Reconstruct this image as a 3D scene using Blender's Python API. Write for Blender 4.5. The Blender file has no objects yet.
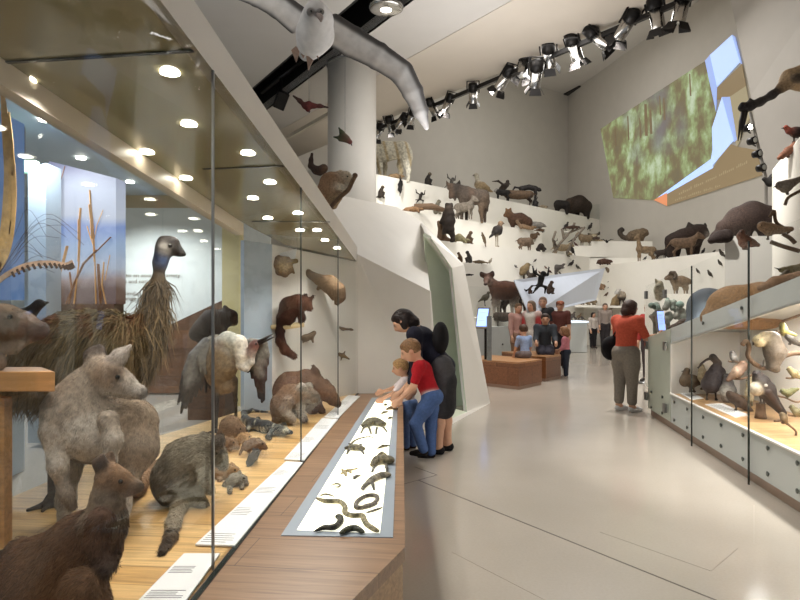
import bpy, bmesh, math, random
import numpy as np
from mathutils import Vector, Matrix, Euler
random.seed(7); np.random.seed(7)
SC = bpy.context.scene
COL = SC.collection
PI = math.pi
F, CX, CY, CZ = 620.0, 400.0, 305.0, 1.55
V = Vector

# ---------- where a line of sight meets a real surface ----------
def at(px, py, Y): return V(((px-CX)/F*Y, Y, CZ-(py-CY)/F*Y))
def onz(px, py, z):
    Y = (CZ-z)*F/(py-CY); return V(((px-CX)/F*Y, Y, z))
def onplane(px, py, p0, n):
    d = V(((px-CX)/F, 1, -(py-CY)/F)); o = V((0, 0, CZ))
    t = (V(p0)-o).dot(n)/d.dot(n); return o+d*t
def vplane(a, b):
    d = V((b[0]-a[0], b[1]-a[1], 0)).normalized()
    return V((a[0], a[1], 0)), V((d.y, -d.x, 0))

# ---------- materials ----------
def newmat(name):
    m = bpy.data.materials.new(name); m.use_nodes = True
    nt = m.node_tree; b = nt.nodes['Principled BSDF']
    return m, nt, b
def srgb(c):
    return tuple(((v/255)/12.92 if v/255 <= 0.04045 else ((v/255+0.055)/1.055)**2.4) for v in c)
def mat(name, c, rough=0.6, var=0.06, scale=6.0, metal=0.0, bump=0.0, spec=0.4, bscale=None):
    m, nt, b = newmat(name); c = srgb(c)
    tc = nt.nodes.new('ShaderNodeTexCoord'); nz = nt.nodes.new('ShaderNodeTexNoise')
    nz.inputs['Scale'].default_value = scale; nz.inputs['Detail'].default_value = 4
    nt.links.new(tc.outputs['Object'], nz.inputs['Vector'])
    r = nt.nodes.new('ShaderNodeValToRGB')
    r.color_ramp.elements[0].position = 0.3; r.color_ramp.elements[1].position = 0.7
    r.color_ramp.elements[0].color = tuple(v*(1-var) for v in c)+(1,)
    r.color_ramp.elements[1].color = tuple(min(1, v*(1+var)) for v in c)+(1,)
    nt.links.new(nz.outputs['Fac'], r.inputs['Fac']); nt.links.new(r.outputs['Color'], b.inputs['Base Color'])
    b.inputs['Roughness'].default_value = rough; b.inputs['Metallic'].default_value = metal
    b.inputs['Specular IOR Level'].default_value = spec
    if bump:
        n2 = nt.nodes.new('ShaderNodeTexNoise'); n2.inputs['Scale'].default_value = bscale or scale*6
        bp = nt.nodes.new('ShaderNodeBump'); bp.inputs['Strength'].default_value = bump; bp.inputs['Distance'].default_value = 0.01
        nt.links.new(tc.outputs['Object'], n2.inputs['Vector']); nt.links.new(n2.outputs['Fac'], bp.inputs['Height'])
        nt.links.new(bp.outputs['Normal'], b.inputs['Normal'])
    return m
def emat(name, c, strength):
    m, nt, b = newmat(name); c = srgb(c)
    b.inputs['Base Color'].default_value = c+(1,)
    b.inputs['Emission Color'].default_value = c+(1,); b.inputs['Emission Strength'].default_value = strength
    return m
def wood(name, c1, c2, width=0.12, length=1.6, ang=0.0, rough=0.4, plane='XY', seam=0.5):
    m, nt, b = newmat(name); N = nt.nodes.new; Lk = nt.links.new
    tc = N('ShaderNodeNewGeometry'); mp = N('ShaderNodeMapping')
    if plane == 'XZ': mp.inputs['Rotation'].default_value = (PI/2, ang, 0)
    elif plane == 'YZ': mp.inputs['Rotation'].default_value = (PI/2, 0, PI/2)
    else: mp.inputs['Rotation'].default_value = (0, 0, ang)
    Lk(tc.outputs['Position'], mp.inputs['Vector'])
    br = N('ShaderNodeTexBrick'); br.offset = 0.37
    a, d = srgb(c1), srgb(c2)
    br.inputs['Color1'].default_value = a+(1,); br.inputs['Color2'].default_value = d+(1,)
    br.inputs['Mortar'].default_value = tuple(v*seam for v in d)+(1,)
    br.inputs['Scale'].default_value = 1; br.inputs['Mortar Size'].default_value = 0.0025
    br.inputs['Brick Width'].default_value = length; br.inputs['Row Height'].default_value = width
    Lk(mp.outputs['Vector'], br.inputs['Vector'])
    mp2 = N('ShaderNodeMapping'); mp2.inputs['Scale'].default_value = (1.2, 22, 22)
    Lk(mp.outputs['Vector'], mp2.inputs['Vector'])
    nz = N('ShaderNodeTexNoise'); nz.inputs['Scale'].default_value = 1.6; nz.inputs['Detail'].default_value = 6; nz.inputs['Distortion'].default_value = 1.2
    Lk(mp2.outputs['Vector'], nz.inputs['Vector'])
    mx = N('ShaderNodeMixRGB'); mx.blend_type = 'MULTIPLY'; mx.inputs['Fac'].default_value = 0.75
    r = N('ShaderNodeValToRGB'); r.color_ramp.elements[0].color = (0.55, 0.5, 0.45, 1); r.color_ramp.elements[1].color = (1.15, 1.12, 1.1, 1)
    r.color_ramp.elements[0].position = 0.3; r.color_ramp.elements[1].position = 0.65
    Lk(nz.outputs['Fac'], r.inputs['Fac']); Lk(br.outputs['Color'], mx.inputs['Color1']); Lk(r.outputs['Color'], mx.inputs['Color2'])
    Lk(mx.outputs['Color'], b.inputs['Base Color']); b.inputs['Roughness'].default_value = rough
    return m
def glassmat(name, tint=(0.97, 0.99, 0.98), refl=1.0):
    m, nt, b = newmat(name); nt.nodes.remove(b); N = nt.nodes.new
    out = nt.nodes['Material Output']; t = N('ShaderNodeBsdfTransparent'); t.inputs['Color'].default_value = tint+(1,)
    g = N('ShaderNodeBsdfGlossy'); g.inputs['Roughness'].default_value = 0.02
    fr = N('ShaderNodeFresnel'); fr.inputs['IOR'].default_value = 1.45
    ml = N('ShaderNodeMath'); ml.operation = 'MULTIPLY'; ml.inputs[1].default_value = refl
    mx = N('ShaderNodeMixShader')
    nt.links.new(fr.outputs['Fac'], ml.inputs[0]); nt.links.new(ml.outputs[0], mx.inputs['Fac'])
    nt.links.new(t.outputs[0], mx.inputs[1]); nt.links.new(g.outputs[0], mx.inputs[2]); nt.links.new(mx.outputs[0], out.inputs['Surface'])
    return m
def furmat(name, rough=0.75, bscale=60, bump=0.5, var=0.22):
    """pigment comes from the animal's own coat markings"""
    m, nt, b = newmat(name); N = nt.nodes.new; Lk = nt.links.new
    at_ = N('ShaderNodeAttribute'); at_.attribute_name = 'Coat'
    tc = N('ShaderNodeTexCoord'); nz = N('ShaderNodeTexNoise'); nz.inputs['Scale'].default_value = bscale; nz.inputs['Detail'].default_value = 5
    Lk(tc.outputs['Object'], nz.inputs['Vector'])
    r = N('ShaderNodeValToRGB'); r.color_ramp.elements[0].color = (1-2*var,)*3+(1,); r.color_ramp.elements[1].color = (1+var,)*3+(1,)
    r.color_ramp.elements[0].position = 0.3; r.color_ramp.elements[1].position = 0.7
    mx = N('ShaderNodeMixRGB'); mx.blend_type = 'MULTIPLY'; mx.inputs['Fac'].default_value = 1
    Lk(nz.outputs['Fac'], r.inputs['Fac']); Lk(at_.outputs['Color'], mx.inputs['Color1']); Lk(r.outputs['Color'], mx.inputs['Color2'])
    Lk(mx.outputs['Color'], b.inputs['Base Color']); b.inputs['Roughness'].default_value = rough; b.inputs['Specular IOR Level'].default_value = 0.25
    if bump:
        bp = N('ShaderNodeBump'); bp.inputs['Strength'].default_value = bump; bp.inputs['Distance'].default_value = 0.01
        Lk(nz.outputs['Fac'], bp.inputs['Height']); Lk(bp.outputs['Normal'], b.inputs['Normal'])
    return m

# ---------- objects ----------
def link(name, me, parent=None, m=None):
    o = bpy.data.objects.new(name, me); COL.objects.link(o)
    if parent is not None: o.parent = parent
    if m is not None:
        me.materials.clear(); me.materials.append(m)
    return o
def tag(o, label, cat, group=None, kind=None):
    o['label'] = label; o['category'] = cat
    if group: o['group'] = group
    if kind: o['kind'] = kind
    return o
def struct(o): o['kind'] = 'structure'; return o
def empty(name, loc, rz=0.0):
    o = bpy.data.objects.new(name, None); COL.objects.link(o); o.location = loc; o.rotation_euler = (0, 0, rz)
    o.empty_display_size = 0.1
    return o
def copy_tree(o, parent=None):
    c = o.copy(); COL.objects.link(c)
    if parent is not None: c.parent = parent
    for ch in list(o.children): copy_tree(ch, c)
    return c

class MB:
    """collects boxes, bars, tubes and prisms into one mesh"""
    def __init__(s): s.v = []; s.f = []; s.sm = []
    def add(s, vs, fs, smooth=False):
        n = len(s.v); s.v += [tuple(v) for v in vs]; s.f += [tuple(i+n for i in f) for f in fs]; s.sm += [smooth]*len(fs); return s
    def box(s, c, size, R=None):
        c = V(c); hx, hy, hz = (d/2 for d in size); R = R or Matrix.Identity(3)
        vs = [c+R@V((x*hx, y*hy, z*hz)) for x in (-1, 1) for y in (-1, 1) for z in (-1, 1)]
        return s.add(vs, [(0, 1, 3, 2), (4, 6, 7, 5), (0, 4, 5, 1), (2, 3, 7, 6), (0, 2, 6, 4), (1, 5, 7, 3)])
    def bar(s, a, b, w, h, up=(0, 0, 1)):
        a, b = V(a), V(b); x = (b-a).normalized(); u = V(up); y = u.cross(x)
        if y.length < 1e-4: y = V((0, 1, 0)).cross(x)
        y.normalize(); z = x.cross(y); R = Matrix((x, y, z)).transposed()
        return s.box((a+b)/2, ((b-a).length, w, h), R)
    def slab(s, pts, t, n=None):
        """flat polygon given thickness t along -normal n"""
        pts = [V(p) for p in pts]
        if n is None:
            n = V((0, 0, 0))
            for i in range(len(pts)):
                a, b = pts[i], pts[(i+1) % len(pts)]; n += a.cross(b)
            n.normalize()
        n = V(n); N = len(pts); q = [p-n*t for p in pts]
        fs = [tuple(range(N)), tuple(range(2*N-1, N-1, -1))]+[(i, i+N, (i+1) % N+N, (i+1) % N) for i in range(N)]
        return s.add(pts+q, fs)
    def prism(s, poly, z0, z1):
        N = len(poly); vs = [(x, y, z0) for x, y in poly]+[(x, y, z1) for x, y in poly]
        fs = [tuple(range(N-1, -1, -1)), tuple(range(N, 2*N))]+[(i, (i+1) % N, (i+1) % N+N, i+N) for i in range(N)]
        return s.add(vs, fs)
    def tube(s, pts, r, n=10, caps=True):
        pts = [V(p) for p in pts]; rs = r if isinstance(r, (list, tuple)) else [r]*len(pts)
        vs = []; fs = []; up = None
        for i, p in enumerate(pts):
            d = (pts[min(i+1, len(pts)-1)]-pts[max(i-1, 0)]).normalized()
            if up is None: up = V((0, 0, 1)) if abs(d.z) < .9 else V((1, 0, 0))
            x = (up-d*up.dot(d)).normalized(); y = d.cross(x); up = x
            vs += [p+(x*math.cos(2*PI*k/n)+y*math.sin(2*PI*k/n))*rs[i] for k in range(n)]
        for i in range(len(pts)-1):
            fs += [(i*n+k, i*n+(k+1) % n, (i+1)*n+(k+1) % n, (i+1)*n+k) for k in range(n)]
        if caps: fs += [tuple(range(n-1, -1, -1)), tuple(range((len(pts)-1)*n, len(pts)*n))]
        return s.add(vs, fs, True)
    def lathe(s, prof, c=(0, 0, 0), n=20, R=None):
        c = V(c); R = R or Matrix.Identity(3)
        vs = [c+R@V((r*math.cos(2*PI*k/n), r*math.sin(2*PI*k/n), z)) for r, z in prof for k in range(n)]
        fs = [(i*n+k, i*n+(k+1) % n, (i+1)*n+(k+1) % n, (i+1)*n+k) for i in range(len(prof)-1) for k in range(n)]
        fs += [tuple(range(n-1, -1, -1)), tuple(range((len(prof)-1)*n, len(prof)*n))]
        return s.add(vs, fs, True)
    def ball(s, c, r, n=12, m=8, sc=(1, 1, 1)):
        c = V(c); vs = [c+V((0, 0, r*sc[2]))]; fs = []
        for i in range(1, m):
            t = PI*i/m
            vs += [c+V((r*sc[0]*math.sin(t)*math.cos(2*PI*k/n), r*sc[1]*math.sin(t)*math.sin(2*PI*k/n), r*sc[2]*math.cos(t))) for k in range(n)]
        vs.append(c-V((0, 0, r*sc[2])))
        for k in range(n): fs.append((0, 1+k, 1+(k+1) % n))
        for i in range(m-2):
            fs += [(1+i*n+k, 1+(i+1)*n+k, 1+(i+1)*n+(k+1) % n, 1+i*n+(k+1) % n) for k in range(n)]
        L = len(vs)-1
        for k in range(n): fs.append((L, 1+(m-2)*n+(k+1) % n, 1+(m-2)*n+k))
        return s.add(vs, fs, True)
    def build(s, name, m, parent=None, bevel=0.0):
        me = bpy.data.meshes.new(name); me.from_pydata(s.v, [], s.f)
        bm = bmesh.new(); bm.from_mesh(me); bmesh.ops.recalc_face_normals(bm, faces=bm.faces); bm.to_mesh(me); bm.free()
        me.polygons.foreach_set('use_smooth', s.sm); me.update()
        o = link(name, me, parent, m)
        if bevel:
            md = o.modifiers.new('edge', 'BEVEL'); md.width = bevel; md.segments = 2; md.limit_method = 'ANGLE'
        return o
def local(parent, p): return V(p)-parent.location if parent is not None else V(p)

# ---------- smooth bodies: a distance field skinned into ONE continuous surface ----------
def dull(c, sat=1.0, val=1.0):
    g = sum(c)/3; return tuple((g+(v-g)*sat)*val for v in c)
class Body:
    sat = val = 1.0
    def __init__(s, k=0.03): s.p = []; s.k = k
    def cone(s, a, b, ra, rb, c): s.p.append(('c', np.array(a, float), np.array(b, float), float(ra), float(rb), srgb(dull(c, s.sat, s.val)))); return s
    def chain(s, pts, rs, c):
        cs = c if isinstance(c, list) else [c]*(len(pts)-1)
        for i in range(len(pts)-1): s.cone(pts[i], pts[i+1], rs[i], rs[i+1], cs[min(i, len(cs)-1)])
        return s
    def ell(s, c, r, col, rot=(0, 0, 0)):
        R = np.array(Euler(rot).to_matrix()); s.p.append(('e', np.array(c, float), R, np.array(r, float), 0, srgb(dull(col, s.sat, s.val)))); return s
    def dist(s, q, P):
        if q[0] == 'c':
            a, b, ra, rb = q[1:5]; ba = b-a; L = max(1e-12, ba.dot(ba)); pa = P-a
            t = np.clip((pa@ba)/L, 0, 1); d = pa-t[..., None]*ba
            return np.sqrt((d*d).sum(-1))-(ra+(rb-ra)*t)
        c, R, r = q[1], q[2], q[3]; l = (P-c)@R
        k0 = np.sqrt(((l/r)**2).sum(-1)); k1 = np.sqrt(((l/(r*r))**2).sum(-1))+1e-9
        return k0*(k0-1)/k1
    def bounds(s, q):
        if q[0] == 'c':
            a, b, ra, rb = q[1:5]; return np.minimum(a-ra, b-rb), np.maximum(a+ra, b+rb)
        R, r = q[2], q[3]; e = np.sqrt((R*R)@(r*r)); return q[1]-e, q[1]+e
    def skin(s, vox, inflate=0.0, soft=None):
        k = s.k; bs = [s.bounds(q) for q in s.p]
        lo = np.min([b[0] for b in bs], 0)-2.5*vox-k*.5-inflate; hi = np.max([b[1] for b in bs], 0)+2.5*vox+k*.5+inflate
        n = np.ceil((hi-lo)/vox).astype(int)+1
        D = np.full(n, 1e3, np.float32); ax = [lo[i]+vox*np.arange(n[i]) for i in range(3)]
        for q, (bl, bh) in zip(s.p, bs):
            i0 = np.maximum(0, np.floor((bl-lo-k-inflate-2*vox)/vox).astype(int)); i1 = np.minimum(n, np.ceil((bh-lo+k+inflate+2*vox)/vox).astype(int)+1)
            sl = tuple(slice(a, b) for a, b in zip(i0, i1))
            G = np.stack(np.meshgrid(*[ax[i][sl[i]] for i in range(3)], indexing='ij'), -1)
            d = s.dist(q, G)-inflate; o = D[sl]
            if q[0] == 'c': d = np.minimum(d, 1e3)
            h = np.maximum(k-np.abs(d-o), 0)/k
            D[sl] = np.minimum(d, o)-h*h*k*.25
        return s.nets(D, lo, vox)
    @staticmethod
    def nets(D, lo, vox):
        ins = D < 0; n = D.shape
        c = [(i, j, l) for i in (0, 1) for j in (0, 1) for l in (0, 1)]
        def sub(A, o): return A[o[0]:n[0]-1+o[0], o[1]:n[1]-1+o[1], o[2]:n[2]-1+o[2]]
        cnt = sum(sub(ins, o).astype(np.int8) for o in c); act = (cnt > 0) & (cnt < 8)
        I = np.argwhere(act); vid = np.full(act.shape, -1, np.int64); vid[act] = np.arange(len(I))
        val = {o: D[I[:, 0]+o[0], I[:, 1]+o[1], I[:, 2]+o[2]] for o in c}
        acc = np.zeros((len(I), 3)); w = np.zeros(len(I))
        for a in c:
            for x in range(3):
                if a[x] == 0:
                    b = list(a); b[x] = 1; b = tuple(b); va, vb = val[a], val[b]; m = (va < 0) != (vb < 0)
                    t = np.where(m, va/np.where(m, va-vb, 1), 0)
                    p = np.tile(np.array(a, float), (len(I), 1)); p[:, x] += t
                    acc[m] += p[m]; w[m] += 1
        P = lo+vox*(I+acc/w[:, None]); Q = []
        for x in range(3):
            y, z = (x+1) % 3, (x+2) % 3
            sa = [slice(None)]*3; sb = [slice(None)]*3; sa[x] = slice(0, n[x]-1); sb[x] = slice(1, n[x])
            A, B = ins[tuple(sa)], ins[tuple(sb)]; E = np.argwhere(A != B)
            E = E[(E[:, y] > 0) & (E[:, z] > 0) & (E[:, y] < n[y]-1) & (E[:, z] < n[z]-1)]
            if not len(E): continue
            fl = A[E[:, 0], E[:, 1], E[:, 2]]
            def g(dy, dz):
                e = E.copy(); e[:, y] -= dy; e[:, z] -= dz; return vid[e[:, 0], e[:, 1], e[:, 2]]
            q = np.stack([g(1, 1), g(0, 1), g(0, 0), g(1, 0)], 1); q[~fl] = q[~fl][:, ::-1]; Q.append(q)
        return P, np.concatenate(Q)
    def colour(s, P, soft):
        d = np.stack([s.dist(q, P) for q in s.p], 1); d -= d.min(1, keepdims=True)
        w = np.exp(-d/soft); w /= w.sum(1, keepdims=True); return w@np.array([q[5] for q in s.p])
    def build(s, name, m, parent=None, vox=0.02, inflate=0.0, soft=None, post=None, cut=None):
        P, Q = s.skin(vox, inflate); C = s.colour(P, soft or vox*.6)
        if cut is not None:
            keep = cut(P); kf = keep[Q].all(1); Q = Q[kf]
            used = np.unique(Q); rm = np.full(len(P), -1); rm[used] = np.arange(len(used)); P, C, Q = P[used], C[used], rm[Q]
        if post is not None: C = post(P, C)
        me = bpy.data.meshes.new(name); me.from_pydata(P.tolist(), [], Q.tolist())
        at_ = me.color_attributes.new('Coat', 'FLOAT_COLOR', 'POINT')
        at_.data.foreach_set('color', np.concatenate([C, np.ones((len(C), 1))], 1).astype(np.float32).ravel())
        me.polygons.foreach_set('use_smooth', [True]*len(Q)); me.update()
        return link(name, me, parent, m)

def add_coat(body, name, m, n, length, width, flow, lift=0.5, seed=1, where=None, jitter=0.35, colvar=0.18, droop=0.0):
    """separate hairs or shaggy feathers standing on the body's surface, as one tapered-blade mesh"""
    rng = np.random.default_rng(seed); me = body.data; nv = len(me.vertices)
    P = np.empty(nv*3); me.vertices.foreach_get('co', P); P = P.reshape(-1, 3)
    C = np.empty(nv*4, np.float32); me.color_attributes['Coat'].data.foreach_get('color', C); C = C.reshape(-1, 4)[:, :3]
    Q = np.array([p.vertices[:] for p in me.polygons]); A, B, Cc, Dd = (P[Q[:, i]] for i in range(4))
    nr = np.cross(Cc-A, Dd-B); ar = np.linalg.norm(nr, axis=1); nr /= (ar[:, None]+1e-12)
    idx = rng.choice(len(Q), n, p=ar/ar.sum()); u, v = rng.random((2, n, 1))
    root = (A[idx]*(1-u)+B[idx]*u)*(1-v)+(Dd[idx]*(1-u)+Cc[idx]*u)*v; no = nr[idx]
    if where is not None:
        k = where(root, no); root, no, idx = root[k], no[k], idx[k]; n = len(root)
    fl = flow(root) if callable(flow) else np.tile(np.array(flow, float), (n, 1))
    fl = fl+rng.normal(0, jitter, (n, 3)); fl -= no*(fl*no).sum(1, keepdims=True); fl /= np.linalg.norm(fl, axis=1, keepdims=True)+1e-9
    d = fl+no*lift; d /= np.linalg.norm(d, axis=1, keepdims=True)
    sd = np.cross(d, no+rng.normal(0, .6, (n, 3))); sd /= np.linalg.norm(sd, axis=1, keepdims=True)+1e-9
    Ln = length*(0.6+0.8*rng.random((n, 1))); W = width*(0.7+0.6*rng.random((n, 1)))
    r0 = root-no*length*.05; mid = r0+d*Ln*.5; tip = r0+d*Ln-no*Ln*.18+np.array([0, 0, -1])*Ln*droop
    vs = np.stack([r0-sd*W, r0+sd*W, mid+sd*W*.7, mid-sd*W*.7, tip], 1).reshape(-1, 3)
    b = np.arange(n)*5; fs = np.concatenate([np.stack([b, b+1, b+2, b+3], 1)]).tolist()+np.stack([b+3, b+2, b+4], 1).tolist()
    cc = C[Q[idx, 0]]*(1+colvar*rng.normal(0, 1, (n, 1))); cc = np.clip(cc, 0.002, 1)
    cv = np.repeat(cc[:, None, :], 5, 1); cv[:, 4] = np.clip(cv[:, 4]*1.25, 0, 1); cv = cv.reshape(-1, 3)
    m2 = bpy.data.meshes.new(name); m2.from_pydata(vs.tolist(), [], fs)
    a2 = m2.color_attributes.new('Coat', 'FLOAT_COLOR', 'POINT')
    a2.data.foreach_set('color', np.concatenate([cv, np.ones((len(cv), 1))], 1).astype(np.float32).ravel())
    return link(name, m2, body, m)
def arc(pts, n):
    """smooth curve through points"""
    pts = [V(p) for p in pts]; out = []; e = [pts[0]*2-pts[1]]+pts+[pts[-1]*2-pts[-2]]; S = len(pts)-1
    for i in range(n):
        t = i/(n-1)*S; j = min(int(t), S-1); t -= j; a, b, c, d = e[j:j+4]
        out.append(0.5*((2*b)+(c-a)*t+(2*a-5*b+4*c-d)*t*t+(3*b-a-3*c+d)*t**3))
    return out
# ================= materials of the place =================
M = {}
M['white'] = mat('white_paint', (226, 222, 214), 0.55, 0.02, 3)
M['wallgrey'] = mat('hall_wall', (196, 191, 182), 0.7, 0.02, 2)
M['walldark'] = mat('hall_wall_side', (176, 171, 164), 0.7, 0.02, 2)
M['ceil'] = mat('ceiling_paint', (206, 201, 194), 0.7, 0.015, 2)
M['ceilwarm'] = mat('ceiling_paint_warm', (212, 202, 188), 0.7, 0.015, 2)
M['tier'] = mat('tier_paint', (232, 228, 218), 0.55, 0.02, 2)
M['black'] = mat('black_void', (18, 17, 16), 0.6, 0.1, 5)
M['dark'] = mat('dark_metal', (40, 38, 37), 0.35, 0.1, 9, metal=0.6)
M['chrome'] = mat('bright_metal', (190, 188, 184), 0.18, 0.1, 12, metal=1.0)
M['steel'] = mat('steel', (128, 128, 126), 0.3, 0.1, 20, metal=0.9)
M['soffit'] = mat('olive_soffit', (136, 131, 103), 0.09, 0.05, 1.5, spec=0.8)
M['frame'] = mat('pale_frame', (196, 186, 168), 0.35, 0.04, 5)
M['cabinet'] = mat('grey_green_lacquer', (188, 191, 188), 0.35, 0.025, 3)
M['doorgreen'] = mat('green_grey_door', (188, 192, 178), 0.4, 0.02, 3)
M['kick'] = mat('brown_kickboard', (150, 122, 104), 0.4, 0.05, 4)
M['paper'] = mat('white_card', (232, 232, 230), 0.5, 0.01, 4)
M['ink'] = mat('grey_ink', (120, 120, 122), 0.7, 0.02, 4)
M['textink'] = mat('brown_grey_ink', (112, 98, 78), 0.7, 0.02, 4)
M['deck'] = wood('pale_timber_deck', (224, 188, 130), (205, 164, 104), 0.16, 1.9, 0.08, 0.32)
M['counter'] = wood('brown_timber_counter', (152, 120, 90), (138, 106, 78), 0.3, 2.6, 0.12, 0.35)
M['side'] = wood('timber_side', (190, 158, 120), (170, 138, 100), 0.22, 1.6, 0, 0.4, 'XZ')
M['bench'] = wood('red_timber_bench', (142, 92, 58), (122, 76, 46), 0.4, 0.5, 0, 0.3, 'XZ', .4)
M['benchtop'] = wood('bench_top_timber', (188, 142, 98), (172, 126, 84), 0.25, 2.0, 0.7, 0.3)
M['plank'] = wood('dark_planks', (112, 76, 48), (84, 56, 36), 0.16, 3.0, 0.55, 0.45, 'XZ', .4)
M['standwood'] = wood('stand_timber', (196, 146, 92), (180, 128, 78), 0.2, 1.2, 0, 0.4)
M['slat'] = wood('case_floor_timber', (196, 160, 116), (180, 142, 98), 0.1, 1.3, 0, 0.35)
M['glass'] = glassmat('clear_glass', tint=(.98, .985, .982), refl=0.05)
M['glassback'] = glassmat('clear_glass_back', tint=(0.97, 0.985, 0.985), refl=0.1)
M['glassedge'] = mat('dark_glass_edge', (30, 36, 32), 0.2, 0.05, 5)
M['lamp'] = emat('lamp_glow', (255, 246, 228), 30)
M['lightpanel'] = emat('light_panel', (255, 252, 230), 1.05)
M['lightframe'] = mat('grey_blue_frame', (150, 160, 170), 0.35, 0.03, 4)
M['bluegrey'] = mat('blue_grey_paint', (170, 184, 196), 0.5, 0.02, 3)
M['textwall'] = mat('pale_text_wall', (222, 226, 222), 0.4, 0.01, 3)
M['beige'] = mat('beige_bulkhead', (190, 172, 138), 0.5, 0.02, 3)
M['screen'] = emat('screen_glow', (150, 180, 255), 1.6)

# ================= floor =================
def floor_mat():
    m, nt, b = newmat('polished_floor'); N = nt.nodes.new; Lk = nt.links.new
    g = N('ShaderNodeNewGeometry'); nz = N('ShaderNodeTexNoise'); nz.inputs['Scale'].default_value = 0.8; nz.inputs['Detail'].default_value = 8
    n2 = N('ShaderNodeTexNoise'); n2.inputs['Scale'].default_value = 60
    Lk(g.outputs['Position'], nz.inputs['Vector']); Lk(g.outputs['Position'], n2.inputs['Vector'])
    mx = N('ShaderNodeMixRGB'); mx.inputs['Fac'].default_value = 0.3; Lk(nz.outputs['Fac'], mx.inputs['Color1']); Lk(n2.outputs['Fac'], mx.inputs['Color2'])
    r = N('ShaderNodeValToRGB'); r.color_ramp.elements[0].position = 0.3; r.color_ramp.elements[1].position = 0.7
    r.color_ramp.elements[0].color = srgb((166, 157, 145))+(1,); r.color_ramp.elements[1].color = srgb((180, 171, 159))+(1,)
    Lk(mx.outputs['Color'], r.inputs['Fac']); Lk(r.outputs['Color'], b.inputs['Base Color'])
    b.inputs['Roughness'].default_value = 0.17; b.inputs['Specular IOR Level'].default_value = 0.75
    return m
struct(MB().box((0, 14, -0.05), (44, 46, 0.1)).build('floor', floor_mat()))
def groove(name, a, b, w):
    p, q = onz(*a, 0), onz(*b, 0); o = MB().bar(p+V((0, 0, .0004)), q+V((0, 0, .0004)), w, .0016).build(name, M['groove']); struct(o)
M['groove'] = mat('floor_joint', (84, 74, 64), 0.5, 0.03)
M['groovefine'] = mat('floor_joint_fine', (142, 132, 118), 0.5, 0.03)
groove('trim_1', (418, 480), (718, 601), 0.012); groove('trim_2', (415, 467), (437, 475), 0.006); groove('trim_3', (404, 484), (437, 475), 0.006)
M['groove'] = M['groovefine']
groove('trim_4', (452, 552), (545, 600), 0.005); groove('trim_5', (600, 532), (711, 571), 0.005); groove('trim_6', (711, 571), (738, 548), 0.005); groove('trim_7', (754, 505), (754, 545), 0.005)

# ================= ceiling and upper walls =================
ZC, ZF = 6.8, 12.9
L1a, L1b = onz(355, 0, ZC), onz(251, 89, ZC); L2a, L2b = onz(400, 8, ZC), onz(265, 110, ZC)
Ea, Eb = onz(376, 121, ZC), onz(690, -12, ZC)
def ext(a, b, y):
    t = (y-a.y)/(b.y-a.y); p = a+(b-a)*t; p.z = a.z; return p
l0, l1 = ext(L1a, L1b, -2), ext(L1a, L1b, 24); r0, r1 = ext(L2a, L2b, -2), ext(L2a, L2b, 24)
e0, e1 = ext(Ea, Eb, -2), ext(Ea, Eb, 24)
struct(MB().slab([V((-14, -2, ZC)), l0, l1, V((-14, 24, ZC))], .2, (0, 0, -1)).build('ceiling', M['ceil']))
Sa, Sb = onz(430, 46, ZC), onz(512, 0, ZC); s0, s1 = ext(Sa, Sb, -2), ext(Sa, Sb, 24)
struct(MB().slab([r0, s0, s1, r1], .2, (0, 0, -1)).build('ceiling_centre', M['ceil']))
struct(MB().slab([s0+V((.02, 0, 0)), e0, e1, s1+V((.02, 0, 0))], .22, (0, 0, -1)).build('ceiling_edge', M['ceilwarm']))
u = V((0, 0, 1.1))
struct(MB().slab([l0+u, r0+u, r1+u, l1+u], .1, (0, 0, -1)).slab([l0, l0+u, l1+u, l1], .05).slab([r0, r0+u, r1+u, r1], .05).build('trim_8', M['black']))
struct(MB().slab([e0+V((0, 0, .01)), e0+V((0, 0, ZF-ZC)), e1+V((0, 0, ZF-ZC)), e1+V((0, 0, .01))], .2, (-.8, -.6, 0)).build('wall_bulkhead', M['ceilwarm']))
K = V((9.08, 33.5, 0))                                    # far corner of the hall
wl0 = V((-8, 21.5, 0))
struct(MB().slab([wl0, K, K+V((0, 0, ZF)), wl0+V((0, 0, ZF))], .3, (.6, -.8, 0)).build('wall_left', M['wallgrey']))
wr = V((10.6, 20.6, 0)); wr2 = V((13.4, 11.7, 0))
struct(MB().slab([K, wr2, wr2+V((0, 0, ZF)), K+V((0, 0, ZF))], .3, (-.97, -.22, 0)).build('wall_right', M['wallgrey']))
struct(MB().slab([V((-9, 18, ZF)), V((16, 8, ZF)), V((16, 36, ZF)), V((-9, 36, ZF))], .2, (0, 0, -1)).build('ceiling_high', M['ceil']))
# nearer right-hand wall, its end edge leans
na, nb = at(729, 0, 17), at(751, 95, 17); nc = at(790, 262, 17); nc.z = 0
nt_ = na+(na-nb).normalized()*2.6
nt_ = V((nt_.x, 17, ZC+6)) if nt_.z < ZC+6 else nt_
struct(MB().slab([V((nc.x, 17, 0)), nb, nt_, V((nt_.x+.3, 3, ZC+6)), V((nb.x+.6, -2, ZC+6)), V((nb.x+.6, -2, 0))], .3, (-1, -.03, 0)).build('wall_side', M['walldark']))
struct(MB().box((-12.2, 9, 5), (.3, 24, 10)).build('wall_far_left', M['wallgrey']))

# column
cp = onz(352, 65, ZC)
struct(MB().lathe([(.53, 0), (.53, ZC)], (cp.x, cp.y, 0), 40).build('trim_9', M['white']))
struct(MB().lathe([(.56, ZC-.03), (.56, ZC+.02)], (cp.x, cp.y, 0), 40).build('trim_10', M['steel']))
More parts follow.
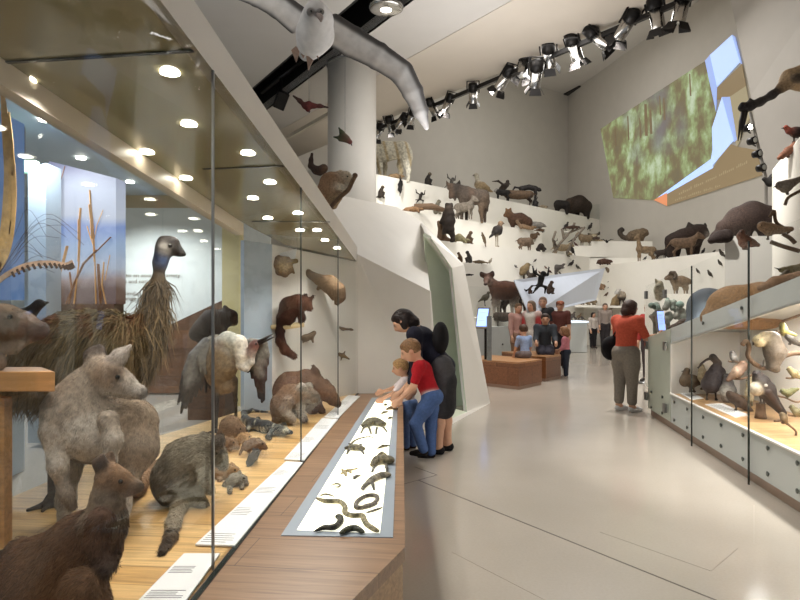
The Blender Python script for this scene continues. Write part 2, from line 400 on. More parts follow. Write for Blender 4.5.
# ceiling seam and small vent far right of the lamps
a, b = onz(566, 95, ZF), onz(583, 86, ZF)
struct(MB().bar(V((a.x, a.y, ZF-.03)), V((b.x, b.y, ZF-.03)), .5, .05).build('trim_11', M['dark']))
a, b = at(287, 138, 15.6), at(329, 114, 14.6)
struct(MB().bar(a, b, .08, .08).build('trim_12', M['frame']))
# black ducts hanging inside the ceiling slot
for i, (p, q) in enumerate([((262, 92), (330, 38)), ((258, 104), (345, 50))]):
    a, b = onz(*p, ZC+.35), onz(*q, ZC+.35)
    o = MB().tube([a, b], .06, 8).build('cable_pipe', M['dark']); tag(o, ['thin dark pipe inside the black ceiling slot, higher of two', 'thin dark pipe inside the black ceiling slot, lower of two'][i], 'pipe')
for i, (x, y, Y) in enumerate([(281, 100, 15.2)]):
    c = at(x, y, Y); o = empty('slot_floodlight', c)
    MB().box((0, 0, 0), (.28, .3, .42), Euler((.5, .3, .4)).to_matrix()).build('lamp_body', M['dark'], o, .02)
    MB().bar((0, 0, .2), (0, 0, ZC+1.09-c.z), .05, .05).build('bracket', M['dark'], o)
    tag(o, ['black boxy floodlight hanging from the ceiling slot above the red parrot', 'black boxy floodlight half hidden behind the white case fascia'][i], 'lamp')
c = onz(386, 3, ZC); o = empty('ceiling_dish_lamp', (c.x, c.y, ZC))
MB().lathe([(.26, -.12), (.30, -.1), (.30, .0)], (0, 0, 0), 24).build('dish', M['chrome'], o)
MB().lathe([(.1, -.125), (.1, -.121)], (0, 0, 0), 16).build('bulb', emat('dish_bulb', (255, 250, 240), 4), o)
tag(o, 'round chrome dish lamp set in the ceiling beside the black slot', 'lamp')

# ================= left display case =================
ZP = .5
fr, fl = onz(405, 547, ZP), onz(403, 394, ZP); ch = onz(352, 600, ZP)
dch = (ch-fr).normalized(); ch2 = fr+dch*1.5
plinth = [(fr.x, fr.y), (fl.x, fl.y+.1), (-.5, 7.42), (-1.45, 6.5), (-1.62, 6.0), (-1.98, 4.82), (-2.13, 3.3), (-2.3, .9), (ch2.x, .9), (ch2.x, ch2.y)]
gB1, gB2 = onz(213, 570, ZP), onz(355, 395, ZP)
g0 = ext(gB1, gB2, 1.2); g1 = ext(gB1, gB2, 7.35)
root = empty('display_plinth', (-.6, 4, 0))
def lb(mb, name, m, par=root, bev=0): 
    mb.v = [tuple(V(v)-par.location) for v in mb.v]; return mb.build(name, m, par, bev)
inner = [(g0.x, g0.y), (g1.x, g1.y)]+plinth[2:8]; outer = [(g1.x, g1.y), (g0.x, g0.y)]+plinth[8:]+plinth[:2]
lb(MB().prism(inner, ZP-.06, ZP), 'deck', M['deck'])
lt = [onz(281, 536, ZP), onz(393, 538, ZP), onz(398, 398, ZP), onz(372, 398, ZP)]
lb(MB().prism(outer, ZP-.06, ZP), 'counter_top', M['counter'])
shr = [(x*.0+(x+.6)*.985-.6, (y-4)*.99+4) for x, y in plinth]
lb(MB().prism(shr, 0.0, ZP-.061), 'base_panel', M['side'])
lb(MB().bar(g0+V((.02, 0, .002)), g1+V((.02, 0, .002)), .022, .008), 'glass_channel', M['glassedge'])
tag(root, 'long low timber plinth with counter running along the left glass case', 'plinth')
# light table set in the counter
tbl = empty('light_table', ((lt[0].x+lt[1].x)/2, 4.2, ZP))
def poly_in(P, q): return [V(p) for p in q]
li = [onz(297, 531, ZP), onz(380, 534, ZP), onz(394, 401, ZP), onz(376, 401, ZP)]
u3 = V((0, 0, .006))
lb(MB().slab([p+V((0, 0, .004)) for p in lt], .01, (0, 0, 1)), 'frame', M['lightframe'], tbl)
lb(MB().slab([p+u3 for p in li], .004, (0, 0, 1)), 'glowing_panel', M['lightpanel'], tbl)
tag(tbl, 'long glowing white light table set in the timber counter with reptiles on it', 'light table')

# glass front on its plane, pixels are unprojected onto that pane
gp, gn = vplane(gB1, gB2)
T0, T1 = onplane(160, 0, gp, gn), onplane(357, 262, gp, gn)
def topz(Y): return T0.z+(T1.z-T0.z)*(Y-T0.y)/(T1.y-T0.y)
case = empty('glass_display_case', (-1.2, 4.5, ZP))
def frontpt(Y, z): p = ext(gB1, gB2, Y); return V((p.x, p.y, z))
joints = [1.2, gB1.y]+[onz(x, 570-(x-213)/.811, ZP).y for x in (301, 338, 356)]
edges = []
for i in range(len(joints)-1):
    a, b = joints[i]+.004, joints[i+1]-.004
    q = [frontpt(a, ZP), frontpt(b, ZP), frontpt(b, topz(b)), frontpt(a, topz(a))]
    lb(MB().slab(q, .012, gn), 'glass_pane', M['glass'], case)
for Y in joints[1:]:
    if Y > 6.8: continue
    w = .009 if Y < 3 else .008
    lb(MB().bar(frontpt(Y, ZP), frontpt(Y, topz(Y)), w, .012), 'glass_joint', M['steel'] if Y < 3 else M['glassedge'], case)
# fascia beam above the glass
f0, f1 = 1.3, T1.y+.02; hh = .16
b0, b1 = frontpt(f0, topz(f0)), frontpt(f1, topz(f1)); up = V((0, 0, hh)); ix = V((-.5, 0, 0))
lb(MB().add([b0, b1, b1+up*1.15, b0+up, b0+ix*.1, b1+ix*.1, b1+up*1.15+ix, b0+up+ix], [(0, 1, 2, 3), (4, 5, 6, 7), (0, 1, 5, 4), (3, 2, 6, 7), (0, 3, 7, 4), (1, 2, 6, 5)]), 'fascia_beam', M['white'], case)
# soffit slopes with the fascia
sn = V((0, (T1.z-T0.z), -(T1.y-T0.y))).normalized()
sp = T0
S = [onplane(x, y, sp, sn) for x, y in ((0, 73), (205, 213), (250, 227))]
s_near = S[0]+(S[0]-S[1]).normalized()*1.6
so = [b0, frontpt(7.4, topz(7.4)), onplane(297, 251, sp, sn), S[2], S[0], s_near]
soffit = lb(MB().slab(so, .03, sn if sn.z < 0 else -sn), 'soffit', M['soffit'], case)
for (x0, y0, x1, y1) in ((-5, 62.5, 193, 50), (203, 168.5, 284, 165.5), (252, 221, 330, 221.5)):
    a, b = onplane(x0, y0, sp, sn), onplane(x1, y1, sp, sn); d = V((0, 0, -.004))
    lb(MB().bar(a+d, b+d, .02, .004), 'soffit_joint', M['glassedge'], case).parent = soffit
LIGHTS = []
for (x, y) in ((26, 80), (170, 72), (189, 124), (147, 152), (248, 153), (186, 178), (253, 198), (270, 182), (298, 213), (268, 218), (300, 230), (317, 230), (325, 240), (337, 248)):
    p = onplane(x, y, sp, sn); LIGHTS.append(p.copy()); r = .03 if p.y < 6 else .028
    dl = lb(MB().lathe([(r*1.25, -.006), (r*1.25, .004)], p, 20), 'downlight', M['lamp'], case); dl.parent = soffit
for (X, Y) in ((-1.1, 1.86), (-1.55, 1.8), (-1.05, 1.5)):  # unseen downlights continuing the row, added to brighten the near animals
    p = V((X, Y, T0.z+(T1.z-T0.z)*(Y-T0.y)/(T1.y-T0.y)-.004)); LIGHTS.append(p.copy()); dl = lb(MB().lathe([(.037, -.006), (.037, .004)], p, 20), 'downlight', M['lamp'], case); dl.parent = soffit
# back frame and panes
fa, fb = s_near, S[1]+(S[2]-S[1])*.75; dz = V((0, 0, -.05))
lb(MB().bar(fa+dz, fb+dz, .07, .10), 'back_frame', M['frame'], case)
for i in range(3):
    a = fa+(fb-fa)*(i/3); b = fa+(fb-fa)*((i+1)/3); zz = V((0, 0, -.1))
    q = [V((a.x, a.y+.005, ZP)), V((b.x, b.y-.005, ZP)), b+zz, a+zz]
    lb(MB().slab(q, .01), 'back_pane', M['glassback'], case)
# end wall of the case
w0, w1, w2 = onz(244, 414, ZP), onz(272, 410, ZP), V((g1.x-.01, 7.38, ZP)); w2.x = onz(357, 395, ZP).x
zt = lambda p: topz(p.y)-.012
# pillar and display wall (white)
lb(MB().slab([w0, w1, V((w1.x, w1.y, zt(w1))), V((w0.x, w0.y, zt(w0)))], .06), 'pillar_panel', M['bluegrey'], case)
lb(MB().slab([w1, w2, V((w2.x, w2.y, zt(w2))), V((w1.x, w1.y, zt(w1)))], .06), 'end_wall', M['white'], case)
tag(case, 'large walk-along glass display case with olive ceiling and downlights', 'display case')
WP, WN = vplane(w1, w2)

# ================= label strips on the deck =================
def strip(px, lines, label, seed):
    rnd = random.Random(seed); P = [onz(x, y, ZP+.012) for x, y in px]
    c = sum(P, V((0, 0, 0)))/4; c.z = ZP
    o = empty('label_panel', c)
    lb(MB().slab(P, .008, (0, 0, 1)), 'card', M['paper'], o, .002)
    t = MB(); a, b, d, e = P         # a near-left, b near-right, d far-right, e far-left
    for blk in range(lines):
        s0 = (blk+.08)/lines; s1 = s0+.34/lines
        for r in range(5):
            s = s0+(s1-s0)*r/5; l, rgt = a+(e-a)*s, b+(d-b)*s; w = rnd.uniform(.45, .62) if blk % 2 else rnd.uniform(.6, .8)
            t.bar(l+(rgt-l)*.08+V((0, 0, .0006)), l+(rgt-l)*(.08+w)+V((0, 0, .0006)), .004, .0008)
    lb(t, 'text', M['ink'], o)
    return tag(o, label, 'label')
strip([(195, 544), (235, 545), (303, 462), (286, 461)], 4, 'long white label panel with grey text in front of the grey wallaby', 1)
strip([(138, 600), (186, 600), (220, 553), (184, 553)], 2, 'white label panel cut by the lower photo edge beside the brown wallaby', 2)
strip([(284, 459), (304, 460), (338, 419), (322, 418)], 3, 'white label panel in front of the lizard and koala', 3)
strip([(324, 417), (338, 418), (360, 396), (348, 395)], 2, 'smallest white label panel nearest the end wall of the glass case', 4)

# ================= behind the case, seen through it =================
Yw = 11.0
struct(MB().slab([at(60, 392, Yw), at(270, 392, Yw), at(270, 208, Yw), at(60, 208, Yw)], .1, (0, -1, 0)).build('wall_text', M['textwall']))
def words_on_wall(s, px, py, h, w):
    cu = bpy.data.curves.new('wall_words', 'FONT'); cu.body = s; cu.size = 1; cu.extrude = .002
    o = bpy.data.objects.new('wall_words', cu); COL.objects.link(o); p = at(px, py, Yw-.012)
    o.rotation_euler = (PI/2, 0, 0); o.location = p
    bpy.context.view_layer.update(); sx = (w/F*Yw)/max(o.dimensions.x, 1e-3); sz = h/F*Yw/.7
    dg = bpy.context.evaluated_depsgraph_get(); me = bpy.data.meshes.new_from_object(o.evaluated_get(dg)); bpy.data.objects.remove(o)
    me.transform(Matrix.Diagonal((sx, sz, 1, 1))); n = link('wall_words', me, None, M['textink']); n.location = p; n.rotation_euler = (PI/2, 0, 0)
    return n
for s, x, y, w, l in (("me to an amazing variety", 116, 277, 64, 'top'), ("apes and nations", 116, 283, 40, 'second'), ("s of similar structure alia.", 113, 295, 64, 'third'), ("s a range of environs.", 113, 300, 55, 'bottom')):
    tag(words_on_wall(s, x, y, 3.6, w), '%s line of brown lettering on the pale wall behind the emu' % l, 'lettering', 'wall lettering behind the emu')
struct(MB().slab([at(60, 210, Yw+.02), at(290, 212, Yw+.02), at(290, 185, Yw+.02), at(60, 185, Yw+.02)], .1, (0, -1, 0)).build('wall_bulkhead_back', M['beige']))
o = MB().slab([at(142, 393, 10.7), at(204, 393, 10.7), at(240, 330, 10.7), at(240, 292, 10.7), at(165, 327, 10.7), at(120, 393, 10.7)], .12, (0, -1, 0)).build('slanted_plank_screen', M['plank'])
tag(o, 'slanted dark plank screen leaning against the text wall behind the crane', 'screen')
# light box with the grass photograph
Yb = 7.1
lbx = empty('light_box', at(82, 440, Yb)); lbx.location.z = 0
def skygrad():
    m, nt, b = newmat('printed_sky'); N = nt.nodes.new; Lk = nt.links.new
    g = N('ShaderNodeNewGeometry'); s = N('ShaderNodeSeparateXYZ'); Lk(g.outputs['Position'], s.inputs[0])
    mr = N('ShaderNodeMapRange'); mr.inputs[1].default_value = at(0, 305, Yb).z; mr.inputs[2].default_value = at(0, 165, Yb).z; Lk(s.outputs['Z'], mr.inputs[0])
    nz = N('ShaderNodeTexNoise'); nz.inputs['Scale'].default_value = 1.5; Lk(g.outputs['Position'], nz.inputs['Vector'])
    ad = N('ShaderNodeMath'); ad.operation = 'MULTIPLY_ADD'; ad.inputs[1].default_value = .18; Lk(nz.outputs['Fac'], ad.inputs[0])
    sb = N('ShaderNodeMath'); sb.operation = 'SUBTRACT'; sb.inputs[1].default_value = .09; Lk(mr.outputs[0], ad.inputs[2]); Lk(ad.outputs[0], sb.inputs[0])
    r = N('ShaderNodeValToRGB'); e = r.color_ramp.elements
    e[0].position = 0; e[0].color = srgb((84, 52, 36))+(1,); e[1].position = 1; e[1].color = srgb((150, 150, 190))+(1,)
    for p, c in ((.1, (92, 62, 48)), (.17, (150, 130, 125)), (.25, (176, 186, 205)), (.42, (168, 190, 222)), (.55, (128, 154, 214)), (.63, (200, 206, 222)), (.85, (196, 204, 226))):
        q = e.new(p); q.color = srgb(c)+(1,)
    Lk(sb.outputs[0], r.inputs['Fac']); b.inputs['Base Color'].default_value = (.05, .05, .06, 1); Lk(r.outputs['Color'], b.inputs['Emission Color']); b.inputs['Emission Strength'].default_value = .85
    return m
lb(MB().slab([at(49, 304, Yb), at(116, 304, Yb), at(116, 178, Yb), at(49, 161, Yb)], .25, (0, -1, 0)), 'printed_photograph', skygrad(), lbx)
lb(MB().slab([at(47, 442, Yb-.01), at(114, 442, Yb-.01), at(114, 304, Yb-.01), at(47, 304, Yb-.01)], .25, (0, -1, 0)), 'timber_base', M['plank'], lbx)
M['reed'] = emat('printed_reed', (176, 132, 78), .5); M['reeddark'] = emat('printed_reed_dark', (120, 80, 46), .35)
t = MB(); t2 = MB()
def reed(mb, pts, w):
    P = [at(x, y, Yb-.012) for x, y in pts]
    for i in range(len(P)-1): mb.bar(P[i], P[i+1], .004, w[i], (0, 1, 0))
reed(t, [(90, 190), (91, 205), (93, 225), (94, 240), (95, 262), (96, 304)], [.05, .12, .13, .06, .03]); reed(t, [(87, 226), (90, 236), (95, 250)], [.02, .02])
reed(t, [(81, 208), (80, 220), (80, 240), (79, 262), (74, 304)], [.06, .1, .07, .03]); reed(t, [(68, 246), (64, 262), (55, 290), (51, 304)], [.09, .06, .04])
reed(t2, [(111, 237), (98, 250), (84, 264), (74, 285), (66, 304)], [.04, .09, .07, .04]); reed(t2, [(65, 166), (58, 190), (49, 222)], [.012, .012]); reed(t, [(103, 210), (97, 225), (93, 245)], [.01, .01])
reed(t2, [(99, 264), (100, 285), (101, 304)], [.1, .08]); reed(t, [(104, 262), (102, 285), (106, 304)], [.03, .03]); reed(t2, [(70, 272), (72, 290), (69, 304)], [.05, .04]); reed(t, [(110, 255), (105, 280)], [.012])
lb(t, 'printed_reeds', M['reed'], lbx); lb(t2, 'printed_reeds', M['reeddark'], lbx)
tag(lbx, 'tall backlit photograph of dry reeds against a blue sky behind the emu', 'light box')
o = MB().slab([at(28, 443, 6.7), at(46, 443, 6.7), at(46, 163, 6.7), at(28, 168, 6.7)], .3, (0, -1, 0)).build('pale_pillar', M['bluegrey']); tag(o, 'pale blue-grey pillar beside the backlit reed photograph', 'pillar')
lb2 = empty('light_box', at(4, 400, 5.6)); lb2.location.z = 0
lb(MB().slab([at(-30, 300, 5.6), at(11, 300, 5.6), at(11, 118, 5.6), at(-30, 95, 5.6)], .2, (0, -1, 0)), 'printed_photograph', emat('printed_blue', (92, 126, 178), .5), lb2); lb(MB().slab([at(-30, 476.5, 5.6), at(11, 476.5, 5.6), at(11, 300.2, 5.6), at(-30, 300.2, 5.6)], .2, (0, -1, 0)), 'plain_base', M['bluegrey'], lb2)
tag(lb2, 'blue backlit photograph at the edge behind the curved lyrebird plume', 'light box')
ex = empty('exit_sign', at(24, 167, 6.8))
MB().box((0, 0, 0), (.3, .08, .13)).build('sign_box', emat('exit_glow', (176, 232, 208), 1.3), ex, .008); MB().bar((0, 0, .06), (0, 0, .6), .02, .02).build('hanger', M['steel'], ex)
tag(ex, 'small glowing pale green exit sign hanging beyond the case', 'sign')
# ceiling of the side gallery with its own downlights and dark corner
side_c = [V((-9, 3.2, 3.5)), V((-2.35, 3.2, 3.5)), V((-2.35, 11.3, 3.5)), V((-9, 11.3, 3.5))]
struct(MB().slab(side_c, .1, (0, 0, -1)).build('ceiling_side', M['bluegrey']))
for (x, y) in ((81, 158), (130, 182), (140, 206), (45, 120)):
    p = onz(x, y, 3.49); LIGHTS.append(('side', p)); o = MB().lathe([(.06, -.01), (.06, .0)], p, 16).build('gallery_downlight', M['lamp'])
    tag(o, {81: 'small ceiling downlight straight above the backlit reed photograph', 130: 'small ceiling downlight right of the reed photograph', 140: 'small ceiling downlight nearest the beige bulkhead', 45: 'small ceiling downlight above the exit sign'}[x], 'downlight')
struct(MB().slab([at(222, 420, 9.5), at(242, 420, 9.5), at(242, 228, 9.5), at(222, 222, 9.5)], .1, (0, -1, 0)).build('wall_yellow', mat('yellow_wall', (226, 212, 158), .6, .02)))
struct(MB().slab([at(-60, 420, 11.2), at(70, 420, 11.2), at(70, 150, 11.2), at(-60, 120, 11.2)], .1, (0, -1, 0)).build('wall_back_left', M['bluegrey']))

# ================= faceted white block in the middle =================
A_, H_ = V((w2.x, 7.36, topz(7.36)+.1)), V((w2.x, 7.36, 0))
G_ = onz(445, 428, 0); R_ = onz(490, 403, 0)
fold = at(440, 292, 8.0); pk = at(424, 222, 9.3); rim = at(464, 265, 9.7); back1 = at(377, 203, 10.6); bl = at(318, 190, 8.6); bl.x = -1.2
slotT = at(424, 234, 8.45); slotB = at(438, 404, 7.95)
ff = [A_, H_, G_, slotB, slotT, fold, pk, rim, R_, back1, bl]
blk = MB()
A2 = at(357, 254, 7.4); E_ = at(430, 291, 8.2)
pn = (E_-A2).cross(back1-A2).normalized()
def onP(x, y): return onplane(x, y, A2, pn)
slotT = onP(424, 234); pk = onP(422, 222); sh1, sh2 = onP(338, 218), onP(397, 207)
bl2 = onP(330, 205)
blk.slab([V((w2.x-.02, 7.42, 0)), V((G_.x-.13, G_.y-.04, 0)), slotB, E_, A2], .05, (-.3, -.95, 0))
blk.slab([A2, E_, slotT, pk, sh2, sh1], .05, (0, -.8, .6))
sh3 = sh1.copy()
blk.slab([sh1, sh2, back1, bl], .05, (0, -.5, .8))
blk.slab([bl, back1, V((back1.x-.6, 12, back1.z+.1)), V((-2.2, 10.5, 3.1))], .05, (0, -.3, 1))
blk.slab([V((G_.x-.13, G_.y-.04, 0)), G_, at(444, 424, 7.82), slotB], .04, (0, -1, 0))
# right rim face around the niche
sT2, sM2, sB2 = at(431, 238, 8.9), at(452, 268, 9.1), at(467, 412, 8.9)
blk.slab([G_, R_, rim, pk, sT2, sM2, sB2, at(446, 421, 7.95)], .06, (.75, -.66, 0))
blk.slab([R_, V((R_.x-.3, 12.5, 0)), V((rim.x-.5, 12.5, rim.z)), rim], .05, (1, .1, 0))
blk.slab([pk, rim, V((rim.x-.5, 12.5, rim.z)), V((back1.x-.6, 12, back1.z+.1)), back1, sh2], .05, (.2, 0, 1))
o = struct(blk.build('wall_block', M['white']))
nich = MB()
bk = [at(424, 234, 9.4), at(462, 290, 9.6), at(470, 415, 9.6), at(438, 420, 9.4)]
nich.slab(bk, .04, (.3, -1, 0))
nich.slab([sT2, sM2, bk[1], bk[0]], .02); nich.slab([sM2, sB2, bk[2], bk[1]], .02)
nich.slab([slotT, sT2, bk[0]], .02); nich.slab([at(446, 421, 7.95), sB2, bk[2], bk[3], slotB], .02)
struct(nich.build('trim_13', mat('niche_light_tint', (208, 216, 196), .5, .02)))  # greenish light inside the niche is painted in by this tint

# ================= right display case =================
A = onz(648, 415, 0); B = onz(800, 516, 0); B = ext(A, B, 2.6); B.z = 0
rp, rn = vplane(A, B)
if rn.x > 0: rn = -rn
def rp_(x, y): return onplane(x, y, rp, rn)
def ry(Y): p = ext(A, B, Y); p.z = 0; return p
def line2(p, q, Y): t = (Y-p.y)/(q.y-p.y); r = ry(Y); r.z = p.z+(q.z-p.z)*t; return r
inw = -rn
cab = empty('bird_display_cabinet', ry(6))
lip0, lip1 = rp_(671, 392), rp_(800, 447); bot0, bot1 = rp_(671, 344), rp_(800, 303); top0, top1 = rp_(649, 337), rp_(800, 276)
YL = lip0.y; YN = 2.6
def lip(Y): r = ry(Y); r.z = .455; return r
def bt(Y): return line2(bot0, bot1, Y)
def tp(Y): return line2(top0, top1, Y)
kz = V((0, 0, .1))
lb(MB().slab([A+inw*.04, B+inw*.04, B+kz+inw*.04, A+kz+inw*.04], .05, rn), 'kickboard', M['kick'], cab)
drf = lb(MB().slab([ry(YL)+kz, B+kz, lip(YN), lip(YL)], .03, rn), 'drawer_front', M['cabinet'], cab)
dtop = tp(A.y); 
edr = lb(MB().slab([A+kz, ry(YL+.02)+kz, line2(top0, top1, YL+.02), dtop], .03, rn), 'end_door', M['doorgreen'], cab)
ubd = lb(MB().slab([bt(YL), bt(YN), tp(YN), tp(YL)], .03, rn), 'upper_band', M['cabinet'], cab)
# rounded white lip
lb(MB().bar(lip(YN)+rn*.005, lip(YL)+rn*.005, .03, .022), 'shelf_lip', M['white'], cab, .006)
D = .8
lb(MB().slab([lip(YL), lip(YN), lip(YN)+inw*D, lip(YL)+inw*D], .02, (0, 0, 1)), 'shelf', M['slat'], cab)
lb(MB().slab([bt(YL)-V((0, 0, 2)), bt(YN)-V((0, 0, 2)), bt(YN)+V((0, 0, .5)), bt(YL)+V((0, 0, .3))], .03, rn) if False else MB().slab([lip(YL)+inw*D, lip(YN)+inw*D, bt(YN)+inw*D+V((0, 0, .25)), bt(YL)+inw*D+V((0, 0, .25))], .03, rn), 'back_panel', M['white'], cab)
lb(MB().slab([lip(YL), lip(YL)+inw*D, bt(YL)+inw*D+V((0, 0, .25)), bt(YL)], .03, (0, -1, 0)), 'end_panel', M['white'], cab)
lb(MB().slab([bt(YL), bt(YN), bt(YN)+inw*D+V((0, 0, .25)), bt(YL)+inw*D+V((0, 0, .25))], .02, (0, 0, -1)), 'recess_ceiling', M['white'], cab)
zt_ = V((0, 0, -.02))
lb(MB().slab([tp(YL+.9)+inw*.03, tp(YN)+inw*.03, tp(YN)+inw*D+zt_, tp(YL+.9)+inw*D+zt_], .03, (0, 0, 1)), 'top_tray', M['cabinet'], cab)
KN = mat('dull_knob', (96, 100, 96), .3, .05, 9, metal=.8)
for (x, y) in ((652, 392), (663, 397), (652, 407), (663, 413), (675, 402), (688, 409), (675, 420), (688, 427.5), (704, 417), (722, 425), (704, 437), (722, 446), (744, 435), (744, 459), (769, 448), (769, 474), (799, 463), (799, 491), (743, 308), (704, 323)):
    p = rp_(x, y); R = rn.to_track_quat('Z', 'Y').to_matrix()
    lb(MB().lathe([(.008, 0), (.008, .006), (.02, .009), (.022, .015), (.014, .02)], p, 14, R), 'knob', KN, cab).parent = edr if x < 665 else (ubd if y < 330 else drf)
tag(cab, 'long grey-green display cabinet with drawers, lit bird recess and glass front', 'cabinet')
# glass front with hinges
gf = cab
gl0, gl1 = rp_(648, 286), rp_(753, 241)
def gt(Y): return line2(gl0, gl1, Y)
gj = [A.y, rp_(695, 442).y, rp_(753, 477).y, YN]; off = rn*.035
for i in range(3):
    a, b = gj[i]-.004, gj[i+1]+.004; z0 = V((0, 0, .02))
    lb(MB().slab([ry(a)+off+z0, ry(b)+off+z0, gt(b)+off, gt(a)+off], .01, rn), 'glass_pane', M['glass'], gf)
for Y in gj[1:3]: lb(MB().bar(ry(Y)+off, gt(Y)+off, .012, .014), 'glass_joint', M['glassedge'], gf)
for (x, y) in ((668, 346), (668, 408), (649, 295), (668, 294), (649, 345), (649, 396)):
    p = rp_(x, y)+rn*.04; lb(MB().box(p, (.03, .09, .11), Matrix.Rotation(math.atan2((A-B).y, (A-B).x)-PI/2, 3, 'Z')), 'hinge', M['steel'], gf)
for px, lab in (([(692, 399), (703, 398), (681, 392), (683, 393)], 0),): pass
def rlabel(px, label):
    P = [onz(x, y, .462) for x, y in px]; o = empty('label_panel', sum(P, V((0, 0, 0)))/4)
    lb(MB().slab(P, .012, (0, 0, 1)), 'card', M['paper'], o); t = MB()
    for k in range(4):
        s = .2+.15*k; a, b = P[0]+(P[3]-P[0])*s, P[1]+(P[2]-P[1])*s; t.bar(a+(b-a)*.1+V((0, 0, .001)), a+(b-a)*.7+V((0, 0, .001)), .006, .001)
    lb(t, 'text', M['ink'], o); tag(o, label, 'label')
rlabel([(680, 393), (692, 400), (704, 398), (690, 392)], 'small white label card under the duck in the bird recess')
rlabel([(705, 404), (735, 417), (749, 415), (722, 403)], 'wide white label card before the ibis and penguin in the bird recess')
# small steel foot of a barrier left of cabinet end
o = MB().lathe([(.16, 0), (.16, .02), (.03, .03), (.03, .05)], onz(645, 383, 0), 24).build('post_base', M['steel']); tag(o, 'round steel post base on the floor behind the green end door', 'post base')
# ================= animals of the glass case =================
M['fur'] = furmat('animal_coat', bscale=45); M['furfine'] = furmat('animal_coat_fine', bscale=14, bump=.4)
M['hair'] = furmat('hair_strands', bscale=20, bump=0, var=.1); M['feather'] = furmat('feathers', bscale=35, rough=.6, var=.2)
M['scale'] = furmat('reptile_skin', bscale=60, rough=.45, bump=.7, var=.35); M['plain'] = furmat('plain_coat', bscale=8, bump=0, var=.05)
M['eye'] = mat('dark_glass_eye', (16, 12, 10), .08, .02, 5, spec=.8)
M['branch'] = mat('branch_bark', (104, 82, 62), .8, .25, 30, bump=.6)
M['perch'] = mat('pale_perch', (214, 194, 150), .6, .1, 20)
class PX(Body):
    """body laid out from points (x, y, radius, depth offset) seen at distance Y"""
    def __init__(s, Y, k=5): super().__init__(k*Y/F); s.Y = Y; s.u = Y/F
    def P(s, x, y, dy=0): return at(x, y, s.Y+dy)
    def c(s, pts, col):
        P = [s.P(*(p[:2]+p[3:4])) for p in pts]; R = [p[2]*s.u*(1+(p[3] if len(p) > 3 else 0)/s.Y) for p in pts]; return s.chain(P, R, col)
    def e(s, x, y, rx, ry, col, ang=0, dy=0, rz=None):
        return s.ell(s.P(x, y, dy), (rx*s.u, (rz or min(rx, ry))*s.u, ry*s.u), col, (0, math.radians(ang), 0))
    def done(s, name, m, vox, base, dy=0, soft=None, post=None, parent=None, cut=None):
        o = s.build(name, m, None, vox*s.u, 0, (soft or 1.8)*s.u, post, cut)
        b = parent.location if parent is not None else (s.P(*base, dy) if len(base) == 2 else V(base)); o.data.transform(Matrix.Translation(-V(b)))
        if parent is not None: o.parent = parent
        else: o.location = b
        return o
def eye(par, p, r, name='eye', m=None):
    return MB().ball(V(p)-par.location, r, 12, 8).build(name, m or M['eye'], par)
def part_tube(par, name, m, pts, r, n=10):
    return MB().tube([V(p)-par.location for p in pts], r, n).build(name, m, par)
def dz(x, y, z, Y): return onz(x, y, z).y-Y

# ---- tall grey kangaroo ----
G1, G2, G3 = (152, 138, 122), (190, 180, 166), (120, 104, 88)
b = PX(2.78, 8); Y = b.Y
b.c([(98, 369, 12.5), (84, 388, 17, .0), (78, 410, 31, .02), (96, 428, 33, .1), (126, 428, 28, .18)], [G1, G1, G1, (146, 126, 106)])
b.e(84, 430, 24, 26, G2, 0, -.02); b.e(96, 440, 24, 20, G2, 0, .0)
b.c([(102, 372, 12.5), (112, 376, 12.5), (124, 383, 9), (138, 391, 6.5)], [(152, 124, 98), G1, (170, 160, 148)]); b.e(142, 393, 3.6, 4, (34, 30, 30))
b.c([(108, 386, 9), (130, 393, 5)], (196, 186, 172)); b.e(114, 371, 7, 4, (92, 76, 62), 25, -.035)
b.c([(96, 364, 6, .03), (95, 356, 8.5, .03), (99, 349, 4, .03)], (86, 74, 66)); b.c([(109, 364, 5), (120, 356, 6), (130, 346, 2)], (178, 166, 154))
b.c([(62, 412, 14), (54, 432, 11.5, -.08), (58, 466, 8, -.1), (66, 494, 5.6, -.08), (72, 506, 5, -.06)], [G1, G2, (160, 148, 134), (120, 108, 98)])
b.c([(108, 420, 10, -.1), (113, 440, 8, -.13), (109, 462, 6, -.14), (104, 478, 4.6, -.14)], [G1, G2, G1])
b.c([(132, 424, 25, .12), (134, 448, 22, .08), (124, 478, 12, .02), (120, 506, 9, .0)], [(150, 130, 108), G1, G2])
b.c([(120, 506, 9, .0), (117, 532, 8, -.02), (112, 545, 6, dz(112, 549, ZP, Y))], [G2, (140, 126, 110)])
b.c([(74, 446, 17, .2), (68, 470, 11, .2), (66, 500, 8, .2), (64, 524, 6, .12)], [(142, 128, 112), G2, G2])
tl = [(132, 452, 15, .3), (128, 486, 10, .45), (136, 487, 9, .62), (148, 473, 7, .9), (162, 463, 5, 1.15)]
b.c(tl, (142, 112, 84))
roo = b.done('grey_kangaroo', M['fur'], .95, (100, 545), dz(112, 549, ZP, Y))
tag(roo, 'tall grey kangaroo standing in the glass case looking to the right', 'kangaroo')
eye(roo, b.P(117.5, 377, -.058), .0105)
def fl(p): return np.tile(np.array([-.3, -.15, -1.]), (len(p), 1))
add_coat(roo, 'fur', M['hair'], 42000, .017, .0011, fl, .35, 3)
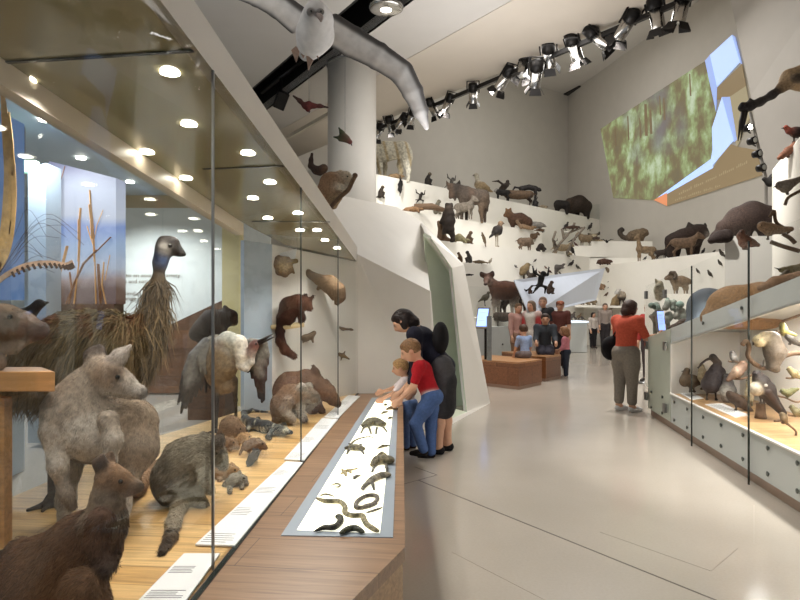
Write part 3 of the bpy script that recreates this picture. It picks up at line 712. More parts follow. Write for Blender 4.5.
# ---- brown wallaby in the near corner ----
B1, B2, B3 = (112, 82, 58), (92, 64, 46), (150, 126, 102)
b = PX(2.0, 7); Y = b.Y
b.c([(110, 479, 13), (108, 498, 15), (104, 522, 20), (84, 548, 34, .05), (48, 590, 52, .1), (40, 640, 56, .1)], [(130, 112, 92), (140, 122, 102), B2, B1, B2])
b.c([(112, 478, 13.5), (122, 482, 10), (133, 486, 5.5), (138, 487, 4)], [(140, 102, 68), (134, 104, 76), (120, 104, 88)]); b.e(138.5, 486, 2.6, 2.6, (40, 34, 30))
b.c([(114, 489, 7), (130, 491, 4)], (196, 178, 158)); b.c([(103, 470, 4.5, -.01), (100, 463, 5.5, -.02), (102, 456, 2, -.02)], (78, 60, 48)); b.c([(110, 468, 3.5, .03), (109, 460, 4.5, .04), (111, 453, 2, .04)], (110, 88, 70))
b.c([(100, 520, 12, -.08), (97, 544, 10, -.1), (104, 566, 7, -.12), (106, 571, 5, -.14)], [B2, (70, 50, 40), (48, 38, 34)])
b.c([(114, 530, 9), (110, 552, 7), (112, 566, 5, -.03)], [(70, 50, 38), (52, 40, 34)]); b.c([(84, 590, 22, -.14), (96, 640, 20, -.16)], B1)
b.c([(45, 560, 22, .1), (22, 552, 12, .2), (-4, 566, 9, .24), (-40, 590, 8, .26)], [B1, (80, 62, 50), (58, 46, 40)])
wal = b.done('brown_wallaby', M['fur'], 1.0, (60, 640), 0, cut=None); tag(wal, 'shaggy brown wallaby with back turned in the near corner of the case', 'wallaby')
eye(wal, b.P(120.5, 481.5, -.034), .0075)
zh = b.P(0, 506).z-wal.location.z; fw = lambda p: np.tile(np.array([-.55, -.1, -.8]), (len(p), 1))
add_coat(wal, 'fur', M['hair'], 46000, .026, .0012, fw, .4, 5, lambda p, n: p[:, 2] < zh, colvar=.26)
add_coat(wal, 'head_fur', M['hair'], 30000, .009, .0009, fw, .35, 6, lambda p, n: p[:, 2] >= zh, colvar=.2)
# ---- grey wallaby with its tail to the aisle ----
b = PX(3.3, 6); Y = b.Y; W1 = (142, 132, 112); W2 = (122, 112, 94); W3 = (152, 142, 122)
b.c([(182, 476, 27), (188, 462, 24), (198, 452, 15), (208, 448, 11)], [W2, W1, W3]); b.e(180, 480, 26, 27, W2)
b.c([(208, 449, 11), (217, 455, 8.5), (223, 464, 4.5)], [W3, (150, 134, 110)]); b.e(224.5, 466, 2, 2, (40, 36, 32))
b.c([(205, 443, 4.5), (204, 437, 3.5)], (96, 86, 74)); b.c([(215, 446, 4, -.05), (219, 441, 4.5, -.06), (221, 437, 2, -.06)], (84, 74, 64))
b.c([(201, 464, 8, -.1), (206, 478, 5.5, -.14), (210, 490, 4, -.12)], W1); b.c([(192, 494, 10, -.05), (203, 504, 5, -.08)], W2); b.c([(172, 496, 9, .05), (168, 503, 5, .05)], W2)
P = [onz(180, 503, ZP+.03), onz(173, 524, ZP+.03), onz(171, 537, ZP+.02), onz(162, 552, ZP+.015)]
P = [b.P(182, 492)]+P; b.chain(P, [.06, .032, .024, .02, .011], [W2, (150, 134, 110), (140, 122, 98), (70, 58, 48)])
gw = b.done('grey_wallaby', M['fur'], .85, (185, 505), dz(185, 505, ZP, Y), soft=5); tag(gw, 'hunched grey wallaby with its long tail pointing to the counter', 'wallaby')
eye(gw, b.P(216, 453.5, -.05), .009)
def fl3(p):
    c = np.array(b.P(184, 474))-np.array(gw.location); d = p-c; return np.stack([-.6-d[:, 2]*2, -.3+0*d[:, 0], -.7+d[:, 0]*2], 1)
add_coat(gw, 'fur', M['hair'], 30000, .024, .0014, fl3, .45, 8, colvar=.24)

# ---- emu ----
b = PX(3.5, 8); Y = b.Y; E1 = (104, 86, 58); E2 = (76, 62, 44)
b.e(84, 356, 62, 44, E1, -6, .05, 46); b.e(118, 350, 32, 34, E1, 0, 0, 34); b.e(48, 372, 32, 34, (92, 76, 50), 0, .05, 34)
b.c([(128, 350, 22), (146, 330, 14), (155, 308, 9), (158, 284, 6), (160, 262, 5.2), (164, 250, 6)], [E1, E1, (120, 98, 66), E2, (60, 50, 44)])
b.c([(164, 247, 7.4), (171, 246, 7)], (40, 32, 26)); b.c([(163, 255, 4.2, -.012), (161, 262, 3.6, -.012)], (86, 120, 176)); b.e(164.5, 249.5, 3.4, 3.4, (214, 206, 190), 0, -.03)
b.e(169, 240, 9, 3.4, (36, 26, 20), 10); b.c([(176, 250, 3.2), (180, 252.5, 2.2), (184.5, 254.6, 1)], (34, 30, 28))
lg = (50, 42, 36)
b.c([(60, 390, 17, .05), (56, 424, 9, .08), (53, 452, 5, .1), (52, 496, 4, dz(52, 503, ZP, Y))], [E2, lg, lg])
b.c([(110, 388, 17, .2), (122, 420, 9, .35), (130, 440, 5, .5), (135, 468, 4, dz(136, 473, ZP, Y))], [E2, lg, lg])
f = onz(52, 502, ZP+.012)
for d in ((-.05, -.13), (.03, -.14), (.09, -.08)): b.chain([f, f+V((d[0], d[1], 0))], [.018, .009], lg)
f = onz(136, 473, ZP+.012)
for d in ((.13, -.06), (.12, .05), (.06, -.13)): b.chain([f, f+V((d[0], d[1], 0))], [.018, .009], lg)
emu = b.done('emu', M['feather'], 1.1, (85, 500), .2); tag(emu, 'large shaggy brown emu standing behind the kangaroo', 'emu')
eye(emu, b.P(170, 246, -.042), .011)
def fle(p):
    d = p+np.array(emu.location)-np.array(b.P(100, 330)); return np.stack([-.35+d[:, 0]*1.1, -.1+d[:, 1]*.5, -.55+0*d[:, 0]], 1)
low = emu.location
def onbody(p, n): return (p[:, 2] > (at(0, 402, Y).z-low.z)) & ((p[:, 2] < at(0, 275, Y).z-low.z))
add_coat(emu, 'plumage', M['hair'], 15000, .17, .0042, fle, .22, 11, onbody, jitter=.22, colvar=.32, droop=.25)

# ---- animal head reaching in from the edge, on its timber stand ----
Ys = 2.62
st = empty('timber_stand', onz(10, 600, 0)); zst = at(0, 379, Ys).z
lb(MB().slab([at(-60, 372, Ys), at(55, 371.5, Ys), at(42, 367, Ys+.25), at(-60, 367, Ys+.25)], .085, (0, 0, 1)), 'top', M['standwood'], st, .004)
P = at(2, 395, Ys+.08); lb(MB().box((P.x, P.y, (P.z-.01+ZP)/2), (.055, .055, P.z-.01-ZP)), 'leg', M['standwood'], st); P = at(-48, 395, Ys+.08); lb(MB().box((P.x, P.y, (P.z-.01+ZP)/2), (.055, .055, P.z-.01-ZP)), 'leg', M['standwood'], st)
st.location = st.location; tag(st, 'timber stand on the deck under the brown animal head', 'stand')
b = PX(2.72, 6)
R1 = (116, 92, 72)
b.c([(-60, 352, 36), (-25, 334, 26), (4, 325, 20), (22, 326, 14), (36, 330, 8.5), (41, 331, 7)], [R1, R1, (128, 106, 88), (110, 92, 80), (96, 82, 74)]); b.e(42.5, 328.5, 4, 3.6, (30, 26, 26))
b.c([(-8, 342, 14), (12, 345, 8), (30, 337, 5)], (158, 144, 130)); b.e(8, 316, 7, 3, (60, 46, 38), 10, -.05); b.c([(-40, 360, 26), (-14, 362, 12), (-2, 362, 6, -.04), (0, 366, 4, -.04)], R1)
b.c([(-18, 318, 7), (-26, 302, 8), (-28, 290, 3)], R1)
hd = b.done('red_kangaroo', M['fur'], .9, (-20, 366), 0); tag(hd, 'brown kangaroo reaching its grey muzzle in over the timber stand', 'kangaroo')
eye(hd, b.P(10, 317, -.075), .011); add_coat(hd, 'fur', M['hair'], 16000, .013, .001, lambda p: np.tile(np.array([-1., 0, -.3]), (len(p), 1)), .3, 13)
# dark bird behind
b = PX(4.2, 3); K1 = (46, 36, 32)
b.c([(-6, 322, 9), (14, 318, 9), (30, 313, 6), (39, 304, 5)], K1); b.c([(41, 304, 3), (48, 302.5, 1.2)], (40, 36, 34))
b.c([(6, 325, 3), (4, 345, 1.6)], K1)
o = b.done('dark_bird', M['feather'], .8, (4, 345)); tag(o, 'dark brown bird in profile behind the brown kangaroo muzzle', 'bird'); eye(o, b.P(40, 303, -.034), .006)
o = MB().tube([at(-25, 347, 4.2), at(14, 346, 4.2)], .03, 10).build('perch_log', M['branch']); tag(o, 'dark perch under the dark bird behind the timber stand', 'perch')
q = at(-5, 347, 4.2); o = MB().box((q.x, q.y, q.z/2-.015), (.1, .1, q.z-.03)).build('perch_post', M['standwood']); tag(o, 'slim timber post holding the dark bird perch', 'post')
# lyrebird, most of its plumes at the edge
Yl = 2.5; b = PX(Yl, 4); b.c([(-46, 300, 14), (-24, 290, 15), (-10, 284, 8)], (96, 74, 56)); b.c([(-46, 300, 9), (-58, 286, 6)], (96, 74, 56)); b.c([(-60, 284, 3), (-68, 287, 1)], (40, 36, 34)); b.c([(-34, 308, 4), (-36, 340, 2.5), (-36, 366, 2.5)], (60, 50, 44)); b.c([(-28, 308, 4), (-28, 340, 2.5), (-28, 366, 2.5)], (60, 50, 44))
ly = b.done('lyrebird', M['feather'], .8, (-32, 366)); tag(ly, 'lyrebird at the photo edge with curved banded tail plumes and fine filaments', 'bird')
def plume(pts, w, name, m, band=None):
    c = arc([at(x, y, Yl-.02) for x, y in pts], 26); mb = MB(); n = len(c)
    for i in range(n-1):
        t = i/(n-1); ww = w*Yl/F*(math.sin(PI*min(1, .25+t*.75))**.5 if band is None else 1); mb.bar(c[i]-ly.location, c[i+1]-ly.location, .004, ww, (0, 0, 1))
    return mb.build(name, m, ly)
pg = mat('gold_plume', (206, 168, 112), .6, .25, 30); pb = mat('dark_plume', (70, 52, 40), .6, .2, 30)
plume([(-12, 290), (8, 274), (28, 265), (50, 263), (66, 265), (73, 262)], 5, 'banded_plume', mat('banded_plume', (190, 160, 134), .6, .3, 30), 1)
nb = MB()
for i in range(15):
    x = 12+i*4; p = arc([at(a, d, Yl-.025) for a, d in [(-12, 290), (8, 274), (28, 265), (50, 263), (66, 265), (73, 262)]], 60)[min(59, 14+i*3)]; nb.bar(p-ly.location, p+V((.012, 0, -.02))-ly.location, .004, .009)
nb.build('plume_bands', pb, ly)
plume([(-8, 280), (4, 240), (9, 180), (6, 130), (2, 88)], 10, 'gold_plume', pg); plume([(-10, 282), (8, 250), (14, 200), (12, 150), (9, 112)], 5, 'gold_plume', pg)
for k in range(13):
    h = 20+k*5.5; L = 40+random.uniform(0, 45); part_tube(ly, 'filament', pb, arc([at(-8, 285, Yl), at(6+L*.2, 285-h*.6, Yl+.01*k), at(L*.6, 282-h*.85, Yl), at(L, 284-h*random.uniform(.5, .95), Yl)], 12), .0008, 4)

# ---- crane with hanging wings ----
Yc = 5.35; b = PX(Yc, 2.5); C1, C2, C3 = (148, 142, 128), (150, 124, 94), (70, 64, 62); CW = (216, 208, 192)
b.e(222, 362, 17, 27, C2, 14, .0, 16); b.e(216, 352, 15, 18, (116, 104, 90), 0, .08)
b.c([(220, 346, 9), (228, 341, 9.5, -.04), (238, 344, 9, -.08), (242, 356, 7, -.1), (241, 365, 5, -.1)], CW); b.c([(241, 365, 4.6, -.1), (246, 368, 3.6, -.12), (251, 362, 3.4, -.12), (252, 352, 3.6, -.12)], (206, 200, 190))
b.c([(250, 354, 4.6, -.12), (254, 346, 5.4, -.12)], (116, 58, 46)); b.e(256, 343, 3.4, 3, (90, 80, 76), 0, -.12)
b.c([(225, 386, 9), (216, 392, 4)], C2)
for (a, q) in (((216, 388), (216, 431)), ((234, 380), (236, 420))):
    y2 = dz(q[0], q[1], ZP, Yc); b.c([(a[0], a[1], 4), ((a[0]+q[0])/2+.5, (a[1]+q[1])/2, 1.9, y2*.5), (q[0], q[1], 1.5, y2)], (48, 42, 40))
    f = onz(q[0], q[1], ZP+.01)
    for d in ((-.05, -.08), (.04, -.09), (.08, -.02)): b.chain([f, f+V((d[0], d[1], 0))], [.013, .008], (48, 42, 40))
cr = b.done('crane', M['feather'], .75, (226, 425), 0); tag(cr, 'pale crane bowing with both grey wings hanging open', 'crane')
def beak(par, bb, pts, r, col=(52, 46, 44), name='beak'):
    return part_tube(par, name, mat(name, col, .35, .1, 20), [bb.P(*p) for p in pts], r, 8)
beak(cr, b, [(257, 343, -.12), (273, 334, -.16)], [.022, .004]); beak(cr, b, [(257, 345, -.12), (274, 337, -.16)], [.018, .004])
eye(cr, b.P(256, 344, -.16), .008)
def wing(par, bb, outline, cols, name='wing', t=.02, m=None):
    """a folded wing: overlapping long feather blades fanned from the leading edge"""
    (ax, ay), (bx, by), tips = outline; w = Body(.012)
    n = len(tips)
    for i, (tx, ty, dy) in enumerate(tips):
        s = i/(n-1); p = bb.P(ax+(bx-ax)*s, ay+(by-ay)*s, -.01*i); q = bb.P(tx, ty, dy-.006*i); mid = p.lerp(q, .55)
        w.cone(p, mid, .034, .03, cols[0]); w.cone(mid, q, .028, .011, cols[1])
    o = w.build(name, m or M['feather'], None, .0085); o.data.transform(Matrix.Translation(-par.location)); o.parent = par; return o
wing(cr, b, ((206, 341), (192, 356), [(210, 388, 0), (206, 392, 0), (201, 390, 0), (196, 396, -.02), (191, 402, -.03), (186, 408, -.04), (181, 413, -.05), (178, 404, -.05), (180, 388, -.05)]), [(128, 124, 120), (62, 57, 56)])
wing(cr, b, ((250, 342), (264, 344), [(248, 372, 0), (252, 378, 0), (256, 386, 0), (259, 398, 0), (262, 402, 0), (264, 400, 0), (266, 380, 0), (268, 364, 0)]), [(136, 132, 124), (66, 60, 57)])
wing(cr, b, ((208, 344), (199, 350), [(216, 372, -.1), (212, 376, -.1), (206, 374, -.1), (201, 372, -.1)]), [(128, 120, 110), (110, 100, 88)])

# ---- dark furry animal and pale block behind the crane ----
b = PX(8.6, 4); b.c([(196, 334, 7), (212, 322, 12), (226, 318, 9)], (52, 40, 32)); b.e(206, 330, 13, 12, (56, 44, 36)); b.c([(204, 338, 6), (204, 352, 4)], (44, 34, 28)); b.c([(222, 326, 5), (222, 352, 4)], (44, 34, 28)); b.c([(232, 316, 6), (234, 322, 4)], (44, 34, 28)); b.c([(226, 311, 3), (225, 307, 2)], (44, 34, 28))
o = b.done('dark_bear', M['fur'], .9, (212, 356)); tag(o, 'dark furry animal in the shade behind the crane', 'bear')
q = at(212, 356, 8.6); o = MB().box((q.x, q.y, q.z/2), (.5, .5, q.z)).build('display_block', M['plank']); tag(o, 'dark timber block under the dark furry animal behind the crane', 'block')

# ---- koala, brown wallaroo, lizard and the small ground animals ----
b = PX(5.5, 2.2); K1, K2 = (130, 104, 84), (136, 124, 110)
b.c([(283, 404, 12), (290, 396, 11), (300, 393, 9)], [K1, (150, 118, 90)]); b.e(280, 409, 9, 12, K1); b.e(284, 416, 10, 6, K2, 0, -.02)
b.c([(306, 394, 8.5), (313, 397, 6.5)], K2); b.e(317, 399, 2.6, 2.6, (60, 52, 48)); b.e(302, 387, 4.2, 4, (190, 184, 172), 0, -.05); b.e(309, 386, 3.6, 3.4, (176, 170, 158), 0, .04)
b.c([(289, 400, 6, -.08), (285, 410, 4.6, -.1), (292, 419, 4, -.1)], (160, 144, 128)); b.c([(300, 402, 5), (299, 412, 4.4), (304, 419, 3.6, -.02)], (112, 98, 88)); b.c([(279, 414, 6), (276, 421, 4)], K1); b.e(299, 405, 6, 8, (196, 184, 168), 0, 0)
o = b.done('koala', M['fur'], .55, (288, 422), dz(288, 422, ZP, 5.5)); tag(o, 'reddish koala with pale fluffy ears sitting on the deck', 'koala'); eye(o, b.P(312, 393.5, -.045), .008)
add_coat(o, 'fur', M['hair'], 9000, .022, .0022, lambda p: np.tile(np.array([-.4, 0, -.9]), (len(p), 1)), .5, 21)
b = PX(6.0, 2.6); O1 = (118, 90, 72)
b.c([(294, 390, 20), (306, 384, 14), (316, 386, 10)], O1); b.e(288, 393, 15, 18, (100, 74, 58)); b.c([(318, 387, 9), (327, 393, 8), (334, 400, 5.5), (338, 404, 3)], [O1, (140, 104, 78), (104, 80, 64)]); b.e(338.5, 404.5, 2, 2, (40, 34, 30))
b.c([(319, 380, 4), (315, 372, 4), (313.5, 366, 1.5)], (76, 54, 42)); b.c([(326, 382, 3, .05), (331, 390, 4, .08), (335, 397, 2, .08)], (90, 66, 52)); b.c([(308, 396, 8), (309, 406, 5), (313, 413, 4)], (90, 68, 54)); b.c([(316, 396, 6), (318, 406, 4), (322, 411, 3.4)], (84, 62, 50)); b.c([(288, 404, 8), (294, 413, 4)], (84, 60, 46))
o = b.done('red_wallaroo', M['fur'], .6, (306, 413), dz(306, 413, ZP, 6.0)); tag(o, 'large reddish brown wallaroo stooping behind the koala, nose to the deck', 'wallaroo'); eye(o, b.P(327, 389, -.06), .009)
add_coat(o, 'fur', M['hair'], 9000, .02, .0022, lambda p: np.tile(np.array([-.7, 0, -.7]), (len(p), 1)), .35, 22)
sp_rng = np.random.default_rng(4)
def spots(col, scale, thr, seed=3):
    rr = np.random.default_rng(seed); K = rr.normal(0, scale, (14, 3)); ph = rr.uniform(0, 6.28, 14); c2 = np.array(srgb(col))
    def post(P, C):
        v = np.sin(P@K.T+ph).sum(1)/np.sqrt(7); m = 1/(1+np.exp(-(v-thr)*6)); return C*(1-m[:, None])+c2*m[:, None]
    return post
def bands(col, freq, axis, thr=.3):
    c2 = np.array(srgb(col)); ax = np.array(axis, float)
    def post(P, C):
        m = 1/(1+np.exp(-(np.sin(P@ax*freq)-thr)*8)); return C*(1-m[:, None])+c2*m[:, None]
    return post
def deckpts(pts, z): return [onz(x, y, z) for x, y in pts]
b = Body(.02); gz = ZP+.045
b.chain(deckpts([(268, 412), (252, 410.5), (244, 413), (245, 419), (252, 424), (266, 427), (278, 430), (284, 431), (291, 432.5)], gz), [.008, .018, .026, .035, .05, .055, .04, .034, .018], (62, 62, 60))
for (x, y, x2, y2) in ((252, 424, 246, 430), (254, 422, 258, 419), (274, 428, 268, 437), (276, 428, 284, 425)): b.chain([onz(x, y, gz), onz(x2, y2, ZP+.03), onz(x2+2, y2+1.5, ZP+.012)], [.024, .018, .014], (56, 56, 54))
o = b.build('spotted_goanna', M['scale'], None, .0075, post=spots((164, 160, 140), 55, .9)); tag(o, 'dark spotted goanna lizard lying on the deck before the koala', 'lizard')

def small_mammal(name, Yk, pts, col, ears, legs, tail, label, cat, face=None, base=None, furlen=.012, m=None, n=2500):
    b = PX(Yk, 1.5); b.c(pts, col)
    hx, hy, hr = pts[-2][:3]
    for (x, y, r) in ears: b.c([(x, y+r*.6, r*.7, .02), (x, y-r*.4, r, .02)], face or col)
    for (x, y, r) in legs: b.c([(x, y-r*2.5, r*1.2), (x, y, r, dz(x, y+r, ZP, Yk))], col)
    if tail: b.c(tail, col)
    base = base or (pts[0][0], max(l[1]+l[2] for l in legs))
    o = b.done(name, m or M['fur'], .5, base, dz(base[0], base[1], ZP, Yk)); tag(o, label, cat)
    if furlen: add_coat(o, 'fur', M['hair'], n, furlen, .0018, lambda p: np.tile(np.array([-.7, 0, -.6]), (len(p), 1)), .45, 31)
    eye(o, b.P(hx+hr*.35, hy-hr*.3, -hr*b.u*.95), .006); return o
small_mammal('bettong', 3.75, [(219, 473, 7), (226, 472, 8), (233, 472, 6), (237, 477, 3)], (158, 122, 84), [(232, 466, 2.4)], [(220, 480, 2), (231, 480, 2)], [(214, 474, 3), (206, 484, 1.6, -.1)], 'orange-brown bettong crouching beside the grey wallaby', 'bettong')
small_mammal('bandicoot', 3.6, [(228, 486, 5.5), (235, 480, 6.5), (242, 480, 5), (247, 484, 2)], (142, 132, 116), [(240, 474, 2)], [(230, 492, 2), (242, 488, 1.8)], [(224, 488, 2), (215, 494, 1)], 'grey long-nosed bandicoot on the deck below the orange-brown bettong', 'bandicoot')
small_mammal('brush_rat', 4.3, [(247, 446, 5), (254, 444, 5.5), (261, 445, 4), (266, 448, 1.8)], (122, 92, 70), [(259, 440, 1.6)], [(249, 451, 1.5), (260, 450, 1.4)], [(243, 448, 1.6), (240, 454, .9)], 'reddish brown rat facing right on the deck', 'rat')
small_mammal('grey_dunnart', 4.05, [(250, 462, 3.4), (253, 457, 4), (256, 453, 3), (258, 450, 1.4)], (86, 82, 80), [(254, 450, 1.3)], [(250, 465, 1.2), (256, 459, 1.2)], [(249, 465, 1.4), (246, 474, .8, -.08)], 'small dark grey dunnart below the reddish brown rat', 'dunnart')
small_mammal('fluffy_possum', 4.75, [(226, 434, 8), (231, 427, 10.5), (238, 431, 7), (242, 435, 3)], (138, 112, 88), [(237, 423, 2.4)], [(224, 440, 2.2), (238, 439, 2)], [(219, 438, 4), (214, 445, 2.4, -.1)], 'fluffy sandy possum curled up at the feet of the crane', 'possum', furlen=.028, n=4000)
small_mammal('striped_numbat', 4.45, [(216, 446, 5.5), (224, 443, 6.5), (232, 444, 5), (238, 447, 2.2)], (146, 118, 90), [(232, 438, 1.8)], [(218, 452, 1.8), (230, 450, 1.6)], [(212, 447, 3), (205, 452, 2)], 'sandy numbat on the deck just below the fluffy possum', 'numbat', furlen=.018)
small_mammal('pale_quoll', 4.55, [(238, 441, 4), (243, 438, 4.6), (248, 438, 3.4), (251, 440, 1.6)], (182, 148, 106), [(247, 434, 1.4)], [(239, 445, 1.3), (247, 443, 1.2)], [(235, 442, 1.8), (232, 449, 1)], 'small pale quoll between the fluffy possum and the reddish rat', 'quoll')

# ---- specimens on the end wall ----
def wallY(x, y, off=.06): p = onplane(x, y, WP, WN); return p.y-off
Yw_ = lambda x: onplane(x, 300, WP, WN).y
y0 = Yw_(284)-.15
b = PX(y0, 3); D1 = (66, 38, 26)
b.c([(287, 316, 9), (290, 307, 9.5), (298, 303, 8), (305, 304, 6)], [D1, (84, 50, 32), (98, 58, 36)]); b.c([(306, 303, 5), (310, 308, 2.6)], (104, 66, 44)); b.c([(304, 299, 2), (306, 295, 1.6)], (50, 32, 24)); b.c([(310, 300, 1.6), (313, 296, 1.2)], (60, 40, 30))
b.c([(300, 310, 4), (302, 318, 3), (301, 323, 2.4)], D1); b.c([(287, 320, 5), (290, 324, 3)], D1)
b.c([(282, 318, 5), (280, 330, 4), (280.5, 341, 4), (285, 350, 4), (294, 356, 3)], [(52, 32, 24), (60, 34, 24), (78, 44, 30), (88, 50, 34)])
o = b.done('brushtail_possum', M['fur'], .55, (288, 325)); tag(o, 'dark brown possum with hanging bushy tail on a pale wall perch', 'possum'); eye(o, b.P(308, 302, -.04), .007)
add_coat(o, 'fur', M['hair'], 7000, .026, .002, lambda p: np.tile(np.array([-.3, 0, -1.]), (len(p), 1)), .45, 41)
o = MB().tube([at(271, 327, y0), at(282, 326.5, y0), at(304, 324.5, y0)], [.02, .035, .025], 12).tube([at(285, 326, y0), at(286, 326, Yw_(286)+.02)], .015).build('wall_perch', M['perch']); tag(o, 'pale branch perch under the dark brown possum', 'perch')
y0 = Yw_(318)-.12
b = PX(y0, 3); b.c([(296, 267.5, 2.4), (307, 273, 3.4), (320, 280, 5), (329, 284, 8.5), (337, 291, 8), (340, 297, 5), (337, 303, 2.4)], [(128, 104, 78), (142, 118, 90), (150, 126, 98), (146, 120, 92), (134, 108, 82), (110, 88, 66)]); b.c([(330, 290, 3, -.03), (333, 298, 2, -.03)], (120, 98, 74)); b.c([(322, 284, 2, -.03), (318, 289, 1.4, -.03)], (120, 98, 74))
o = b.done('sugar_glider', M['fur'], .5, (337, 303)); tag(o, 'long tan furry glider stretched down the end wall of the case', 'glider'); eye(o, b.P(337, 299, -.05), .006)
add_coat(o, 'fur', M['hair'], 5000, .018, .002, lambda p: np.tile(np.array([-.6, 0, .5]), (len(p), 1)), .4, 42)
y0 = Yw_(284)-.1
o = MB().slab([at(276, 256, y0+.05), at(293, 268, y0+.05), at(297, 248.5, y0+.05), at(280, 253, y0+.05)], .01).build('white_backing_card', M['paper']); tag(o, 'white card behind the cream mounted possum on the end wall', 'card')
b = PX(y0, 2.5); b.c([(279, 258, 3), (277, 265, 3), (279, 272, 3), (285, 274.5, 2.6), (290, 271, 2.4)], (116, 84, 50)); b.e(284.5, 265, 6.5, 7.5, (214, 190, 150), 10); b.c([(283, 259, 2.6), (288, 258.5, 2)], (92, 62, 40)); b.e(286, 262, 1.8, 1.8, (60, 44, 32), 0, -.04); b.c([(290, 262, 2.4), (296, 261, 2.4)], (112, 96, 60)); b.c([(291, 266, 1.6), (294, 273, 1)], (130, 110, 80)); b.c([(274, 256, .9), (274.5, 266, 1)], (116, 90, 60))
o = b.done('ringtail_possum', M['fur'], .5, (284, 275)); tag(o, 'cream-faced ringtail possum curled on the end wall above the dark possum', 'possum')
for nm, Yq, pts, col, lab, cat in (('grey_dragon', Yw_(308)-.06, [(301, 338, 2.6), (306, 338, 3.6), (311, 336, 3), (314, 333, 2.4)], (116, 98, 78), 'small grey-brown frogmouth chick mounted below the dark possum', 'specimen'),
    ('thin_skink', Yw_(342)-.03, [(332.5, 322.5, .9), (336, 326, 1.3), (343, 329, 1.5), (351, 329.5, 1), (353, 330, .7)], (112, 92, 72), 'thin brown skink pinned high on the end wall near the glass', 'lizard'),
    ('gecko', Yw_(342)-.03, [(333, 354.5, 1.6), (338, 354, 2), (343, 355.5, 1.8), (349, 359, .8)], (110, 90, 62), 'brown gecko pinned low on the end wall near the glass', 'lizard')):
    b = PX(Yq, 1.5); b.c(pts, col)
    if cat == 'lizard' and nm == 'gecko':
        for (x, y, q, r) in ((336, 354, 334, 350.5), (338, 355, 337, 358), (343, 355, 345, 351.5), (342, 356, 341, 360)): b.c([(x, y, .9), (q, r, .6)], col)
    if nm == 'grey_dragon': b.c([(304, 340, 1.5), (302, 343, 1)], col); b.c([(312, 338, 1.4), (313, 342, 1)], col)
    o = b.done(nm if nm != 'grey_dragon' else 'frogmouth_chick', M['scale'] if cat == 'lizard' else M['feather'], .35, (pts[1][0], pts[1][1]+3)); tag(o, lab, cat)
wt = MB()
for (x, y, w) in ((304, 316, 12), (314, 339, 13), (314, 342, 10), (336, 312, 11), (336, 317, 9), (336, 343, 12), (336, 367, 10), (336, 370, 8)):
    wt.bar(onplane(x, y, WP-WN*.0, WN)+V((-.01, -.012, 0)), onplane(x+w, y, WP, WN)+V((-.01, -.012, 0)), .003, .006)
o = wt.build('wall_captions', M['ink']); tag(o, 'small grey caption lines printed on the end wall beside the specimens', 'captions', None, 'stuff')

# ---- reptiles on the light table ----
LZ = ZP+.0105
def reptile(name, pts, rs, col, label, cat, legs=(), post=None, vox=.0035, z=None, lcol=None):
    b = Body(.008); r0 = max(rs); P = [onz(x, y, LZ)+V((0, 0, r*.8)) for (x, y), r in zip(pts, rs)]; b.chain(P, rs, col)
    for (x, y, x2, y2) in legs: b.chain([onz(x, y, LZ)+V((0, 0, r0*.6)), onz((x+x2)/2, (y+y2)/2, LZ)+V((0, 0, r0*.6)), onz(x2, y2, LZ)+V((0, 0, .006))], [.011, .009, .007], lcol or (90, 86, 76))
    o = b.build(name, M['scale'], None, vox, post=post); c = P[len(P)//2].copy(); c.z = ZP+.006
    o.data.transform(Matrix.Translation(-c)); o.data.transform(Matrix.Diagonal((1, 1, .6 if legs else .85, 1))); o.location = c; tag(o, label, cat); return o
def smooth(pts, n, rs):
    P = arc([(x, y, 0) for x, y in pts], n); R = np.interp(np.linspace(0, 1, n), np.linspace(0, 1, len(rs)), rs); return [(p.x, p.y) for p in P], list(R)
p, r = smooth([(314, 532), (324, 529), (334, 529), (340, 524), (340, 519), (337.5, 518)], 18, [.004, .012, .014, .014, .014, .011]); reptile('dark_snake', p, r, (64, 62, 52), 'dark thick snake curling at the front left of the light table', 'snake')
p, r = smooth([(341, 534), (348, 531), (356, 530), (363, 533)], 12, [.009, .014, .014, .009]); reptile('dark_snake', p, r, (62, 64, 50), 'dark short snake at the front rim of the light table', 'snake')
p, r = smooth([(317, 499), (324, 502), (332, 502.5), (340, 503), (345, 508), (345, 514), (352, 517), (362, 517), (364, 521), (367, 526), (373, 530), (378, 532)], 40, [.007, .012, .012, .012, .012, .012, .012, .012, .012, .008]); reptile('banded_snake', p, r, (150, 140, 108), 'long banded snake winding across the light table', 'snake', post=bands((84, 80, 58), 75, (1, .3, 0)))
p, r = smooth([(377, 504), (370, 507), (361, 509), (356, 508), (358, 502), (367, 497), (376, 497), (377, 501), (372, 505), (364, 506)], 40, [.005, .01, .011, .011, .011, .011, .01, .009, .006]); reptile('coiled_snake', p, r, (112, 104, 92), 'grey brown coiled snake on the right of the light table', 'snake')
p, r = smooth([(366, 513), (374, 511), (382, 508)], 8, [.003, .006, .004]); reptile('thin_snake', p, r, (110, 104, 92), 'thin pointed legless lizard beside the coiled snake', 'lizard')
p, r = smooth([(320, 496), (325, 494.5), (331, 495.5), (335, 497)], 8, [.003, .005, .004, .002]); reptile('slender_worm_lizard', p, r, (132, 124, 100), 'slender tan worm lizard just above the banded snake', 'lizard')
p, r = smooth([(330, 486), (336, 484), (340, 485), (339, 487), (334, 487)], 10, [.002, .005, .005, .004, .002]); reptile('slender_worm_lizard', p, r, (140, 130, 104), 'tiny tan looped lizard near the left frame of the light table', 'lizard')
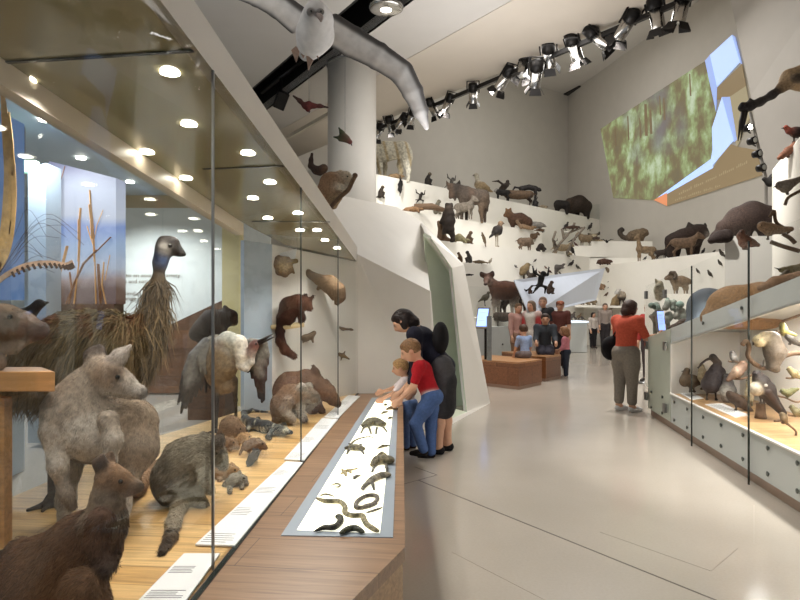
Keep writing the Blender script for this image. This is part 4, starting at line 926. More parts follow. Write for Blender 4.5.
p, r = smooth([(362, 489), (368, 484), (375, 480), (383, 477), (388, 476)], 14, [.01, .018, .028, .03, .02]); reptile('blue_tongue_lizard', p, r, (140, 132, 112), 'banded blue-tongue lizard raised on stubby legs by the right frame', 'lizard', [(368, 485, 363, 490), (372, 483, 374, 490)], bands((96, 90, 74), 60, (1, .6, 0)))
p, r = smooth([(373, 466), (380, 463), (388, 463)], 8, [.02, .05, .045]); reptile('snapping_turtle', p, r, (120, 110, 84), 'brown turtle cut by the right frame of the light table', 'turtle', [(376, 468, 372, 472), (386, 467, 387, 473)], spots((86, 78, 58), 60, .3))
p, r = smooth([(341, 474), (346, 471.5), (351, 470), (357, 468.5), (356, 467)], 10, [.006, .013, .008, .004, .002]); reptile('tan_gecko', p, r, (176, 160, 116), 'pale tan gecko with curled tail on the light table', 'lizard', [(344, 472, 342, 469.5), (345, 473, 346, 476), (349, 471, 351, 473)], lcol=(170, 154, 112))
p, r = smooth([(353, 477), (357, 476.5), (361, 475)], 6, [.004, .011, .003]); reptile('small_frog', p, r, (128, 120, 104), 'tiny grey frog between the gecko and the brown turtle', 'frog', [(356, 477, 354, 479)])
p, r = smooth([(347, 449), (355, 449.5), (362, 450)], 8, [.02, .038, .025]); reptile('thorny_lizard', p, r, (124, 116, 92), 'stout thorny lizard with long tail on the light table', 'lizard', [(350, 450, 347, 454), (360, 451, 364, 454), (351, 447, 349, 444), (359, 447, 362, 445)], spots((84, 76, 58), 80, .2))
p, r = smooth([(350, 447), (354, 441.5), (362, 438), (370, 437), (374, 438)], 12, [.01, .007, .005, .004, .002]); reptile('whip_tail_lizard', p, r, (120, 112, 90), 'slim lizard stretched behind the thorny lizard', 'lizard')
p, r = smooth([(365, 427), (373, 424.5), (382, 426)], 8, [.035, .062, .04]); reptile('freshwater_turtle', p, r, (112, 106, 82), 'big olive turtle with spread flippers on the light table', 'turtle', [(366, 428, 361, 433), (381, 428, 387, 432), (369, 430, 371, 434), (377, 430, 376, 434)], spots((80, 74, 56), 50, .2))
for pts, lab in (([(377, 449), (383, 447), (389, 446)], 'tiny skink by the right frame just below the big turtle'), ([(377, 456), (382, 454), (387, 456)], 'tiny brown skink above the brown turtle at the right frame'), ([(381, 414), (384, 413), (388, 412)], 'tiny frog above the big olive turtle'), ([(386, 410), (390, 409)], 'tiny dark frog near the far end of the light table'), ([(384, 405.5), (387, 405)], 'farthest tiny frog on the light table'), ([(388, 419), (392, 418)], 'little frog right of the big olive turtle')):
    p, r = smooth(pts, 5, [.004, .012, .006]); reptile('small_skink' if 'skink' in lab else 'small_frog', p, r, (122, 112, 88), lab, 'lizard' if 'skink' in lab else 'frog')
p, r = smooth([(387, 409.5), (392, 409), (397, 409.5)], 6, [.01, .022, .012]); reptile('painted_turtle', p, r, (120, 92, 66), 'flat brown turtle under the hand of the toddler', 'turtle')
# ================= white display tiers =================
def tierY(px, c): return c/(1-(px-CX)/F)
def tp3(px, c, z): Y = tierY(px, c); return V(((px-CX)/F*Y, Y, z))
T = {1: (20.5, 5.72), 2: (18.6, 4.4), 3: (16.8, 3.42), 4: (15.3, 2.72), 5: (13.6, 1.22)}
BK = V((-.707, .707, 0))
def tier(name, n, pxa, pxb, zb, depth=2.2):
    c, z = T[n]; a, b = tp3(pxa, c, z), tp3(pxb, c, z); d = BK*depth
    return struct(MB().prism([(a.x, a.y), (b.x, b.y), (b.x+d.x, b.y+d.y), (a.x+d.x, a.y+d.y)], zb, z).build(name, M['tier']))
tier('trim_20', 1, 330, 640, 0); tier('trim_21', 2, 340, 542, 0, 1.35); tier('trim_22', 3, 380, 597, 0, 1.28)
tier('trim_23', 4, 400, 493, 0, 1.06); tier('trim_24', 5, 400, 522, 1.001, 1.2)
# right-hand tier with its stepped blocks
RA, RB = V((7.74, 24, 3.06)), V((9.4, 15.6, 3.06))
def right_at(px):
    """point on the right tier's front edge seen at px"""
    k = (px-CX)/F; d = RB-RA; t = (k*RA.y-RA.x)/(d.x-k*d.y); return RA+d*t
struct(MB().prism([(RA.x, RA.y), (RB.x, RB.y), (RB.x+2.4, RB.y+.5), (RA.x+2.4, RA.y+.5)], 0, 3.06).build('trim_25', M['tier']))
q = right_at(612); struct(MB().prism([(7.5, 24.3), (9.9, 24.3), (9.9, 27), (7.5, 27)], 0, 4.05).build('trim_26', M['tier']))
# slanted white canopy over the passage
struct(MB().slab([at(514, 280, 15), at(605, 268, 21), at(596, 300, 20), at(530, 316, 14.5)], .06, (0, -1, .2)).build('trim_27', mat('canopy_light_tint', (206, 214, 228), .5, .02)))  # the bluish light on the white canopy is put into its colour
struct(MB().slab([at(588, 352, 24.2), at(650, 352, 23.6), at(650, 258, 23.6), at(588, 258, 24.2)], .08, (0, -1, 0)).build('wall_passage', M['tier']))
struct(MB().slab([at(548, 352, 23.9), at(595, 350, 23.9), at(595, 300, 23.9), at(548, 300, 23.9)], .08, (0, -1, 0)).build('wall_passage_left', M['tier']))
# glass case under the okapi tier, low white cabinets
o = empty('glass_cabinet', onz(505, 357, 0)); 
ca, cb = tp3(452, 13.2, 0), tp3(523, 13.2, 0); d = BK*.9
lb(MB().prism([(ca.x, ca.y), (cb.x, cb.y), (cb.x+d.x, cb.y+d.y), (ca.x+d.x, ca.y+d.y)], 0, 1.0), 'drawer_base', M['cabinet'], o)
nn = V((.707, -.707, 0)); kb = MB()
for i in range(4):
    for j in range(2):
        p = ca.lerp(cb, .3+.19*i)+nn*.01+V((0, 0, .3+.25*j)); kb.ball(p, .03, 8, 6)
lb(kb, 'knobs', M['steel'], o)
lb(MB().slab([ca+nn*.02+V((0, 0, 1.0)), cb+nn*.02+V((0, 0, 1.0)), cb+nn*.02+V((0, 0, 2.0)), ca+nn*.02+V((0, 0, 2.0))], .02, nn), 'glass_pane', M['glass'], o)
tag(o, 'low grey-green cabinet with knobs and glass behind the timber bench', 'cabinet')

# ================= generic small mounted animals =================
def put(b, name, m, loc, face, vox, label, cat, yaw=0, group=None, post=None):
    o = b.build(name, m, None, vox, post=post); o.location = loc
    o.rotation_euler = (0, 0, (0 if face > 0 else PI)+yaw); tag(o, label, cat, group); return o
def quad_body(h, L=1.15, col=(120, 90, 60), belly=None, leg=None, headc=None, neck=(.35, .35), head=.34, thick=.24, legr=.045, ears=.1, horns=None, tail=.35, pose='stand', mane=None, hump=0.0, tailup=0):
    """standing four-legged animal, h = shoulder height, faces +X"""
    belly = belly or col; leg = leg or col; headc = headc or col; b = Body(h*.09); L = L*h; zb = h*.74; r = thick*h
    sh, hp = V((L*.42, 0, zb)), V((-L*.42, 0, zb))
    b.chain([hp, V((0, 0, zb-.03*h)), sh], [r*.92, r*1.0, r*1.02], [col, col]); b.ell((0, 0, zb-r*.45), (L*.42, r*.75, r*.7), belly)
    if hump: b.ell((L*.3, 0, zb+r*.7), (L*.25, r*.7, hump*h), mane or col)
    nk = sh+V((neck[0]*h, 0, neck[1]*h)); b.chain([sh+V((0, 0, r*.2)), nk], [r*.72, r*.45], mane or col)
    hd = nk+V((head*h*.8, 0, -head*h*.5)); b.chain([nk, nk.lerp(hd, .5), hd], [r*.5, r*.4, r*.24], headc)
    for s in (-1, 1):
        y = s*r*.55
        for x, k in ((sh.x, 1), (hp.x, -1)):
            if pose == 'lie': b.chain([V((x, y, zb*.4)), V((x+.25*h*k, y, .05*h)), V((x+.05*h, y, .04*h))], [legr*h*1.5, legr*h, legr*h], leg)
            elif k > 0: b.chain([V((x, y, zb-r*.3)), V((x+.02*h, y, h*.34)), V((x+.02*h, y, .03*h))], [legr*h*1.8, legr*h, legr*h*.85], leg)
            else: b.chain([V((x, y, zb-r*.2)), V((x+.1*h, y, h*.46)), V((x-.07*h, y, h*.28)), V((x-.02*h, y, .03*h))], [legr*h*2.4, legr*h*1.6, legr*h, legr*h*.85], leg)
        if ears: b.chain([nk+V((-.02*h, s*r*.25, r*.3)), nk+V((-.05*h, s*r*.75, r*.3+ears*h))], [r*.14, r*.1], headc)
        if horns == 'curl': b.chain([nk+V((.0, s*r*.25, r*.4)), nk+V((-.12*h, s*r*.5, r*.75)), nk+V((-.2*h, s*r*.7, r*.1)), nk+V((-.05*h, s*r*.9, -r*.4))], [r*.22, r*.2, r*.15, r*.08], (110, 88, 66))
        elif horns: b.chain([nk+V((0, s*r*.2, r*.35)), nk+V((-.02*h, s*r*.9, r*.5)), nk+V((.02*h, s*r*1.1, r*.5+horns*h))], [r*.16, r*.13, r*.05], (60, 52, 46))
    if tail:
        e = hp+V((-r*.8, 0, r*.3)); f = e+(V((-.25*h, 0, -tail*h)) if not tailup else V((-tail*h*.6, 0, -.05*h)))
        if tailup: b.chain([e, f, f+V((-.22*h, 0, .2*h)), f+V((-.15*h, 0, .42*h)), f+V((.02*h, 0, .48*h)), f+V((.1*h, 0, .36*h))], [h*.075, h*.075, h*.075, h*.07, h*.06, h*.05], col)
        else: b.chain([e, f], [h*.04, h*.03], col)
    if pose == 'lie':
        for i, q in enumerate(b.p):
            if q[0] == 'c': b.p[i] = ('c', q[1]*np.array([1, 1, .72]), q[2]*np.array([1, 1, .72]), q[3], q[4], q[5])
    return b
def bird_body(h, col=(90, 80, 66), belly=None, headc=None, legc=(60, 50, 44), neck=.18, pitch=35, leg=.3, beak=.12, tail=.3, beakc=(50, 44, 40), fat=1.0, wings=None):
    """perching bird, h = overall height, faces +X"""
    belly = belly or col; headc = headc or col; b = Body(h*.05); lz = leg*h; a = math.radians(pitch); r = .17*h*fat
    bl = (1-leg)*h*.5; c = V((0, 0, lz+r*.9)); d = V((math.cos(a), 0, math.sin(a)))
    b.chain([c-d*bl*.55, c, c+d*bl*.5], [r*.6, r, r*.8], [col, col]); b.ell(c+V((.3*r, 0, -.25*r)), (r*.9, r*.75, r*.85), belly)
    n0 = c+d*bl*.5; n1 = n0+V((.05*h, 0, neck*h)); b.chain([n0, n1], [r*.6, r*.42], headc); b.ell(n1+V((.02*h, 0, .02*h)), (r*.6, r*.48, r*.5), headc)
    b.chain([n1+V((r*.5, 0, .02*h)), n1+V((r*.5+beak*h, 0, -.01*h))], [r*.17, r*.04], beakc)
    b.chain([c-d*bl*.5, c-d*(bl*.5+tail*h)-V((0, 0, .02*h))], [r*.45, r*.22], col)
    for s in (-1, 1):
        if wings: b.chain([c+d*bl*.3+V((0, s*r*.6, 0)), c+V((-.05*h, s*wings*h*.55, wings*h*.35)), c+V((-.2*h, s*wings*h, wings*h*.3))], [r*.4, r*.35, r*.12], col)
        else: b.ell(c-d*bl*.12+V((0, s*r*.75, 0)), (bl*.75, r*.3, r*.6), col, (0, -a, 0))
        if leg > .05: b.chain([c+V((-.02*h, s*r*.4, -r*.5)), V((0, s*r*.45, .02*h)), V((.08*h, s*r*.5, .012*h))], [r*.24, r*.13, r*.1], legc)
    return b
def monkey_body(h, col=(60, 48, 40), face=None, belly=None, tail=1, pose='sit'):
    """sitting or climbing long-armed animal, faces +X"""
    face = face or col; belly = belly or col; b = Body(h*.06)
    if pose == 'sit':
        b.chain([V((-.08*h, 0, .16*h)), V((-.05*h, 0, .42*h)), V((.04*h, 0, .66*h))], [.18*h, .17*h, .14*h], [col, col]); b.ell((.05*h, 0, .4*h), (.12*h, .12*h, .2*h), belly)
        b.ell((.12*h, 0, .84*h), (.13*h, .12*h, .13*h), col); b.ell((.22*h, 0, .81*h), (.06*h, .07*h, .06*h), face)
        for s in (-1, 1):
            b.chain([V((.02*h, s*.13*h, .64*h)), V((.16*h, s*.18*h, .42*h)), V((.3*h, s*.1*h, .4*h))], [.06*h, .05*h, .04*h], col)
            b.chain([V((-.05*h, s*.12*h, .14*h)), V((.2*h, s*.16*h, .3*h)), V((.17*h, s*.15*h, .05*h)), V((.28*h, s*.15*h, .03*h))], [.09*h, .07*h, .05*h, .035*h], col)
            b.ell((.1*h, s*.12*h, .88*h), (.03*h, .03*h, .04*h), face)
        if tail: b.chain([V((-.2*h, 0, .1*h)), V((-.4*h, 0, .06*h)), V((-.55*h, .05*h, .2*h)), V((-.5*h, .05*h, .42*h))], [.05*h, .045*h, .04*h, .03*h], col)
    elif pose == 'walk':
        b.chain([V((-.5*h, 0, .66*h)), V((0, 0, .76*h)), V((.42*h, 0, .66*h))], [.18*h, .17*h, .19*h], [col, col]); b.ell((.66*h, 0, .6*h), (.14*h, .13*h, .14*h), col); b.ell((.77*h, 0, .54*h), (.07*h, .07*h, .07*h), face)
        for s in (-1, 1):
            for x, k in ((.4, .06), (-.48, -.08)): b.chain([V((x*h, s*.12*h, .6*h)), V(((x+k)*h, s*.14*h, .3*h)), V((x*h, s*.14*h, .04*h))], [.1*h, .065*h, .05*h], col)
        if tail: b.chain([V((-.6*h, 0, .7*h)), V((-.95*h, 0, .75*h)), V((-1.1*h, 0, .5*h)), V((-1.0*h, 0, .25*h)), V((-.85*h, 0, .3*h))], [.07*h, .06*h, .055*h, .05*h, .04*h], col)
    else:
        b.chain([V((0, 0, .36*h)), V((.05*h, 0, .6*h))], [.1*h, .12*h], [col]); b.ell((.12*h, 0, .76*h), (.1*h, .1*h, .1*h), col); b.ell((.2*h, 0, .74*h), (.05*h, .06*h, .05*h), face)
        b.chain([V((.04*h, .1*h, .62*h)), V((.32*h, .12*h, .72*h)), V((.36*h, .12*h, 1.0*h))], [.05*h, .04*h, .035*h], col); b.chain([V((.04*h, -.1*h, .62*h)), V((-.25*h, -.12*h, .8*h)), V((-.3*h, -.12*h, 1.02*h))], [.05*h, .04*h, .035*h], col)
        b.chain([V((0, .07*h, .34*h)), V((.24*h, .1*h, .26*h)), V((.2*h, .1*h, .03*h))], [.06*h, .045*h, .035*h], col); b.chain([V((0, -.07*h, .34*h)), V((-.16*h, -.1*h, .2*h)), V((-.28*h, -.1*h, .03*h))], [.06*h, .045*h, .035*h], col)
        if tail: b.chain([V((-.08*h, 0, .32*h)), V((-.3*h, 0, .3*h)), V((-.5*h, 0, .12*h)), V((-.62*h, 0, .2*h))], [.035*h, .03*h, .03*h, .02*h], col)
    return b
def low_body(h, L=2.2, col=(110, 90, 66), headc=None, tail=.6, legs=True, arch=.0, belly=None):
    """low long animal (lizard, armadillo, mongoose, tortoise), faces +X"""
    headc = headc or col; b = Body(h*.1); l = L*h; r = h*.36
    b.chain([V((-l*.35, 0, r*1.05)), V((0, 0, r*1.2+arch*h)), V((l*.3, 0, r*1.1))], [r*.8, r*(1+arch), r*.75], [col, col]); b.chain([V((l*.3, 0, r*1.15)), V((l*.45, 0, r*1.2)), V((l*.55, 0, r*1.0))], [r*.55, r*.45, r*.22], headc)
    if tail: b.chain([V((-l*.35, 0, r)), V((-l*(.35+tail*.5), 0, r*.7)), V((-l*(.35+tail), 0, r*.5))], [r*.6, r*.35, r*.15], col)
    if legs:
        for x in (-.28, .24):
            for s in (-1, 1): b.chain([V((x*l, s*r*.6, r)), V((x*l+.05*l, s*r*1.1, r*.3)), V((x*l+.1*l, s*r*1.15, r*.15))], [r*.35, r*.26, r*.18], col)
    return b
PF = M['furfine']; W, TN, BR, DK, GR, RD, CR = (214, 206, 190), (172, 136, 92), (120, 86, 58), (52, 42, 36), (112, 106, 98), (122, 66, 38), (206, 184, 146)
def on(n, px, off=.3):
    c, z = T[n]; return tp3(px, c+off, z)
def hang(px, py, n, off=-.14):
    c, z = T[n]; Y = tierY(px, c+off); return at(px, py, Y)
def S(px, loc): return px*loc.y/F
def A1(kind, name, loc, hpx, fdir, label, cat, yaw=0.0, vox=.04, post=None, m=None, **k):
    h = S(hpx, loc); f = {'q': quad_body, 'b': bird_body, 'm': monkey_body, 'l': low_body}[kind]
    return put(f(h, **k), name, m or PF, loc, fdir, max(h*vox, .012), label, cat, yaw, None, post)
Body.sat, Body.val = .78, .8
# ---- top tier ----
def PXT(n, px, off, k=3): return PX(on(n, px, off).y, k)
ZB, ZD = (255, 248, 222), (226, 210, 176)
b = PXT(1, 392, .5); b.c([(370, 152, 9), (386, 150, 9.5), (402, 149, 8.5), (406, 153, 6)], ZB); b.c([(406, 154, 5), (407, 163, 3.2), (408.5, 169, 2.2), (408, 179.5, 1.8)], ZB); b.c([(402, 156, 4.5, .3), (400, 164, 2.8, .3), (401, 170, 2, .3), (400, 177, 1.6, .3)], ZD); b.c([(378, 156, 4), (380, 165, 2.4), (379.5, 174, 1.8)], ZB); b.c([(384, 156, 4, .3), (385, 166, 2, .3), (385, 175, 1.6, .3)], ZD); b.c([(409, 148, 1.2), (411, 156, 1), (410, 164, .6)], ZD); b.c([(372, 148, 6), (360, 140, 5), (352, 146, 3)], ZB)
o = b.done('pale_zebra', PF, .6, (392, 179), post=bands((176, 158, 122), 17, (1, 0, .25), .75)); o.location.z = T[1][1]; tag(o, 'cream faintly striped zebra beside the white column on the top tier', 'zebra')
A1('l', 'tan_cat', on(1, 396, .15), 7, 1, 'small tan cat at the feet of the pale zebra', 'cat', .2, col=TN)
A1('m', 'black_monkey', on(1, 428, .2), 14, 1, 'black and tan monkey hunched on the top tier right of the zebra', 'monkey', col=(48, 42, 38), face=(190, 166, 130), belly=TN, tail=0)
A1('m', 'grey_monkey', on(1, 451, .3), 16, 1, 'grey monkey leaping on the top tier above the wildebeest head', 'monkey', .3, col=(108, 102, 94), pose='hang')
A1('b', 'tall_pelican', on(1, 482, .3), 25, -1, 'cream and tan long-necked bird standing behind the wildebeest rump', 'bird', .3, col=(176, 146, 100), headc=(226, 214, 188), belly=(216, 198, 160), neck=.36, leg=.25, pitch=20, fat=1.1)
b = bird_body(S(18, on(1, 505)), (84, 70, 60), wings=.75, leg=.2, pitch=15, beak=.1); put(b, 'vulture', PF, on(1, 504, .35)+V((0, 0, .36)), 1, .022, 'dark brown vulture with raised wings on the top tier', 'bird', -.9)
A1('q', 'black_white_colobus', on(1, 503, .1), 11, -1, 'black and white colobus monkey under the vulture', 'monkey', .2, col=(44, 40, 38), headc=(206, 200, 190), tail=.2, L=1.1, ears=0, neck=(.15, .2))
A1('q', 'brown_sitatunga', on(1, 519, .35), 14, -1, 'brown antelope crouching on the top tier beside the vulture', 'antelope', .1, L=1.9, col=(112, 84, 58), leg=(60, 46, 36), thick=.3, ears=.06, tail=.1, neck=(.2, .1))
A1('m', 'black_spider_monkey', on(1, 529, .3)+V((0, 0, .34)), 15, 1, 'black monkey with tail curled down above the brown antelope', 'monkey', col=(42, 36, 34), pose='walk')
A1('m', 'white_ruffed_lemur', on(1, 535, .1), 11, 1, 'black and white lemur at the end of the row by the brown antelope', 'lemur', col=(48, 44, 42), belly=(220, 214, 204), face=(220, 214, 204), tail=0)
A1('l', 'flat_turtle', on(1, 543, .2), 5, 1, 'flat tan tortoise between the lemur and the black ape', 'tortoise', col=(168, 148, 116), tail=.1, L=1.8)
b = PXT(1, 562, .15); b.c([(559, 206, 4.4), (565, 206, 4)], (40, 34, 32)); b.c([(557.5, 207, 3), (557, 213, 1.8)], DK); b.c([(567, 207, 3), (567, 214.5, 1.6)], DK); b.e(557, 205, 2.4, 2.6, (44, 38, 34), 0, -.1)
o = b.done('black_ape', PF, .5, (562, 214)); o.location.z = T[1][1]; tag(o, 'shaggy black ape standing left of the musk ox', 'ape')
b = PXT(1, 579, .45); b.c([(571, 204, 6.5), (579, 203, 7.5), (586, 206, 6)], (70, 54, 42)); b.e(577, 207, 9, 5, (54, 42, 34)); b.e(569, 203, 3.6, 4.6, (84, 64, 50), 0, -.2); b.c([(572, 208, 4), (571.5, 215, 2.6)], DK); b.c([(586, 208, 4.4), (587, 217, 2.6)], DK); b.c([(576, 208, 4, .4), (577, 216, 2.4, .4)], DK)
o = b.done('musk_ox', PF, .6, (579, 217)); o.location.z = T[1][1]; tag(o, 'massive dark brown musk ox on the far end of the top tier', 'musk ox')
q = on(1, 594, .25); o = MB().box(q+V((0, 0, .35)), (.4, .4, .7)).build('clear_cover', M['glassback']); tag(o, 'small clear box cover right of the musk ox on the top tier', 'cover')
# ---- on the riser under the top tier and on tier two ----
A1('m', 'langur', hang(381, 198, 1), 13, 1, 'brown monkey clinging to the riser beside the white column', 'monkey', col=(62, 50, 40), face=(150, 120, 90), belly=(140, 116, 88))
A1('m', 'gibbon', hang(400, 196, 1), 19, 1, 'black long-limbed gibbon spread on the riser below the zebra', 'gibbon', 1.2, col=(38, 34, 32), pose='hang', tail=0, belly=W)
A1('m', 'howler', hang(420, 204, 1), 14, 1, 'dark monkey stretching right on the riser below the black and tan monkey', 'monkey', col=(66, 58, 52), pose='hang')
A1('l', 'orange_cat', on(2, 413, .15), 8, 1, 'small orange-brown wild cat on tier two near the block', 'cat', col=(164, 116, 70), L=2.4, tail=.3)
A1('m', 'sloth', hang(437, 214, 1, -1.2), 15, 1, 'shaggy grey-green sloth on the second tier left of the dark bear', 'sloth', col=(128, 120, 98), tail=0)
lg_ = on(2, 432, .1); o = MB().tube([lg_+V((-.55, -.2, .25)), lg_+V((0, 0, .28)), lg_+V((.45, .3, .2))], [.09, .11, .07], 10).build('tree_log', M['branch']); tag(o, 'lying tree log left of the dark standing bear', 'log')
st_ = on(3, 447, .25); b = PX(st_.y, 3); b.c([(441, 225, 3.2), (442, 233, 3.6), (441, 240, 4.5)], (112, 88, 62)); b.c([(442, 238, 3.5), (449, 240, 2)], (104, 80, 56)); b.c([(438.5, 222, 1.4), (441, 227, 2)], (104, 80, 56)); o = b.done('tree_stump', M['branch'], .5, (444, 241)); tag(o, 'brown tree stump beside the dark standing bear', 'stump')
b = PX(st_.y-.3, 3); SB = (58, 46, 38); b.c([(449, 207.5, 3.4), (448.5, 214, 4.6), (448, 222, 5.4), (449, 229, 5)], SB); b.e(449, 207, 3.2, 3.2, (74, 60, 50)); b.e(447.8, 208.5, 1.5, 1.3, (120, 98, 76), 0, -.12); b.c([(446.6, 204.6, .9), (446.3, 204, .8)], SB); b.c([(451.4, 204.6, .9), (451.8, 204, .8)], SB)
b.c([(445.5, 214, 2.4), (443, 220, 1.7), (440.5, 222.5, 1.3)], SB); b.c([(452, 214, 2.2), (453, 221, 1.6), (451, 226, 1.3)], (50, 40, 34)); b.c([(446, 229, 3), (443.5, 233, 2)], SB); b.c([(451, 230, 3), (452.5, 235, 2), (453, 240, 1.6), (451, 241, 1.2)], SB)
o = b.done('sun_bear', PF, .42, (449, 241)); tag(o, 'dark brown bear standing upright against the tree stump', 'bear')
b = PXT(2, 468, .35); WB, WD = (122, 104, 88), (84, 70, 60); b.c([(466, 195, 8), (474, 197, 7.6), (482, 196, 6.6)], WB); b.c([(465, 193, 7), (459, 190, 5), (454, 188, 3.6)], [WD, WD]); b.c([(454, 188, 3.4), (452, 193, 2.6), (450.5, 197, 2)], (70, 60, 52)); b.c([(455, 193, 2.6), (455, 200, 1)], WD)
b.c([(453, 185, 1.2), (448, 184.5, 1), (446.5, 181, .5)], (70, 62, 54)); b.c([(455, 185, 1.2, .3), (459, 183.5, 1, .3), (459.5, 180.5, .5, .3)], (70, 62, 54)); b.c([(451.5, 186.5, 1), (448, 188.5, .9)], (196, 186, 172)); b.c([(456, 186, 1), (459, 187, .8)], WD)
b.c([(463, 200, 4), (462, 209, 2.2), (461.5, 221.5, 1.5)], WB); b.c([(467, 200, 3.6, .4), (466.5, 210, 2, .4), (466.5, 221, 1.4, .4)], WD); b.c([(483, 198, 5), (482, 206, 3), (481, 211, 2), (482, 222, 1.5)], (140, 112, 86)); b.c([(485, 198, 3.6, .4), (485.5, 206, 2.6, .4), (484.5, 211, 1.8, .4), (485, 221.5, 1.3, .4)], (100, 80, 64)); b.c([(487, 192, 1.2), (488, 202, 1.2), (487.4, 211, .8)], (54, 44, 38))
o = b.done('wildebeest', PF, .5, (470, 222), post=bands((92, 76, 64), 9, (1, 0, .1), .6)); o.location.z = T[2][1]; tag(o, 'large brindled wildebeest with pale horn tip on the second tier', 'wildebeest')
A1('q', 'grey_duiker', on(2, 464, .0), 18, 1, 'small grey antelope in front of the legs of the wildebeest', 'antelope', -.6, L=.9, col=(148, 134, 116), legr=.05, ears=.1, neck=(.22, .4))
b = PXT(2, 518, .3); BG = (104, 66, 46); b.c([(513, 216, 4.6), (520, 217, 6), (527, 220, 5.6)], BG); b.c([(512, 215, 3.4), (508.5, 211.5, 2.8), (505, 213, 1.7)], [BG, (158, 112, 70)]); b.c([(507, 208.5, 1), (506, 206.4, .8)], (158, 112, 70)); b.c([(510, 208.5, 1), (510.6, 206.2, .8)], (150, 100, 62)); b.c([(512, 219, 3), (513, 226, 1.6)], (92, 62, 44)); b.c([(517, 219, 1.6, -.3), (521, 225, 1.6, -.4)], (170, 134, 100)); b.c([(523, 224, 2.4, -.3), (531, 226, 1.8, -.3)], (176, 136, 94))
o = b.done('bongo', PF, .5, (518, 227)); o.location.z = T[2][1]; tag(o, 'red-brown antelope resting on the second tier facing left', 'antelope')
A1('q', 'grey_tapir', on(2, 535, .35), 13, 1, 'pale grey animal lying behind the red-brown antelope', 'tapir', .2, L=1.0, col=(176, 168, 156), pose='lie', ears=.05, tail=0, neck=(.2, .05))
A1('l', 'tan_hare', on(2, 529, .0), 6, 1, 'tan hare at the front edge beside the red-brown antelope', 'hare', col=(178, 136, 92), tail=.1)
A1('l', 'thin_weasel', on(2, 540, .05), 4, 1, 'slim brown weasel at the tier corner by the pale grey animal', 'weasel', col=BR)
# ---- tier three ----
A1('l', 'green_iguana', on(3, 459, .2), 8, 1, 'long olive green lizard beside the tree stump', 'lizard', .2, col=(160, 148, 100), L=2.6, tail=.5, arch=.3)
A1('m', 'brown_macaque', on(3, 469, .2), 14, 1, 'small brown macaque holding a twig on the third tier', 'monkey', col=(104, 80, 54), tail=0, face=(160, 120, 90))
b = low_body(S(4.6, on(3, 481)), 2.6, (124, 98, 66), tail=.6); o = put(b, 'climbing_mongoose', PF, on(3, 482, .0)+V((0, 0, .2)), 1, .02, 'brown mongoose climbing upright right of the macaque', 'mongoose'); o.rotation_euler = (0, -1.25, PI)
A1('b', 'rhea', on(3, 497, .1), 25, 1, 'dark long-legged ostrich standing alone on the third tier', 'bird', .3, col=(66, 58, 54), headc=(190, 150, 110), legc=(190, 170, 140), neck=.2, leg=.5, pitch=40, fat=1.1)
A1('q', 'brown_warthog', on(3, 525, .15), 12, 1, 'stocky grey-brown wild pig standing on the white riser step', 'pig', .2, L=.85, col=(140, 112, 86), thick=.34, legr=.06, ears=.05, tail=.1, neck=(.1, .0))
A1('b', 'small_flier', hang(521, 240, 2), 5, 1, 'tiny dark bird pinned above the wild pig', 'bird', wings=.8, leg=.02, pitch=10, col=(84, 74, 66))
A1('q', 'fox_head', hang(533, 242, 2, -.05), 8, 1, 'brown fox mask mounted right of the wild pig', 'fox', .2, L=.6, col=(122, 92, 64), thick=.34, legr=.03, tail=0)
A1('l', 'dark_hedgehog', on(3, 541, .05), 7, 1, 'round dark hedgehog at the foot of the branch', 'hedgehog', col=(58, 46, 40), L=1.3, tail=0, arch=.3)
bq = on(3, 553, .1); mb = MB()
for pts in ([(0, 0, 0), (.25, 0, .35), (.6, 0, .75), (1.1, .1, .95)], [(.1, 0, .1), (0, 0, .5), (.1, 0, .8)], [(.4, 0, .5), (.35, .1, .9)], [(.7, 0, .8), (.75, -.1, 1.1)], [(.5, 0, 0), (.75, 0, .5), (1.15, 0, .95)]): mb.tube([bq+V(p) for p in pts], [.05, .045, .04, .025][:len(pts)], 8)
o = mb.build('forked_branch', mat('grey_branch', (110, 100, 88), .7, .1, 20)); tag(o, 'bare forked branch with climbing animals on the third tier', 'branch')
A1('m', 'branch_monkey', bq+V((.05, -.12, .2)), 9, -1, 'small brown monkey low on the forked branch', 'monkey', col=(92, 74, 56), pose='hang')
A1('l', 'dark_genet', bq+V((.7, -.1, .86)), 5, 1, 'dark red-brown mongoose lying along the top of the forked branch', 'mongoose', col=(92, 62, 46), L=2.6, tail=.5)
A1('q', 'tan_gazelle', on(3, 562, .2), 13, 1, 'tan gazelle lying right of the forked branch', 'gazelle', .1, col=(198, 170, 128), pose='lie', L=1.1, ears=.12, neck=(.2, .35))
A1('b', 'dark_eagle', on(3, 573, .4)+V((0, 0, .55)), 9, 1, 'dark eagle gliding above the tan gazelle', 'bird', pitch=18, col=(70, 60, 54), leg=.1, tail=.4, fat=.8)
A1('b', 'guinea_fowl', on(3, 572, .1), 14, -1, 'slim black and white bird right of the tan gazelle', 'bird', pitch=60, col=(66, 60, 58), belly=(190, 180, 170), fat=.8)
for px, h, f, c, lab in ((566, 10, 1, (60, 54, 50), 'dark stork standing high on the white wall left of the heron'), (590, 9, 1, (74, 66, 62), 'small dark heron standing high on the white wall right of the stork')):
    A1('b', 'stork', hang(px, 231, 1), h, f, lab, 'bird', pitch=50, col=c, leg=.35, neck=.2)
o = MB().box(hang(565, 232, 1, -.1), (.5, .2, .05)).build('bird_ledge', M['tier']); tag(o, 'small white ledge under the dark stork', 'ledge')
A1('q', 'tawny_fox', on(3, 586, .3)+V((0, 0, .45)), 11, -1, 'tawny long-haired fox on the step above the black and white bird', 'fox', .2, col=(166, 138, 102), thick=.32, ears=.15, L=.9)
